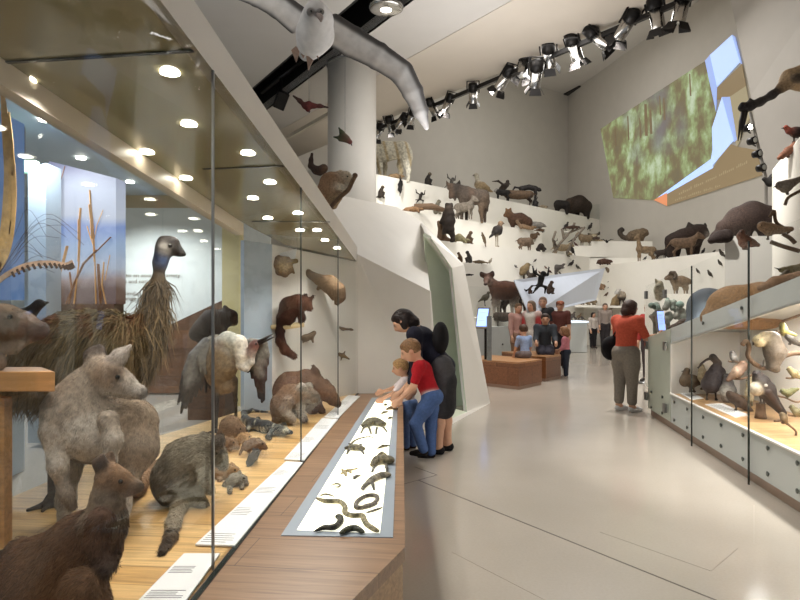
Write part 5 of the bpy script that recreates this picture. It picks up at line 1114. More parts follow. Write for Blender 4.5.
o = MB().box(on(3, 586, .3)+V((0, 0, .22)), (1.5, .6, .44)).build('white_step', M['tier']); tag(o, 'low white step under the tawny fox', 'step')
A1('l', 'dark_tortoise', on(3, 591, -.02), 6, 1, 'dark brown tortoise at the hooves of the cream goat', 'tortoise', col=(78, 58, 42), L=1.7, tail=.05)
A1('q', 'cream_goat', on(3, 599, .3), 19, -1, 'cream long-haired goat standing on the far third tier', 'goat', .9, col=(200, 174, 128), headc=(228, 210, 168), thick=.3, L=.9, horns=.15, legr=.06)
def RK(px, off=.4):
    k = (px-CX)/F; a = RA+V((off, 0, 0)); d = RB-RA; t = (k*a.y-a.x)/(d.x-k*d.y); return a+d*t
A1('l', 'brown_aardvark', V((7.78, 23.6, 3.08)), 8, 1, 'brown aardvark lying right of the cream goat', 'aardvark', col=(106, 70, 52), L=1.8, tail=.2)
A1('b', 'dark_bat', at(607, 243, 24.0), 7, 1, 'black fruit bat spread on the white wall above the aardvark', 'bat', 1.57, wings=1.0, col=(44, 38, 36), leg=.02, pitch=15, tail=.1)
A1('l', 'brown_wombat', V((7.62, 24.1, 4.08)), 4.5, 1, 'small brown marsupial left of the black fruit bat', 'marsupial', col=(104, 80, 66), L=1.5, tail=0)
# ---- tier four and the wall below ----
A1('m', 'tan_baboon', on(4, 460, .15), 11, -1, 'brown baboon sitting at the edge of the white block', 'baboon', col=(128, 92, 56), tail=0, face=(90, 64, 50))
A1('m', 'meerkat', on(4, 469, .15), 13, -1, 'slim dark meerkat standing on the fourth tier', 'meerkat', col=(92, 84, 76), belly=(196, 186, 172), tail=0)
A1('l', 'small_lizard', on(4, 479, .1), 5, -1, 'little tan lizard right of the meerkat', 'lizard', col=(136, 112, 80), L=2.4)
A1('b', 'pale_wader', on(4, 490, .1), 8, 1, 'pale grey wader bird at the end of the fourth tier', 'bird', pitch=45, col=(186, 172, 150))
A1('l', 'dark_squirrel', hang(469, 276, 4, -.1), 3, 1, 'thin dark squirrel running along a twig below the baboon', 'squirrel', col=(62, 52, 44), L=3, tail=.8)
A1('b', 'kiwi', hang(524, 280, 3, -.15), 20, 1, 'round tan kiwi with long bill pinned on the white wall', 'bird', pitch=50, col=(158, 130, 86), beak=.3, tail=.02, fat=1.25, neck=.12)
for px, py, h, lab, c in ((516, 268, 5, 'tiny grey bird left of the tan kiwi', GR), (535, 262, 5, 'tiny grey bird in flight above the kiwi', GR), (540, 274, 5, 'tiny red-brown bird right of the kiwi', (130, 84, 66)), (546, 269, 5, 'tiny reddish bird above and right of the kiwi', (136, 88, 70)), (550, 273, 6, 'little maroon bird left of the grey anteater', (96, 56, 50)), (560, 274, 4, 'tiny dark bird under the grey anteater', DK), (571, 266, 9, 'dark parrot perched right of the grey anteater', (62, 52, 48)), (568, 257, 6, 'small olive bird above the dark parrot', (126, 116, 88)), (578, 269, 7, 'dark speckled bird perched right of the dark parrot', (86, 78, 68)), (576, 246, 6, 'little red bird near the black and white bird', (140, 90, 76)), (535, 239, 5, 'tiny brown bird above the fox mask', BR)):
    A1('b', 'small_bird', hang(px, py, 3, -.12), h, 1 if px % 2 else -1, lab, 'bird', col=c, wings=.6 if px in (535, 516) else None, leg=.12, belly=(190, 176, 160) if px in (546, 578) else None)
b = low_body(S(7, hang(561, 270, 3)), 2.4, (110, 100, 94), tail=.3, arch=.35); o = put(b, 'grey_anteater', PF, hang(560, 272, 3), 1, .025, 'arched grey anteater climbing the white wall', 'anteater'); o.rotation_euler = (0, -.75, 0)
# okapi tier
b = PXT(5, 500, .4); OK_ = (122, 72, 48); b.c([(497, 292, 7.4), (505, 292, 8), (514, 292, 7.4)], [OK_, OK_]); b.e(505, 297, 11, 6, (88, 54, 40)); b.c([(496, 290, 6), (492, 286, 4.2), (488, 281, 3.4)], OK_)
b.c([(487.5, 279.5, 3), (486.5, 283, 2.4, -.2), (485.6, 286.5, 1.7, -.35)], [(150, 84, 62), (176, 140, 120)]); b.e(485.4, 287, 1.5, 1.1, (50, 40, 36), 0, -.42); b.c([(485, 278.5, 1.4), (482.3, 277.4, 2), (481, 275.6, .9)], (74, 54, 46)); b.c([(490, 278, 1.4), (492, 276.8, 2), (492.6, 274.8, .9)], (74, 54, 46)); b.c([(489.4, 283, 1.4, -.1), (490, 286, 1.2, -.1)], (206, 190, 172))
for (x, yb, dy) in ((494, 318, 0), (498, 317, .5), (512, 321, .1), (516, 319, .5)): b.c([(x+(.5 if x < 505 else 1), 297, 4.2 if x > 505 else 3, dy), (x, 306, 2, dy), (x+.4, yb, 1.4, dy)], [(150, 120, 100), (212, 200, 182)])
b.c([(520, 288, 1.2), (521, 297, .9), (520.6, 303, .7)], DK); o = b.done('okapi', PF, .5, (503, 320), post=None); o.location.z = T[5][1]; tag(o, 'red-brown okapi with big ears looking out over the timber bench', 'okapi')
A1('q', 'sable_calf', on(5, 513, .8), 36, 1, 'dark young antelope with upright horns behind the okapi rump', 'antelope', .4, col=(80, 64, 52), horns=.28, L=.7, thick=.2)
A1('b', 'crested_pigeon', hang(485, 306, 4, -.25), 17, 1, 'grey-brown crested bird below the okapi head', 'bird', pitch=30, col=(130, 120, 98), leg=.35)
A1('q', 'bush_pig', tp3(504, 13.42, 1.0), 13, -1, 'dark brown bush pig with lowered head inside the low glass cabinet', 'pig', .2, col=(84, 62, 46), L=1.3, thick=.34, neck=(.15, -.1), ears=.08)
A1('m', 'capuchin', at(540, 294, 15.2), 27, 1, 'black spider monkey hanging by long arms under the white canopy', 'monkey', col=(28, 26, 26), pose='hang')
for px, py, h, c, lab in ((530, 294, 8, (96, 66, 48), 'brown head-shaped specimen left of the hanging black monkey'), (550, 294, 14, (96, 74, 60), 'brown long-haired specimen right of the hanging black monkey')):
    A1('m', 'brown_specimen', at(px, py, 15.2), h, 1, lab, 'specimen', col=c, tail=0)
# right cluster on the passage wall
Yp = 23.4
def pw(px, py, Y=Yp): return at(px, py, Y)
led = MB().slab([at(575, 305, 22.6), at(633, 306, 22.2), at(633, 306, 23.6), at(575, 305, 23.9)], .08, (0, 0, 1)).build('display_shelf', M['tier']); tag(led, 'white shelf holding tortoises and the badger on the passage wall', 'shelf')
A1('b', 'brown_owl', pw(609, 276), 12, -1, 'brown hawk perched on the passage wall left of the tall seal', 'bird', pitch=35, col=(150, 126, 98), neck=.1)
A1('b', 'tall_seal', pw(620, 287), 24, -1, 'tall tan penguin-shaped seal upright on the passage wall', 'seal', .6, pitch=75, col=(166, 136, 100), headc=(104, 80, 60), leg=.03, neck=.15, fat=1.05, beak=.05, tail=.1)
A1('l', 'sand_crab', pw(599, 290), 9, 1, 'wide reddish crab with spread legs on the passage wall', 'crab', col=(182, 138, 100), L=1.2, tail=0)
A1('l', 'brown_tortoise', pw(579, 304.5, 22.9), 9, 1, 'domed dark brown tortoise on the white shelf', 'tortoise', col=(104, 72, 52), L=1.25, tail=0, arch=.35)
A1('l', 'tan_tortoise', pw(591, 305, 22.9), 8, 1, 'pale tan tortoise right of the dark brown one on the shelf', 'tortoise', col=(176, 150, 112), L=1.3, tail=0, arch=.3)
A1('b', 'fur_seal', pw(616, 305.5, 22.7), 21, 1, 'leaning tan fur seal behind the badger on the shelf', 'seal', pitch=55, col=(178, 146, 98), leg=.03, beak=.05, fat=1.2)
A1('q', 'badger', pw(626, 305.5, 22.4), 13, -1, 'black and white badger standing on the shelf end', 'badger', .4, col=(196, 176, 148), leg=(50, 42, 38), headc=(230, 224, 214), thick=.34, L=1.0, ears=.05, post=bands((60, 50, 44), 9, (0, 0, 1), .4))
A1('l', 'pale_pangolin', pw(633, 287), 11, 1, 'pale tan rounded armadillo right of the tall seal', 'armadillo', col=(196, 164, 118), L=1.4, tail=.1, arch=.4)
for px, py, h, c, lab in ((593, 276, 4, BR, 'tiny brown bird above the reddish crab'), (599, 275, 4, DK, 'tiny dark bird upper right of the reddish crab'), (610, 282, 6, (96, 60, 50), 'small red-brown bird below the brown hawk'), (609, 288, 4, DK, 'tiny dark bird right of the reddish crab'), (606, 296, 6, (140, 104, 80), 'small tan bird below the reddish crab')):
    A1('b', 'small_bird', pw(px, py), h, 1, lab, 'bird', col=c, leg=.1)
# right-hand tier
cq = V((9.1, 24.8, 4.05)); b = PX(24.8, 3); b.c([(632, 234.5, 4.6), (637, 234, 5), (641, 233, 4.4)], (160, 132, 98)); b.c([(642, 232, 3.6), (645, 231.6, 2.8), (647, 233, 1.4)], (150, 122, 92)); b.c([(642.6, 229, .8), (642.8, 228.4, .7)], (110, 90, 70)); b.c([(629, 236.5, 2), (626, 237.4, 1.6), (622.5, 236, 1.5), (620, 233, 1.5), (619.6, 230, 1.4), (621.6, 228.3, 1.3), (623.2, 229.2, 1.1)], [(130, 108, 84), (84, 72, 62), (110, 92, 74), (76, 66, 58)])
for x in (630, 633, 639.5, 642): b.c([(x, 236, 1.8), (x+.4, 240.6, 1)], (130, 106, 80))
o = b.done('ring_tailed_cuscus', PF, .4, (636, 241.6)); o.location.z = 4.05; tag(o, 'tawny cuscus with curled dark tail on the high white block', 'cuscus')
A1('q', 'guanaco', RK(646, .45), 17, -1, 'slim tan guanaco with long neck on the right tier', 'guanaco', .1, col=(172, 138, 98), neck=(.1, .75), head=.25, thick=.2, L=.95, belly=(214, 196, 164))
A1('b', 'grey_heron', RK(645, .1), 6, 1, 'small grey bird at the feet of the guanaco', 'bird', col=GR)
A1('q', 'black_goat_kid', RK(661, .3), 10, 1, 'small black goat kid between the guanaco and the gaur', 'goat', -.9, col=(66, 50, 42), L=.9, thick=.27)
gq = RK(686, 1.0); b = PX(gq.y, 4); GA = (66, 46, 36); b.c([(675, 239, 9), (684, 236, 9), (693, 234, 9)], GA); b.c([(691, 229, 5), (697, 228, 6)], (60, 42, 32)); b.c([(697, 230, 6), (702, 229, 5), (706, 232, 3.2)], (62, 44, 36)); b.e(706.6, 232.4, 1.6, 1.6, (196, 180, 164), 0, -.15); b.c([(692, 226, 1.2), (689.5, 223, 1), (688.6, 220.5, .5)], (70, 60, 52)); b.c([(703, 226, 1.2, .2), (705, 224, 1, .2), (705, 221, .5, .2)], (70, 60, 52)); b.c([(699, 226, 1.4), (702, 224.6, 1)], GA); b.c([(699, 236, 5), (700, 241, 2)], (56, 40, 32))
for (x, yb, dy, c) in ((671, 258, 0, GA), (677, 257, .6, (54, 38, 30)), (690, 256, 0, (92, 68, 52)), (696, 255, .6, (70, 50, 40))): b.c([(x+1, 242, 4.6, dy), (x, 249, 2.6, dy), (x, yb, 2.1, dy)], c)
b.c([(667, 236, 1.2), (667, 248, .9), (667.4, 253, 1.2)], DK); o = b.done('gaur', PF, .6, (683, 257)); o.location.z = RA.z; tag(o, 'massive dark brown gaur bull with upturned horns on the right tier', 'gaur')
A1('q', 'gaur_calf', RK(683, .35), 20, 1, 'tan calf standing in front of the gaur bull', 'calf', -.3, L=.85, col=(134, 102, 74), ears=.1, thick=.24)
for px, h, lab in ((703, 8, 'black bird standing right of the gaur'), (714, 5, 'small dark plover right of the black bird')): A1('b', 'black_bird', RK(px, .3), h, 1, lab, 'bird', col=(44, 36, 34), pitch=50 if px == 703 else 20)
# ram, birds on the riser
rq = at(678, 294, 11.6); o = MB().box((rq.x, rq.y, rq.z/2), (1.0, .6, rq.z)).build('display_block', M['tier']); tag(o, 'white block under the curled-horn ram', 'block')
b = PX(rq.y, 3); RM = (140, 108, 76); b.c([(675, 281, 4), (681, 281, 4.8), (686, 281.5, 4.2)], RM); b.c([(674, 279.6, 3), (671, 277, 2.4), (667, 278, 1.5), (665.6, 278.8, 1)], [RM, (120, 92, 66)]); b.e(678, 284, 5, 2, (190, 170, 140)); b.c([(670, 275.5, 1), (671, 272.6, 1, -.05), (674.4, 272.6, 1, -.1), (676, 275.6, .9, -.12), (674.6, 278.4, .7, -.14), (672.4, 278.6, .5, -.16)], (96, 78, 60))
for (x, dy) in ((674.5, 0), (677, .2), (684.5, 0), (687, .2)): b.c([(x, 283, 1.8, dy), (x, 288, 1, dy), (x, 294, .8, dy)], (176, 150, 118))
b.c([(689.6, 280.6, .8), (690.2, 283, .6)], RM); o = b.done('mouflon_ram', PF, .35, (681, 294.4)); tag(o, 'brown mouflon ram with big curled horns on a white block', 'ram')
for px, py, h, lab in ((698, 273, 7, 'small dark bird climbing the white riser right of the ram'), (710, 276, 9, 'brown cicada-like bird lower on the riser'), (720, 265, 8, 'dark bird at the edge of the white box'), (722, 256, 10, 'slim dark bird above the white box edge')):
    A1('b', 'riser_bird', right_at(px)-V((.12, 0, 0)) if False else at(px, py, right_at(px).y-.2), h, -1, lab, 'bird', col=(82, 70, 58), leg=.1, pitch=50)
Body.sat, Body.val = .9, .95
# ---- tapir on the tall white box, tall panel with birds ----
bx = at(725, 236, 10.6); ex_ = at(776, 236, 10.6)
o = MB().prism([(bx.x, 10.6), (ex_.x, 10.6), (ex_.x+.75, 11.9), (bx.x+.72, 11.9)], 0, bx.z).build('tall_white_box', M['white']); tag(o, 'tall white box under the big dark anteater', 'plinth')
b = PX(11.2, 5); b.c([(722, 226, 5), (738, 219, 11), (752, 215, 13), (768, 219, 12), (774, 228, 8)], [(92, 74, 66), (70, 54, 48), (62, 48, 42), (66, 50, 44)]); b.c([(724, 228, 5), (716, 237, 4.5), (711, 241, 3)], (62, 46, 40)); b.c([(735, 226, 6), (733, 236, 4)], DK); b.c([(748, 226, 6), (747, 237, 4)], DK); b.c([(764, 228, 7), (764, 238, 4.5)], DK); b.c([(772, 230, 6, .3), (773, 238, 4, .3)], DK)
o = b.done('giant_anteater', M['fur'], .9, (748, 239)); tag(o, 'big dark shaggy anteater with lowered snout on the tall white box', 'anteater')
b = PX(10.5, 4); b.c([(726, 236, 7), (719, 237, 5.4), (712, 239.6, 2.6), (709, 240.6, 1.2)], (52, 40, 36)); o = b.done('dark_tapir', M['fur'], .8, (722, 246)); tag(o, 'dark snout of an animal peering out beside the white box', 'animal')
pA, pB, pC, pD = at(775, 320, 9), at(775, 168, 9), at(800, 138, 8.4), at(840, 92, 7.6)
o = MB().slab([V((pA.x, 9, 0)), V((pD.x, 7.6, 0)), pD, pC, pB], .15, (-.3, -.95, 0)).build('faceted_white_wall', M['tier']); tag(o, 'tall white faceted wall with mounted birds at the right edge', 'display wall')
def bird_px(name, Y, body, col, belly, head, beak_, legs, tail, label, wingc=None, m=None, headc=None, beakc=(58, 50, 44), legc=(70, 60, 50), legend=None, cat='bird', eyer=1.1, wing_=None, bell=None):
    """bird from points: body chain, head (x,y,r), beak end (x,y), legs [(x0,y0,x1,y1)], tail (x,y,r)"""
    b = PX(Y, 1.5); b.c(body, col); x, y, r = body[len(body)//2][:3]
    if belly: b.e(*(bell or (x-.25*r, y+.25*r)), r*.8, r*.9, belly, 0, -r*.35*Y/F)
    hx, hy, hr = head; b.c([body[-1], (hx, hy, hr)], headc or col)
    if tail: b.c([body[0], tail], wingc or col)
    for (a, d, e, f) in legs: b.c([(a, d, .9), (e, f, .8), (e+(1.6 if hx > x else -1.6), f, .6)], legc)
    o = b.done(name, m or M['feather'], .45, (x, max([l[3] for l in legs] or [y+r])))
    beak(o, b, [(hx+(beak_[0][0]-hx)*.25, hy+(beak_[0][1]-hy)*.25)]+beak_, [hr*.42*Y/F]+[hr*.3*Y/F]*(len(beak_)-1)+[.002], beakc)
    if wing_:
        wb = Body(.01)
        for (x0, y0, x1, y1, r0, c0) in wing_: wb.cone(b.P(x0, y0, -r*.8*Y/F), b.P(x1, y1, -r*.45*Y/F), r0*Y/F, r0*.45*Y/F, c0)
        wo = wb.build('wing', M['feather'], None, .5*Y/F); wo.data.transform(Matrix.Translation(-o.location)); wo.parent = o
    eye(o, b.P(hx+(beak_[0][0]-hx)*.12, hy-hr*.2, -hr*Y/F*.9), eyer*Y/F*.5)
    tag(o, label, cat); return o
def twig(Y, pts, r, label, name='perch_branch'):
    c = at(*pts[len(pts)//2], Y); o = MB().tube(arc([at(x, y, Y) for x, y in pts], max(6, len(pts)*4)), r*Y/F, 8).build(name, M['branch']); tag(o, label, 'branch'); return o
Yq = 8.3
bird_px('currawong', Yq, [(792, 183, 4), (786, 186, 6), (780, 185.5, 4)], (112, 100, 88), (150, 138, 122), (779.5, 184.5, 3), [(773, 187.5)], [(786, 190, 788, 194)], (802, 178, 2.5), 'grey-brown bird on a bent branch on the tall white panel')
twig(Yq, [(785, 205), (788, 198), (796, 193), (806, 188)], 1.6, 'bent dark branch under the grey-brown bird on the tall panel')
bird_px('speckled_owl', Yq, [(780, 230, 4), (770, 229, 6), (764, 227, 5)], (150, 118, 86), (176, 146, 112), (762, 226, 4.6), [(758.5, 229)], [(768, 233, 768, 239)], (791, 229, 2.6), 'speckled tan frogmouth stretched along a branch by the tall panel')
twig(Yq, [(770, 217), (774, 211), (776, 222), (784, 228), (789, 233)], 1.7, 'forked twig behind the speckled frogmouth'); twig(Yq, [(783, 234), (790, 238), (795, 243)], 2.2, 'short cut branch below the speckled frogmouth'); twig(Yq, [(771, 242), (782, 246), (799, 251)], 2.2, 'long straight branch below the speckled frogmouth')
bird_px('brown_pigeon', 7.5, [(752, 243, 4), (745, 241, 6), (741, 236, 4)], (124, 84, 66), (150, 108, 86), (742, 232.5, 3), [(738, 233)], [(744, 246, 744, 249), (746, 246, 747, 249)], (758, 245, 2), 'brown pigeon perched above the dark glass joint')
bird_px('green_parrot', 8.0, [(800, 268, 4), (792, 270, 4.5), (784, 270, 3)], (150, 134, 92), None, (781, 270, 2.4), [(774, 267.5)], [(790, 273, 788, 277)], (812, 266, 2), 'olive tan bird pointing left near the foot of the tall panel')
bird_px('olive_dove', 7.8, [(778, 282, 3), (783, 278, 4), (786, 274, 3)], (110, 94, 70), None, (787, 272, 2.4), [(790, 271)], [(783, 281, 783, 284)], (775, 284, 2), 'small dark olive dove under the olive tan bird')
bird_px('brush_turkey', 8.6, [(802, 133, 6), (795, 132, 5), (789, 131, 3)], (60, 48, 44), None, (786, 127.5, 2.4), [(781, 128.5)], [(794, 136, 794, 142)], None, 'dark brush turkey with a red head at the right photo edge', headc=(176, 76, 52))
bird_px('red_pheasant', 8.6, [(782, 156, 3), (788, 151, 4), (793, 147, 3)], (150, 96, 70), None, (794, 144, 2.4), [(797, 144)], [(788, 154, 788, 157)], (779, 158, 2), 'reddish bird half hidden behind the top of the tall panel')
b = PX(9.6, 4); b.c([(764, 179, 2), (770, 183, 3), (774, 178, 4), (778, 180, 5)], (40, 36, 34)); o = b.done('black_monkey', M['fur'], .7, (774, 184)); tag(o, 'small black animal reaching out beside the tall white panel', 'animal')
# large stork over the panel
b = PX(8.2, 4); ST = (196, 160, 118)
b.c([(782, 87, 5), (790, 79, 9), (802, 78, 12), (830, 76, 16)], [ST, (206, 176, 134), ST]); b.e(798, 78, 6, 4, (70, 60, 54), 0, -.14); b.c([(784, 86, 4.2), (772, 95, 3.6), (760, 102, 3.6), (750, 106, 4.2), (744, 108, 4.4)], [(66, 58, 56), (84, 78, 76), (72, 66, 64), (52, 46, 46)])
b.c([(751, 104, 1.2), (750, 99, .8)], (44, 40, 40)); b.c([(742, 104, 1.4), (740, 108, 1.4)], (40, 36, 36))
o = b.done('jabiru_stork', M['feather'], .6, (806, 90)); beak(o, b, [(744, 110), (741, 122), (738, 141)], [.035, .028, .006]); beak(o, b, [(746, 111), (744, 122), (740.5, 140)], [.03, .022, .006]); eye(o, b.P(745, 106, -.05), .012)
tag(o, 'huge dark-necked stork with downward bill hanging over the tall panel', 'bird')

M['soft'] = furmat('soft_plumage', bscale=7, bump=.15, var=.07)
def wires(o, pts):
    mb = MB()
    for p in pts: mb.tube([V(p)-o.location, V((p[0], p[1], ZC))-o.location], .004, 5)
    mb.build('hanging_wire', M['steel'], o)
# ================= hanging birds and the roof animals =================
b = PX(9.4, 6); AW, AG = (226, 224, 222), (74, 70, 68)
b.c([(306, 54, 6, .25), (310, 46, 13, .2), (315, 34, 18), (317, 20, 15, -.25), (316, 12, 11, -.45)], AW); b.e(314, 13, 9, 8, (196, 194, 194), 0, -.5)
b.e(310, 12, 3, 3, (110, 106, 104), 0, -.66); b.e(321, 12, 3, 3, (110, 106, 104), 0, -.66)
o = b.done('albatross', M['soft'], .8, (315, 34)); tag(o, 'large white albatross hanging with outspread wings below the ceiling', 'bird')
for ex2 in (311, 321): eye(o, b.P(ex2, 11.5, -.69), .02)
beak(o, b, [(318, 14, -.6), (321, 18, -.72), (321, 22, -.72)], [.05, .04, .012], (150, 136, 130))
def alba_wing(spine, wid, nm):
    w_ = Body(.05)
    for i in range(len(spine)-1):
        (x0, y0), (x1, y1) = spine[i], spine[i+1]; r0, r1 = wid[i], wid[i+1]; dy = .12+.07*i
        P0, P1 = b.P(x0, y0, dy), b.P(x1, y1, dy+.07); u_ = 9.4/F
        pd = V((-(P1-P0).z, 0, (P1-P0).x)).normalized(); pd = pd if pd.z > 0 else -pd
        for k, (oo, c) in enumerate(((.85, AG), (.35, AW), (-.2, (226, 222, 218)), (-.7, (214, 208, 202)))):
            w_.cone(P0+pd*oo*r0*u_, P1+pd*oo*r1*u_, r0*u_*.36, r1*u_*.36, c)
        w_.cone(P0-pd*1.05*r0*u_, P1-pd*1.05*r1*u_, r0*u_*.15, r1*u_*.15, (48, 45, 44))
    wo = w_.build(nm, M['soft'], None, .02); wo.data.transform(Matrix.Translation(-o.location)); wo.parent = o
    me = wo.data; c = [v.co.y for v in me.vertices]
alba_wing([(330, 28), (352, 42), (378, 56), (402, 72), (413, 92), (421, 112), (427, 128)], [13, 13, 11.5, 10.5, 9, 6.5, 1.5], 'wing')
wires(o, [b.P(315, 34, .2)])
alba_wing([(300, 22), (280, 6), (258, -4), (236, -10), (205, -16)], [12, 11, 9, 7, 3], 'wing')
ft = MB()
for pts in ([(296, 46), (291, 50), (296, 62), (300, 50)], [(306, 54), (308, 70), (313, 60)], [(313, 50), (319, 60), (317, 50)], [(300, 52), (303, 58), (307, 52)]): ft.slab([b.P(x, y, .12)-o.location for x, y in pts], .03, (0, -1, 0))
ft.build('tail_feathers', mat('brown_tail', (134, 112, 98), .7, .2, 20), o)
b = PX(11.0, 3); RC, GN = (92, 36, 34), (58, 70, 46)
b.c([(293.5, 96, 1), (300, 101, 1.8), (305, 106, 2.4), (309, 105, 3.2), (314, 106, 2), (320, 106, 1.6), (328, 107.5, .8)], [(58, 44, 40), (80, 48, 42), RC, RC, (100, 46, 42), (60, 46, 42)]); b.c([(308, 107, 2.6), (308, 110, 2)], RC)
o = b.done('crimson_parrot', M['plain'], .4, (309, 106)); tag(o, 'crimson parrot gliding with level wings left of the white column', 'bird'); beak(o, b, [(309.5, 111), (309, 113)], [.02, .004])
wires(o, [b.P(309, 104)])
b = PX(11.6, 3); b.c([(339, 128, .8), (342, 133, 2), (346, 138, 2.6)], [GN, GN]); b.c([(334, 137, .8), (341, 138, 2), (346, 139, 2.2)], [GN, (84, 84, 60)]); b.c([(345, 138, 3), (350, 142, 2.4)], (110, 48, 50)); b.c([(340, 140, 1), (344, 139, 1.6)], GN)
o = b.done('green_parrot', M['plain'], .4, (345, 139)); tag(o, 'green and red parrot flying in front of the white column', 'bird'); beak(o, b, [(351, 143), (352, 146)], [.02, .004])
wires(o, [b.P(345, 137)])
# tree kangaroo on the fascia
b = PX(6.9, 1.6); TK, TC = (176, 136, 100), (240, 226, 200)
b.c([(328, 194, 12), (332, 184, 12), (340, 178, 7)], [TK, TK]); b.e(327, 197, 9, 10, (140, 96, 66)); b.c([(340, 178, 6.5), (346, 177, 5.5), (349, 180, 3.6)], [TC, TC]); b.e(350, 181, 1.6, 1.6, (70, 52, 42)); b.c([(341, 173, 1.8), (340.5, 171, 1.2)], TC)
b.c([(336, 186, 4.5, -.08), (343, 188, 3.4, -.1), (348, 190, 2.6, -.08)], TC); b.c([(345, 182, 3), (348, 187, 2.4, -.05)], TC); b.c([(332, 198, 6, -.06), (338, 197, 4, -.08), (334, 206, 3, -.06)], (186, 158, 120)); b.c([(322, 201, 5), (330, 208, 3)], TK)
o = b.done('tree_kangaroo', M['fur'], .5, (330, 208)); tag(o, 'fawn tree kangaroo hugging a branch on top of the glass case', 'tree kangaroo'); eye(o, b.P(347.5, 176.5, -.055), .01)
add_coat(o, 'fur', M['hair'], 9000, .014, .002, lambda p: np.tile(np.array([-.5, 0, -.9]), (len(p), 1)), .4, 51)
o = MB().tube(arc([at(x, y, 6.78) for x, y in ((330, 208), (338, 199), (348, 190), (352, 182), (355, 176))], 14), .024, 10).ball(at(355, 175.5, 6.78), .03).build('perch_branch', M['branch']); tag(o, 'slanted brown branch held by the fawn tree kangaroo', 'branch')
b = PX(6.75, 3); b.c([(332, 210, 2.6), (334, 214, 3)], DK); o = b.done('dark_tail_tip', M['fur'], .5, (333, 217)) if False else None
b = PX(9.3, 3); b.c([(312, 154, 1.4), (311, 160, 1.8), (311, 166, 2.6), (316, 170, 3.6), (322, 170, 4)], (58, 40, 32)); b.e(324, 168, 4, 4, (70, 48, 36)); b.e(325, 169, 2, 2, (120, 90, 64), 0, -.05); b.c([(316, 171, 2.4), (320, 174, 1.8)], DK)
o = b.done('red_titi_monkey', M['fur'], .6, (317, 175)); tag(o, 'dark red-brown monkey with raised tail left of the column foot', 'monkey')

# ================= stage lights on the rail =================
rail = MB()
pr = [onz(x, y, ZC-.18) for x, y in ((376, 130), (690, -2))]; ra, rb = ext(pr[0], pr[1], 18.5), ext(pr[0], pr[1], 9.5); ra.z = rb.z = ZC-.18
o = MB().bar(ra, rb, .07, .09).build('lighting_rail', M['dark']); tag(o, 'long black lighting rail along the ceiling edge', 'rail')
def spotlight(barn):
    r = empty('stage_spotlight', (0, 0, 0)); R = Euler((0, 0, 0)).to_matrix()
    MB().lathe([(.06, -.3), (.13, -.27), (.14, -.08), (.12, -.05)], (0, 0, 0), 16).build('lamp_housing', M['dark'], r)
    MB().lathe([(.115, -.05), (.115, .26), (.12, .27), (.1, .28)], (0, 0, 0), 18).build('chrome_barrel', M['chrome'], r); cbr = r.children[0] if r.children[0].name.startswith('chrome') else [c for c in r.children if c.name.startswith('chrome')][0]
    MB().lathe([(.095, .268), (.095, .283)], (0, 0, 0), 16).build('lens', M['lens'], cbr)
    y = MB(); y.bar((-.17, 0, 0), (-.17, 0, -.34), .03, .02).bar((.17, 0, 0), (.17, 0, -.34), .03, .02).bar((-.18, 0, -.34), (.18, 0, -.34), .03, .02); y.build('yoke', M['dark'], r)
    for a in range(4):
        R = Matrix.Rotation(a*PI/2, 3, 'Z'); p = [R@V(q) for q in ((-.1, .115, .27), (.1, .115, .27), (.13, .19, .4), (-.13, .19, .4))]
        MB().slab(p, .006).build('barn_door', M['dark'], cbr)
    return r
M['lens'] = mat('spot_lens', (220, 220, 214), .1, .05, 8)
sl = spotlight(True); first = True
SPN = ((379, 131), (390, 124), (402, 121), (412, 116), (432, 107), (448, 103), (473, 93), (505, 78), (524, 64), (536, 74), (549, 54), (574, 47), (597, 37), (627, 24), (656, 12), (682, 5))
ORD = ['first', 'second', 'third', 'fourth', 'fifth', 'sixth', 'seventh', 'eighth', 'ninth', 'tenth', 'eleventh', 'twelfth', 'thirteenth', 'fourteenth', 'fifteenth', 'sixteenth', 'seventeenth', 'last']
rs = random.Random(3)
for i, (x, y) in enumerate(SPN):
    o = sl if first else copy_tree(sl); first = False
    k = (x-CX)/F; d = rb-ra; t = (k*ra.y-ra.x)/(d.x-k*d.y); Y = (ra+d*t).y
    p = at(x, y, Y); tgt = V((p.x+rs.uniform(-3, 3.5), p.y+rs.uniform(-1, 5), p.z-rs.uniform(2.5, 5))); o.location = p
    o.rotation_euler = (tgt-p).to_track_quat('Z', 'Y').to_euler(); s_ = .82 if x < 500 else 1.0; o.scale = (s_,)*3
    tag(o, 'black and chrome stage spotlight, %s along the rail counted from the column' % ORD[i], 'spotlight', 'stage spotlights along the ceiling rail')
# wall lights beside the projection
rw, rwn = vplane(K, wr2)
for (x, y, lab, c) in ((747, 128, 'small lit spotlight on the wall above the projected olive corner', 1), (752, 141, 'upper of three black spotlights at the right of the projected picture', 0), (757, 154, 'middle of three black spotlights at the right of the projected picture', 0), (761, 168, 'lowest of three black spotlights at the right of the projected picture', 0)):
    p = at(x, y, 12.5); o = empty('wall_spotlight', p); o.scale = (.72,)*3
    MB().lathe([(.05, -.12), (.1, -.1), (.11, .1), (.09, .11)], (0, 0, 0), 14, Euler((PI/2, .5, .3)).to_matrix()).build('lamp_housing', M['dark'], o)
    MB().lathe([(.075, .108), (.075, .118)], (0, 0, 0), 14, Euler((PI/2, .5, .3)).to_matrix()).build('lens', M['lamp'] if c else M['lens'], o)
    MB().bar((0, 0, .05), (.18, .12, .16), .03, .03).bar((0, 0, -.08), (.16, .1, -.12), .03, .03).build('bracket', M['dark'], o); tag(o, lab, 'spotlight')
pole = [at(746, 120, 12.5), at(764, 178, 12.5)]
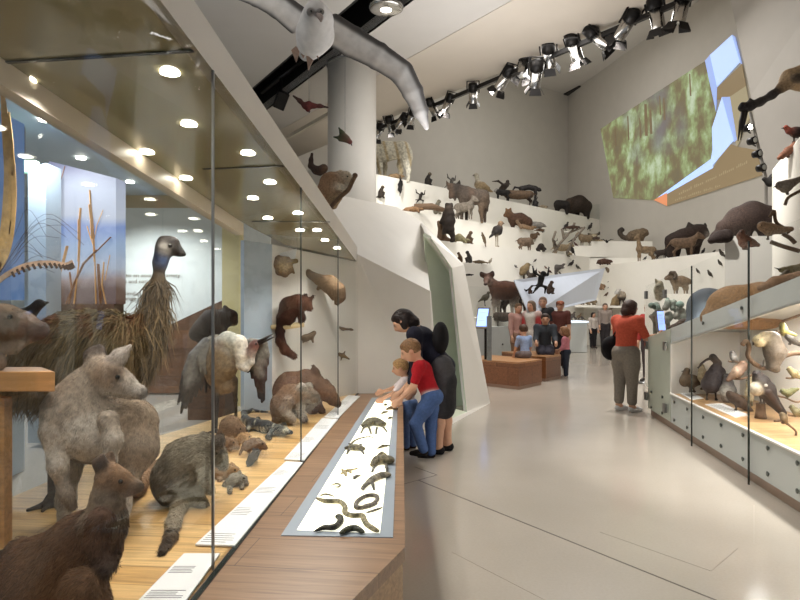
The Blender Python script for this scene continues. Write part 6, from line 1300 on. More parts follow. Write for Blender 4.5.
o = MB().tube([at(750, 112, 12.52), at(766, 178, 12.52), V((at(766, 178, 12.52).x, 12.52, 0))], .03, 8).build('lamp_pole', M['walldark']); tag(o, 'thin leaning pole carrying the small spotlights beside the projection', 'pole')

# ================= projected picture on the right wall =================
def wallpt(x, y, off=.02):
    p = onplane(x, y, rw, rwn); s = -1 if rwn.dot(V((0, 0, CZ))-p) < 0 else 1; return p+rwn*s*off
pj = empty('projected_picture', wallpt(672, 130, 0))
def forest():
    m, nt, b = newmat('projected_forest'); N = nt.nodes.new; Lk = nt.links.new
    g = N('ShaderNodeNewGeometry'); nz = N('ShaderNodeTexNoise'); nz.inputs['Scale'].default_value = 1.25; nz.inputs['Detail'].default_value = 7; nz.inputs['Roughness'].default_value = .62
    mp = N('ShaderNodeMapping'); mp.inputs['Scale'].default_value = (1, 1, .7); Lk(g.outputs['Position'], mp.inputs['Vector']); Lk(mp.outputs['Vector'], nz.inputs['Vector'])
    r = N('ShaderNodeValToRGB'); e = r.color_ramp.elements; e[0].position = .33; e[0].color = srgb((120, 110, 84))+(1,); e[1].position = .72; e[1].color = srgb((206, 220, 190))+(1,)
    for p, c in ((.44, (128, 116, 84)), (.5, (140, 144, 100)), (.56, (160, 176, 124)), (.63, (190, 206, 168))): q = e.new(p); q.color = srgb(c)+(1,)
    Lk(nz.outputs['Fac'], r.inputs['Fac'])
    n2 = N('ShaderNodeTexNoise'); n2.inputs['Scale'].default_value = .35; n2.inputs['Detail'].default_value = 2; Lk(g.outputs['Position'], n2.inputs['Vector'])
    r2 = N('ShaderNodeValToRGB'); r2.color_ramp.elements[0].position = .55; r2.color_ramp.elements[1].position = .68; r2.color_ramp.elements[0].color = (0, 0, 0, 1); r2.color_ramp.elements[1].color = (.75, .75, .75, 1); Lk(n2.outputs['Fac'], r2.inputs['Fac'])
    mx = N('ShaderNodeMixRGB'); mx.inputs['Color2'].default_value = srgb((128, 122, 128))+(1,); Lk(r2.outputs['Color'], mx.inputs['Fac']); Lk(r.outputs['Color'], mx.inputs['Color1'])
    b.inputs['Base Color'].default_value = (.02, .02, .02, 1); Lk(mx.outputs['Color'], b.inputs['Emission Color']); b.inputs['Emission Strength'].default_value = .88; return m
def facet(pts, m, nm, off): lb(MB().slab([wallpt(x, y, off) for x, y in pts], .012), nm, m, pj)
facet([(601, 129), (706, 61), (713, 90), (717, 112), (714, 128), (712, 159), (668, 194), (655, 200), (614, 198)], forest(), 'forest_picture', .02)
pbm, pl_, ol, ol2, og = emat('projected_blue', (178, 202, 242), .8), emat('projected_pale_blue', (150, 172, 226), .72), emat('projected_olive', (124, 108, 82), .8), emat('projected_olive_light', (148, 138, 112), .75), emat('projected_orange', (206, 134, 96), .75)
facet([(711, 55), (733, 35), (741, 62), (718, 87)], pbm, 'blue_facet', .03); facet([(706, 61), (711, 55), (718, 88), (717, 112)], pl_, 'blue_side', .03); facet([(733, 35), (736, 37), (743, 64), (741, 63)], pl_, 'blue_side', .03)
facet([(718, 88), (743, 64), (747, 86), (732, 96), (718, 100)], ol, 'olive_facet', .03); facet([(724, 96), (747, 86), (752, 115), (738, 147), (736, 140)], ol2, 'olive_facet', .028)
facet([(723, 97), (735, 140), (714, 165), (713, 128)], pbm, 'blue_facet', .034); facet([(723, 97), (731, 97), (738, 140), (735, 142)], pl_, 'blue_side', .034)
facet([(714, 148), (714, 168), (655, 200), (668, 194), (712, 159)], pbm, 'blue_edge', .036)
facet([(728, 143), (740, 147), (757, 150), (764, 175), (668, 206), (656, 199), (714, 168)], ol, 'olive_facet', .026); facet([(655, 200), (668, 193), (668, 206)], og, 'orange_corner', .04)
tm, tm2 = emat('projected_trunk', (112, 98, 76), .6), emat('projected_pale_words', (146, 132, 104), .7)
for (x, y0_, y1_, w_) in ((645, 104, 136, 2.4), (650, 110, 134, 2), (664, 98, 120, 1), (660, 96, 115, .8), (628, 116, 140, 1), (615, 126, 146, 1), (690, 74, 96, 1), (640, 118, 138, .9)): facet([(x, y0_), (x+w_, y0_), (x+w_+1.2, y1_), (x+.8, y1_)], tm, 'tree_trunk', .03)
rw_ = random.Random(2); t = MB()
for (x0, y0, x1, y1, hh_) in ((680, 195, 749, 163, 3), (676, 201, 722, 186, 2)):
    n = int((x1-x0)/1.9); gap = 0
    for i in range(n):
        gap += 1
        if gap > rw_.randint(5, 9): gap = 0; continue
        x = x0+(x1-x0)*i/n; y = y0+(y1-y0)*i/n; h_ = hh_*rw_.choice((.6, .65, 1))
        t.slab([wallpt(x, y, .043)-pj.location, wallpt(x+1, y-.45, .043)-pj.location, wallpt(x+1, y-.45-h_, .043)-pj.location, wallpt(x, y-h_, .043)-pj.location], .004)
t.build('faint_lettering', tm2, pj)
tag(pj, 'large projected forest picture with blue and olive facets on the right wall', 'projection')
Body.sat, Body.val = .92, .95
# ================= birds in the lit recess =================
SZ = .457
def sy(x, y): return onz(x, y, SZ).y
bird_px('duck', 7.45, [(699, 381, 4), (692, 381, 6.5), (686, 380, 6), (685.5, 375, 3)], (88, 72, 54), (120, 102, 80), (687, 370.5, 3), [(681, 371.5)], [(690, 385, 690, 391.5), (693, 385, 694, 391.5)], (705, 383, 2.5), 'brown duck standing at the far end of the bird recess')
bird_px('pale_bittern', 7.4, [(704, 382, 4), (703, 376, 5), (702, 371, 3.4)], (196, 180, 146), (214, 200, 168), (701.5, 366.5, 2.8), [(697, 367.5)], [(702, 384, 702, 389)], None, 'cream bird half hidden behind the long-billed ibis')
bird_px('ibis', sy(712, 400), [(720, 372, 5), (715, 378, 9.5), (711, 384, 9), (716, 370, 6), (718, 363, 3.2)], (78, 72, 74), None, (713, 357.5, 3.8), [(706, 360), (701, 364), (698, 369)], [(708, 388, 706.5, 399.5), (715, 388, 716, 399.5)], (722, 382, 5), 'dark glossy ibis with long curved bill in the recess', beakc=(46, 42, 42), headc=(60, 52, 50))
bird_px('penguin', sy(729, 402), [(728, 397, 6.5), (728, 390, 7.5), (728, 383, 5)], (92, 90, 92), (226, 220, 208), (727, 377.5, 4.2), [(722, 378)], [(725, 400, 724.5, 402.5), (731, 400, 731, 402.5)], None, 'little grey penguin with white belly behind the dark crouching bird', legc=(150, 120, 96))
bird_px('nightjar', sy(738, 411), [(746, 407, 3.5), (740, 402, 5.5), (734, 398, 5.5), (731, 396, 4)], (84, 66, 54), None, (729.5, 394, 3.4), [(726, 395)], [(736, 406, 736, 410)], (751, 411, 2.4), 'dark brown bird crouching on the shelf beside the white card')
bird_px('robin', 6.3, [(735, 359, 2), (733.5, 357, 3), (732.5, 355, 2.4)], (88, 84, 84), (220, 212, 200), (732, 353, 2.4), [(729.5, 353.5)], [(733, 360, 733, 362)], (738, 361, 1), 'small grey and white bird on a twig above the kookaburra')
twig(6.3, [(728, 361), (733, 362), (739, 362)], .8, 'short twig under the small grey and white bird')
bird_px('kookaburra', 6.1, [(733, 375, 3.5), (738, 371, 5.5), (742, 367, 4.5)], (112, 84, 66), (206, 178, 152), (743, 364.5, 4), [(748.5, 367)], [(739, 375, 739, 378)], (728, 380, 2), 'kookaburra with pinkish breast on a low twig in the recess')
twig(6.1, [(728, 378), (738, 379), (748, 377), (756, 372)], 1.1, 'thin twig under the kookaburra')
bird_px('falcon', 5.3, [(773, 366, 6), (775, 352, 10.5), (771, 340, 9), (765, 338, 6)], (112, 98, 82), None, (759, 341, 6.2), [(753.5, 343), (752.5, 345.5)], [(770, 362, 768, 368), (764, 360, 763, 366)], (776, 369, 4), 'large brown falcon seen from behind on a gnarled branch', headc=(206, 186, 142))
twig(5.35, [(742, 345), (746, 341), (749, 347), (748, 356), (755, 364), (766, 368), (775, 361), (790, 354), (805, 353)], 2.4, 'gnarled branch under the large brown falcon')
bird_px('black_kite', sy(766, 418)-.1, [(772, 400, 6), (766, 390, 9), (761, 382, 8), (758, 378, 5)], (52, 44, 42), (186, 174, 152), (757, 374.5, 4.4), [(752, 376.5)], [(760, 394, 761, 403), (764, 396, 764, 403)], (783, 413, 3.4), 'black and white pied bird on a stump in the recess', wing_=[(765, 385, 774, 392, 2.5, (206, 200, 190)), (768, 392, 780, 409, 4, (70, 52, 44))], bell=(756, 389))
c_ = onz(763, 419, SZ); o = MB().lathe([(.055, 0), (.045, .06), (.04, .13), (.044, .145)], c_-V((0, -.04, 0)), 12).build('tree_stump', M['branch']); tag(o, 'short grey stump under the black and white pied bird', 'stump')
bird_px('cream_heron', sy(750, 407)+.1, [(750, 399, 3.4), (750, 392, 4.4), (750, 385, 3.4)], (206, 190, 152), (222, 208, 176), (750, 379.5, 3), [(745.5, 381)], [(749, 402, 749, 409), (752, 402, 752, 409)], None, 'slim cream bird just left of the pied bird')
YG = 5.2
for nm, B_, hd_, bk, tl_, c1, c2, lab in (('yellow_robin', [(786, 332, 2.6), (784, 330, 3.6), (783, 327, 3)], (782.5, 325, 3), (778.5, 325.5), (795, 335, 1.6), (118, 110, 58), (176, 160, 76), 'yellow-green bird on the topmost twig of the recess'),
    ('dark_honeyeater', [(795, 342, 2.6), (791, 339, 3.4), (788, 337, 2.6)], (786.5, 335.5, 2.4), (783, 336), (802, 346, 1.4), (64, 58, 50), None, 'dark small bird just below the yellow-green bird'),
    ('olive_warbler', [(797, 376, 2.4), (794, 373, 3.4), (791, 371, 2.6)], (789.5, 369, 2.6), (786, 369.5), (802, 379, 1.3), (140, 124, 84), (180, 160, 112), 'olive brown bird on a middle twig right of the falcon'),
    ('green_bulbul', [(792, 391, 2.8), (788, 393, 3.6), (784, 392, 2.6)], (782.5, 391, 2.4), (779, 392), (798, 389, 1.4), (108, 106, 66), None, 'green small bird leaning left beside the pied bird'),
    ('grey_wren', [(799, 414, 2.4), (796, 411, 3.4), (793, 408.5, 2.6)], (792, 407, 2.5), (788.5, 407.5), (804, 418, 1.2), (112, 106, 76), (170, 160, 120), 'grey-green bird at the right photo edge on the lowest twig'),
    ('brown_creeper', [(785, 421, 2.2), (784, 418, 3), (783, 415.5, 2.6)], (782, 414.5, 2.4), (779, 415.5), (787, 424, 1.2), (108, 88, 62), (160, 140, 104), 'brown tiny bird facing left on a bent twig over the shelf')):
    bird_px(nm, YG, B_, c1, c2, hd_, [bk], [(B_[1][0], B_[1][1]+2, B_[1][0]-1, B_[1][1]+5)], tl_, lab)
twig(YG, [(776, 331), (785, 335), (795, 341), (806, 346)], 1, 'thin top twig under the yellow-green bird'); twig(YG, [(783, 321), (792, 318), (806, 313)], 1.3, 'pale twig slanting up at the top of the recess')
twig(YG, [(786, 378), (794, 378), (804, 374)], .9, 'thin middle twig under the olive brown bird'); twig(YG, [(778, 396), (786, 398), (796, 402), (806, 400)], .9, 'thin twig under the green small bird'); twig(YG, [(774, 421), (783, 421), (790, 426), (796, 432), (794, 440)], 1.1, 'bent twig reaching over the shelf at the right'); twig(YG, [(788, 415), (796, 416), (806, 414)], .9, 'thin lowest twig under the grey-green bird')
# ================= large animals in the upper tray =================
b = PX(6.6, 6); b.c([(713, 318, 12), (733, 308, 20), (762, 304, 21), (792, 300, 15), (830, 292, 10)], [(150, 112, 74), (156, 116, 76), (150, 110, 72)]); b.e(750, 308, 42, 21, (158, 118, 76), 8)
o = b.done('tan_fur_seal', M['fur'], 1.1, (750, 326)); tag(o, 'huge rounded tan seal lying on top of the bird cabinet', 'seal')
b = PX(7.5, 5); b.c([(690, 325, 6), (704, 315, 14), (722, 307, 16)], (82, 90, 100)); b.e(709, 308, 21, 20, (86, 94, 104), 20); o = b.done('blue_grey_seal', M['plain'], 1.0, (708, 328)); tag(o, 'blue-grey rounded animal back behind the huge tan seal', 'seal')
b = PX(7.9, 4); b.c([(672, 329, 4), (684, 325, 5.5), (694, 323, 5)], (92, 66, 50)); o = b.done('brown_platypus', M['fur'], .8, (684, 332)); tag(o, 'low brown furry animal left of the blue-grey one on the cabinet', 'animal')
b = PX(6.1, 4); b.c([(760, 288, 3), (775, 282, 5), (800, 276, 5)], (140, 106, 78)); o = b.done('brown_lizard', M['fur'], .8, (780, 290)); tag(o, 'long brown animal along the back of the tray by the panel', 'animal')
# habitat model in the far glass corner
b = PX(9.6, 3); b.c([(659, 297, 4), (659, 290, 4.5), (659.5, 284, 3.6)], (190, 182, 156)); b.c([(656, 281, 1), (655.5, 279, .7)], (150, 140, 110)); b.e(658, 286, 2, 1.5, (90, 84, 66), 0, -.06); o = b.done('white_owl', M['feather'], .6, (659, 301)); tag(o, 'pale owl standing behind the glass corner of the cabinet', 'owl')
for (x, y, r, lab) in ((655, 312, 7, 'left'), (668, 309, 8, 'middle'), (681, 306, 7, 'right')):
    b = PX(10.2, 3); rr = random.Random(x)
    for k in range(9): b.e(x+rr.uniform(-r, r)*.8, y+rr.uniform(-r, r*1.5), rr.uniform(2, 4), rr.uniform(2, 4), (120+k*4, 144, 132), 0, rr.uniform(-.1, .1))
    b.c([(x, y+r, 2), (x, 398, 2)], (120, 124, 112)); o = b.done('coral_specimen', M['furfine'], .6, (x, 398)); tag(o, 'pale blue-green %s coral-like specimen behind the glass corner' % lab, 'coral')
# ================= benches and kiosks =================
o = empty('timber_bench', onz(519, 390, 0)); P1 = [(1.2, 12.3), (2.17, 11.32), (2.75, 12.02), (1.9, 13.1)]
lb(MB().prism(P1, .06, .47), 'bench_base', M['bench'], o); lb(MB().prism([(x*.99+.02, y*.995+.06) for x, y in P1], 0, .06), 'plinth_strip', M['kick'], o); lb(MB().prism(P1, .471, .5), 'bench_top', M['benchtop'], o); tag(o, 'nearer angular timber bench on the hall floor', 'bench')
o = empty('timber_bench', onz(559, 378, 0)); P2 = [(2.72, 12.75), (2.95, 12.55), (3.4, 13.1), (3.3, 14.2), (2.3, 14.0)]
lb(MB().prism(P2, .06, .47), 'bench_base', M['bench'], o); lb(MB().prism([(x*.99+.03, y*.995+.07) for x, y in P2], 0, .06), 'plinth_strip', M['kick'], o); lb(MB().prism(P2, .471, .5), 'bench_top', M['benchtop'], o); tag(o, 'farther angular timber bench beside the girl in pink', 'bench')
def kiosk(c, w_, h_, yaw, tilt, zb, label, post=.05):
    o = empty('info_kiosk', V((c.x, c.y, zb))); R = Euler((tilt, 0, yaw)).to_matrix(); z = c.z-zb
    MB().box((0, 0, z), (w_, .05, h_), R).build('screen_housing', M['steel'], o, .006); MB().box(V((0, 0, z))+R@V((0, -.028, 0)), (w_*.86, .006, h_*.84), R).build('screen', M['screen'], o)
    t = MB(); 
    for k in range(4): t.box(V((0, 0, z))+R@V((-.04*w_, -.032, h_*(.25-.13*k))), (w_*.6, .003, h_*.03), R)
    t.build('screen_lines', M['paper'], o); MB().box((.06, .06, z/2), (post, post, z)).build('post', M['dark'], o); return tag(o, label, 'kiosk')
kiosk(at(483, 318, 11.9), .24, .42, -.5, -.35, .5, 'tilted glowing touch screen on a post at the near bench')
kiosk(at(660, 321, 9.9), .14, .36, .3, -.15, 0, 'slim glowing blue screen at the far end of the green door cabinet')
o = MB().box((at(489.5, 336, 11.7).x, 11.75, .5+.42), (.09, .06, .84)).build('grey_post', M['steel']); tag(o, 'grey square post standing on the near bench', 'post')
# distant lit table with small animals
o = empty('lit_table', V((at(570, 330, 20.5).x, 20.5, 0))); p0, p1 = at(553, 322, 20.3), at(586, 322, 20.3)
zt2 = p0.z; lb(MB().box(((p0.x+p1.x)/2, 20.6, zt2/2), (p1.x-p0.x, .8, zt2-.02)), 'table_base', M['cabinet'], o); lb(MB().box(((p0.x+p1.x)/2, 20.55, zt2+.01), (p1.x-p0.x+.06, .9, .05)), 'glowing_top', emat('far_table_glow', (214, 226, 240), 1.2), o); tag(o, 'distant glowing display table at the end of the hall', 'table')
for i in range(9):
    x = 555+i*3.4; h = [7, 9, 6, 10, 8, 11, 6, 9, 7][i]; lab = 'small dark mounted bird on the distant glowing table, %s from its left end' % ORD[i]
    A1('b', 'small_bird', V(((x-CX)/F*20.5, 20.5, zt2+.036)), h, 1 if i % 2 else -1, lab, 'bird', col=[(60, 50, 44), (104, 84, 62), (80, 70, 62)][i % 3])
Body.sat = Body.val = 1.0
# ================= people =================
SKIN = (206, 160, 132); M['skin'] = furmat('skin', rough=.5, bscale=20, bump=0, var=.04); M['cloth'] = furmat('cloth', rough=.85, bscale=40, bump=.25, var=.08); M['hairm'] = furmat('human_hair', rough=.5, bscale=70, bump=.8, var=.25)
def rotY(v, a): return V((v.x*math.cos(a)+v.z*math.sin(a), v.y, -v.x*math.sin(a)+v.z*math.cos(a)))
def person(loc, yaw, H, label, hair, shirt, legs, shoes, lean=0.0, hs=1.0, headpitch=0.0, arms=((.1, .12, .2), (.1, .12, .2)), leg=((0, 0), (0, 0)), kind='trousers', sleeve=.6, hairlen=0, vox=.011, seat=None, skirtlen=.3, shirt2=None, cap=None, bag=None, width=1.0, hem=None, cuff=1.0, headyaw=0):
    b = Body(.03*H/1.6); k = H; hip = V((0, 0, .52*k)) if seat is None else V((0, 0, seat+.07*k)); wd = width
    def T(p): return hip+rotY(V(p)-V((0, 0, .52*k)), lean)
    J = {'waist': T((0, 0, .62*k)), 'chest': T((.0, 0, .75*k)), 'neck': T((-.005*k, 0, .835*k)), }
    hc = J['neck']+rotY(V((.025*k, 0, .085*k*hs)), lean+headpitch*.6); r = .062*k*hs
    Rh = Euler((0, lean+headpitch, headyaw)).to_matrix()
    def HD(x, y, z): return hc+Rh@V((x*r, y*r, z*r))
    tor = []; b2 = b
    b.ell(hip+V((0, 0, .01*k)), (.075*k*wd, .1*k*wd, .075*k), SKIN); b.cone(hip, J['waist'], .078*k*wd, .07*k*wd, SKIN); b.cone(J['waist'], J['chest'], .07*k*wd, .082*k*wd, SKIN)
    sh = {}
    for s in (-1, 1):
        sh[s] = T((0, s*.105*k*wd, .80*k)); b.cone(J['chest'], sh[s], .07*k*wd, .045*k*wd, SKIN)
    b.cone(J['chest']+V((0, 0, .03*k)), J['neck'], .05*k, .034*k, SKIN); b.cone(J['neck'], hc, .034*k, .036*k, SKIN)
    b.ell(hc, (r*1.02, r*.82, r*1.12), SKIN, (0, lean+headpitch, 0)); b.ell(HD(.35, 0, -.55), (r*.62, r*.55, r*.5), SKIN)
    b.cone(HD(.95, 0, .08), HD(1.15, 0, -.22), r*.12, r*.17, SKIN)
    for s in (-1, 1): b.ell(HD(-.05, s*.86, -.05), (r*.2, r*.1, r*.28), (196, 142, 116))
    b.ell(HD(.86, 0, -.52), (r*.12, r*.28, r*.08), (168, 92, 84))
    for s in (-1, 1): b.ell(HD(.86, s*.34, .14), (r*.1, r*.14, r*.08), (60, 44, 38))
    AJ = {}
    for i, s in enumerate((-1, 1)):
        pt, ab, el = arms[i]; d = V((math.sin(pt)*math.cos(ab), s*math.sin(ab), -math.cos(pt)*math.cos(ab))); e = sh[s]+d*.17*k
        p2 = pt+el; d2 = V((math.sin(p2)*math.cos(ab*.3), s*math.sin(ab*.3), -math.cos(p2)*math.cos(ab*.3))); w_ = e+d2*.145*k; AJ[s] = (e, w_)
        b.chain([sh[s], e, w_], [.036*k, .028*k, .019*k], SKIN)
        side = V((0, -s, 0)); up_ = d2.cross(side); pm = w_+d2*.035*k; b.ell(pm, (.03*k, .014*k, .03*k), SKIN)
        for f in range(4):
            o_ = up_*(.018-.012*f)*k; L_ = [.034, .042, .04, .032][f]*k; q1 = pm+d2*.018*k+o_; q2 = q1+d2*L_*.6+side*.006*k; q3 = q2+d2*L_*.45+side*.016*k
            b.chain([pm+o_*.6, q1, q2, q3], [.0075*k, .0062*k, .0055*k, .0045*k], SKIN)
        t0 = w_+up_*.016*k+d2*.012*k; b.chain([t0, t0+up_*.02*k+d2*.02*k, t0+up_*.022*k+d2*.042*k+side*.01*k], [.009*k, .0075*k, .0055*k], SKIN)
    LJ = {}
    for i, s in enumerate((-1, 1)):
        hf, kf = leg[i]; h0 = hip+V((0, s*.052*k*wd, -.01*k)); d = V((math.sin(hf), 0, -math.cos(hf))); kn = h0+d*.245*k; a = hf-kf; an = kn+V((math.sin(a), 0, -math.cos(a)))*.225*k
        LJ[s] = (h0, kn, an); b.chain([h0, h0.lerp(kn, .4), kn, kn.lerp(an, .35), an], [.062*k*wd, .06*k*wd, .038*k, .038*k, .024*k], SKIN); b.chain([an, an+V((.075*k, 0, -.03*k))], [.024*k, .018*k], SKIN)
    o = b.build('person', M['skin'], None, vox); low = min(LJ[s][2].z for s in (-1, 1))-.043*k if seat is None else 0
    o.location = V(loc)-V((0, 0, low)); o.rotation_euler = (0, 0, yaw); tag(o, label, 'person')
    st = Body(.03*k/1.6)
    c2 = shirt2 or shirt
    st.ell(hip+V((0, 0, .03*k)), (.08*k*wd, .1*k*wd, .05*k), hem or shirt); st.cone(hip+V((0, 0, .02*k)), J['waist'], .082*k*wd, .076*k*wd, shirt); st.cone(J['waist'], J['chest'], .076*k*wd, .09*k*wd, shirt)
    for s in (-1, 1):
        e, w_ = AJ[s]; st.cone(J['chest'], sh[s], .074*k*wd, .05*k*wd, shirt); q = sh[s].lerp(e, min(1, sleeve/.6)); st.cone(sh[s], q, .046*k, .038*k, c2)
        if sleeve > .62: st.cone(e, e.lerp(w_, (sleeve-.6)/.4), .038*k, .028*k, c2)
    st.cone(J['chest'], J['neck']-V((0, 0, .02*k)), .075*k*wd, .045*k, shirt)
    st.build('shirt', M['cloth'], o, vox)
    tr = Body(.03*k/1.6)
    if kind == 'skirt':
        tr.ell(hip, (.086*k, .108*k, .08*k), legs)
        for s in (-1, 1):
            for x_ in (-.02, .025): tr.chain([hip+V((0, s*.04*k, .03*k)), hip+V((x_*k, s*.055*k, -.08*k)), hip+V((x_*k*1.2, s*.06*k, -skirtlen*k))], [.066*k, .068*k, .062*k], legs); tr.build('skirt', M['cloth'], o, vox)
    else:
        tr.ell(hip+V((-.01*k, 0, 0)), (.095*k*wd, .112*k*wd, .085*k), legs)
        for s in (-1, 1):
            h0, kn, an = LJ[s]; e_ = kn.lerp(an, .97*cuff if cuff else .1); tr.chain([h0, h0.lerp(kn, .4), kn, e_], [.07*k*wd, .066*k*wd, .05*k, .042*k], legs)
        tr.build('trousers', M['cloth'], o, vox)
    for s in (-1, 1):
        an = LJ[s][2]; sb = Body(.015*k); sb.chain([an+V((-.012*k, 0, -.02*k)), an+V((.05*k, 0, -.027*k)), an+V((.1*k, 0, -.03*k))], [.028*k, .027*k, .02*k], shoes); sb.build('shoe', M['cloth'], o, vox*.8)
    hb = Body(.02); hb.ell(HD(-.16, 0, .22), (r*1.02, r*.95, r*1.02), hair, (0, lean+headpitch, 0)); hb.ell(HD(.2, 0, .72), (r*.7, r*.7, r*.42), hair, (0, lean+headpitch, 0))
    if hairlen: hb.chain([HD(-.5, 0, 0), HD(-.62, 0, -.6-hairlen*.5), HD(-.55, 0, -.7-hairlen)], [r*.85, r*.75, r*.4], hair); hb.ell(HD(-.1, .75, -.35), (r*.45, r*.25, r*.7), hair); hb.ell(HD(-.1, -.75, -.35), (r*.45, r*.25, r*.7), hair)
    hb.build('hair', M['hairm'], o, vox*.8)
    if cap: cb_ = Body(.02); cb_.ell(HD(-.02, 0, .62), (r*1.12, r*1.0, r*.62), cap, (0, lean+headpitch, 0)); cb_.cone(HD(.7, 0, .5), HD(1.5, 0, .38), r*.4, r*.3, cap); cb_.build('cap', M['cloth'], o, vox*.8)
    if bag:
        pos, sz, bc = bag; bb = Body(.03); p = T(V(pos)*k); bb.ell(p, V(sz)*k, bc); bb.ell(p+V((0, 0, -.03*k)), V(sz)*k*.95, bc); bo = bb.build('bag', M['cloth'], o, vox); strap = lean > .4 or part_tube(o, 'bag_strap', M['black'], [p+V((0, 0, sz[2]*k*.8))+o.location, sh[1]*.6+sh[-1]*.4+V((0, 0, .05*k))+o.location], .012, 6)
    return o
FL = lambda x, y: onz(x, y, 0)
# woman leaning over the counter with two children
person(FL(442, 452), PI-.15, 1.66, 'woman in dark navy top and grey skirt bending over the light table', (36, 26, 24), (30, 30, 44), (74, 72, 74), (26, 24, 26), lean=.62, headpitch=.1, arms=((.1, .08, .3), (-.1, .12, .35)), kind='skirt', sleeve=.95, hairlen=.5, skirtlen=.24, vox=.011, bag=((-.12, .03, .7), (.05, .09, .09), (24, 22, 24)), leg=((-.06, .02), (.06, .05)))
person(FL(431, 459), PI-.05, 1.2, 'boy in red shirt and blue jeans leaning on the counter edge', (132, 98, 66), (168, 24, 34), (72, 96, 142), (30, 26, 26), lean=.34, hs=1.3, headpitch=.15, arms=((.45, .1, .35), (.3, .1, .5)), leg=((.0, .0), (.55, .85)), sleeve=.45, vox=.0095, hem=(214, 208, 206))
person(FL(409, 449), PI-.1, .93, 'fair-haired toddler in pale top reaching onto the light table', (176, 138, 92), (216, 204, 204), (96, 122, 170), (60, 48, 44), lean=.16, hs=1.4, headpitch=.12, arms=((.9, .05, .35), (.7, .1, .4)), sleeve=.5, vox=.0085, leg=((-.1, 0), (.15, .2)))
person(FL(626, 411), .45, 1.64, 'woman in orange-red shirt with black shoulder bag beside the cabinet', (74, 54, 46), (196, 88, 66), (132, 124, 114), (206, 204, 204), lean=.05, headpitch=.25, arms=((.5, .15, 1.2), (.2, .2, .7)), sleeve=.5, hairlen=.25, vox=.012, bag=((-.02, .15, .56), (.12, .06, .1), (22, 20, 22)), width=1.12, cuff=.8, leg=((.05, .05), (-.06, 0)))
person(FL(566, 377), PI-.4, 1.03, 'little girl in pink top and dark jeans standing by the bench', (150, 110, 80), (214, 140, 152), (52, 58, 72), (190, 180, 176), lean=.05, hs=1.4, sleeve=.8, vox=.014, hairlen=.4, arms=((.3, .1, .6), (.2, .1, .4)))
person(at(525, 355, 12.3)*1.0-V((0, 0, at(525, 355, 12.3).z-0)), 1.9, 1.12, 'child in pale blue shirt sitting on the near bench', (84, 62, 48), (150, 170, 206), (120, 110, 110), (90, 80, 76), lean=.1, hs=1.35, seat=.5, leg=((1.45, 1.4), (1.45, 1.4)), sleeve=.5, vox=.014, arms=((.2, .25, .2), (.2, .25, .2)))
def far(px, Y, yaw, H, label, hair, shirt, legs, **k):
    return person(V(((px-CX)/F*Y, Y, 0)), yaw, H, label, hair, shirt, legs, (60, 54, 50), vox=.018, **k)
far(518, 14.9, -1.3, 1.6, 'person in plaid pinkish shirt standing behind the near bench', (110, 84, 62), (190, 150, 140), (150, 120, 100), sleeve=.9)
far(532, 14.6, -2.4, 1.66, 'woman in white jacket over red top standing behind the benches', (120, 100, 84), (206, 200, 192), (196, 188, 180), sleeve=.95, hairlen=.5, shirt2=(170, 60, 60))
far(543, 15.4, -1.9, 1.76, 'man in black t-shirt standing in the middle of the group', (150, 120, 100), (44, 44, 46), (60, 64, 80), sleeve=.5)
far(560, 15.3, -1.7, 1.66, 'man in dark maroon top and brown cap behind the benches', (80, 56, 44), (96, 56, 50), (44, 40, 44), sleeve=.5, cap=(140, 84, 62))
p_ = person(V((at(545, 345, 13.5).x, 13.5, 0)), -1.75, 1.62, 'seated person in dark clothes with folded legs on the far bench', (60, 46, 40), (62, 66, 72), (58, 56, 66), (70, 54, 48), seat=.5, leg=((1.4, 1.35), (1.4, 1.2)), sleeve=.9, vox=.016, lean=.15, arms=((.5, .1, .8), (.5, .1, .8)))
far(593, 22.3, -1.2, 1.3, 'distant woman in white top and black trousers near the glowing table', (40, 34, 32), (190, 180, 172), (34, 32, 34), sleeve=.9, hairlen=.4)
far(605, 22.3, -1.7, 1.62, 'distant man in grey checked shirt and dark trousers by the passage wall', (96, 80, 70), (140, 128, 120), (48, 44, 46), sleeve=.9)
far(650, 12.6, -2.6, 1.6, 'fair-haired person in red top partly behind the cabinet end', (206, 178, 130), (158, 52, 50), (70, 60, 60), sleeve=.9, hairlen=.5)
# ================= camera =================
cam = bpy.data.cameras.new('camera'); co = bpy.data.objects.new('camera', cam); COL.objects.link(co)
co.location = (0, 0, CZ); co.rotation_euler = (PI/2, 0, 0); cam.sensor_width = 36; cam.lens = F/800*36; cam.shift_y = 5/800; cam.clip_start = .02
SC.camera = co
# ================= light =================
w = bpy.data.worlds.new('world'); SC.world = w; w.use_nodes = True
w.node_tree.nodes['Background'].inputs[0].default_value = (.93, .96, 1, 1); w.node_tree.nodes['Background'].inputs[1].default_value = .36
def spot(p, target, power, deg, col=(1, .9, .76), r=.05, blend=.6):
    d = bpy.data.lights.new('spot', 'SPOT'); d.energy = power; d.spot_size = math.radians(deg); d.spot_blend = blend; d.color = col; d.shadow_soft_size = r
    o = bpy.data.objects.new('spot', d); COL.objects.link(o); o.location = p; o.rotation_euler = (V(target)-V(p)).to_track_quat('-Z', 'Y').to_euler(); return o
def area(p, target, power, sx, sy, col=(1, .94, .85)):
    d = bpy.data.lights.new('area', 'AREA'); d.energy = power; d.shape = 'RECTANGLE'; d.size = sx; d.size_y = sy; d.color = col
    o = bpy.data.objects.new('area', d); COL.objects.link(o); o.location = p; o.rotation_euler = (V(target)-V(p)).to_track_quat('-Z', 'Y').to_euler(); return o
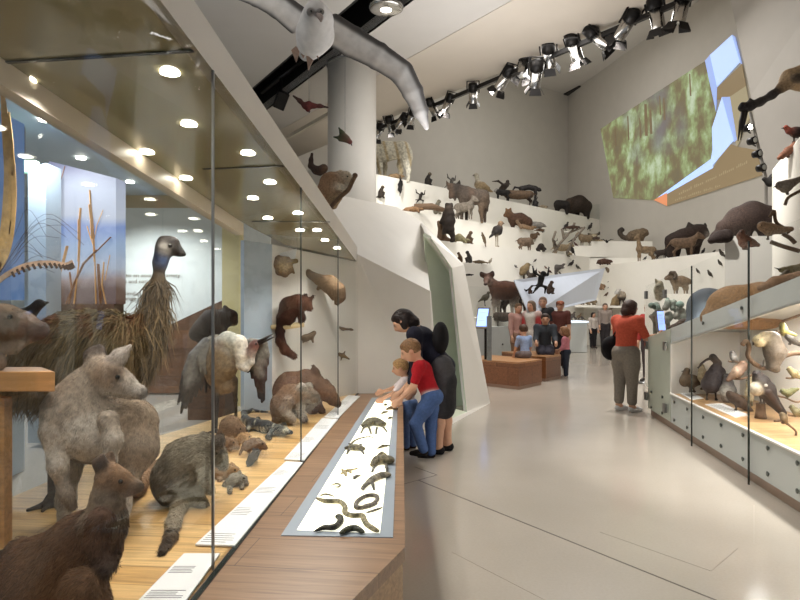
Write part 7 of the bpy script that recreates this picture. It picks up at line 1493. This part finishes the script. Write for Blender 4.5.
for p in LIGHTS:
    if isinstance(p, tuple):
        q = p[1]; spot(q-V((0, 0, .03)), q-V((0, 0, 2)), 330, 140, (.93, .97, 1))
    else:
        spot(p-V((-.14, 0, .04)), p-V((-.25, .1, 2)), (20 if p.y < 5 else 14), 140, (1, .965, .91), .03)
# stage lights on the rail over the hall
for (X, Y, tx, ty, tz, pw) in ((-.5, 17.2, 1, 21, 4.5, 900), (1.0, 15.2, 3.5, 20, 4, 1300), (2.6, 13, 5.5, 21.5, 3.5, 1700), (3.4, 12, 7.5, 22, 2.5, 1700), (3.9, 11.3, 9, 18, 2.5, 1000), (2.0, 13.8, 2.6, 14.5, 1, 700)):
    spot((X, Y, ZC-.5), (tx, ty, tz), pw*.68, 62, (1, .975, .94), .12)
area((2.2, 11.5, ZC-.1), (2.2, 12, 0), 150, 2.5, 5, (1, .97, .93));  # unseen fill lights down to the recess strip, added without fixtures
area((5.5, 22, ZF-.5), (5.5, 22, 0), 300, 6, 6, (1, .97, .93))
area((1.6, 10.5, 4.4), (1, 11, 8), 70, 3, 3, (.98, .98, 1))  # added uplight, unseen, lifts the ceiling
spot((3.2, 8.2, ZC-.4), (6.2, 10.8, 2.2), 1500, 50, (1, .97, .92), .1)  # unseen spot added to brighten the tall white box
spot((.8, 5.5, ZC-.3), (3.4, 6.0, .5), 1000, 38, (1, .97, .92), .1)  # unseen spot added for the cabinet front
area((5.6, 17, 9.5), (5.2, 16, 0), 380, 3, 3, (1, .98, .95)); area((5.5, 24, 8), (7, 30, 10), 90, 3, 3, (1, .98, .96))  # added fills for the hall floor and the far upper walls
area((-3.5, 7, 6.2), (-3.5, 7, 9), 120, 3, 4, (.97, .98, 1))  # second added uplight, for the ceiling on the left
spot((2.9, 10.6, ZC-.3), (2.4, 9.4, 0), 900, 66, (1, .97, .93), .15)  # unseen spot added to brighten the middle of the floor
# strip light in the bird recess
m0 = (bt(3.2)+bt(YL-.2))/2+inw*.3; a = area((m0.x, m0.y, m0.z-.02), (m0.x, m0.y, 0), 112, .12, 4.2, (1, .98, .94)); a.rotation_euler = (0, 0, math.atan2((A-B).y, (A-B).x)-PI/2)
SC.view_settings.view_transform = 'Standard'; SC.view_settings.look = 'None'; SC.view_settings.exposure = 0; SC.view_settings.gamma = 1
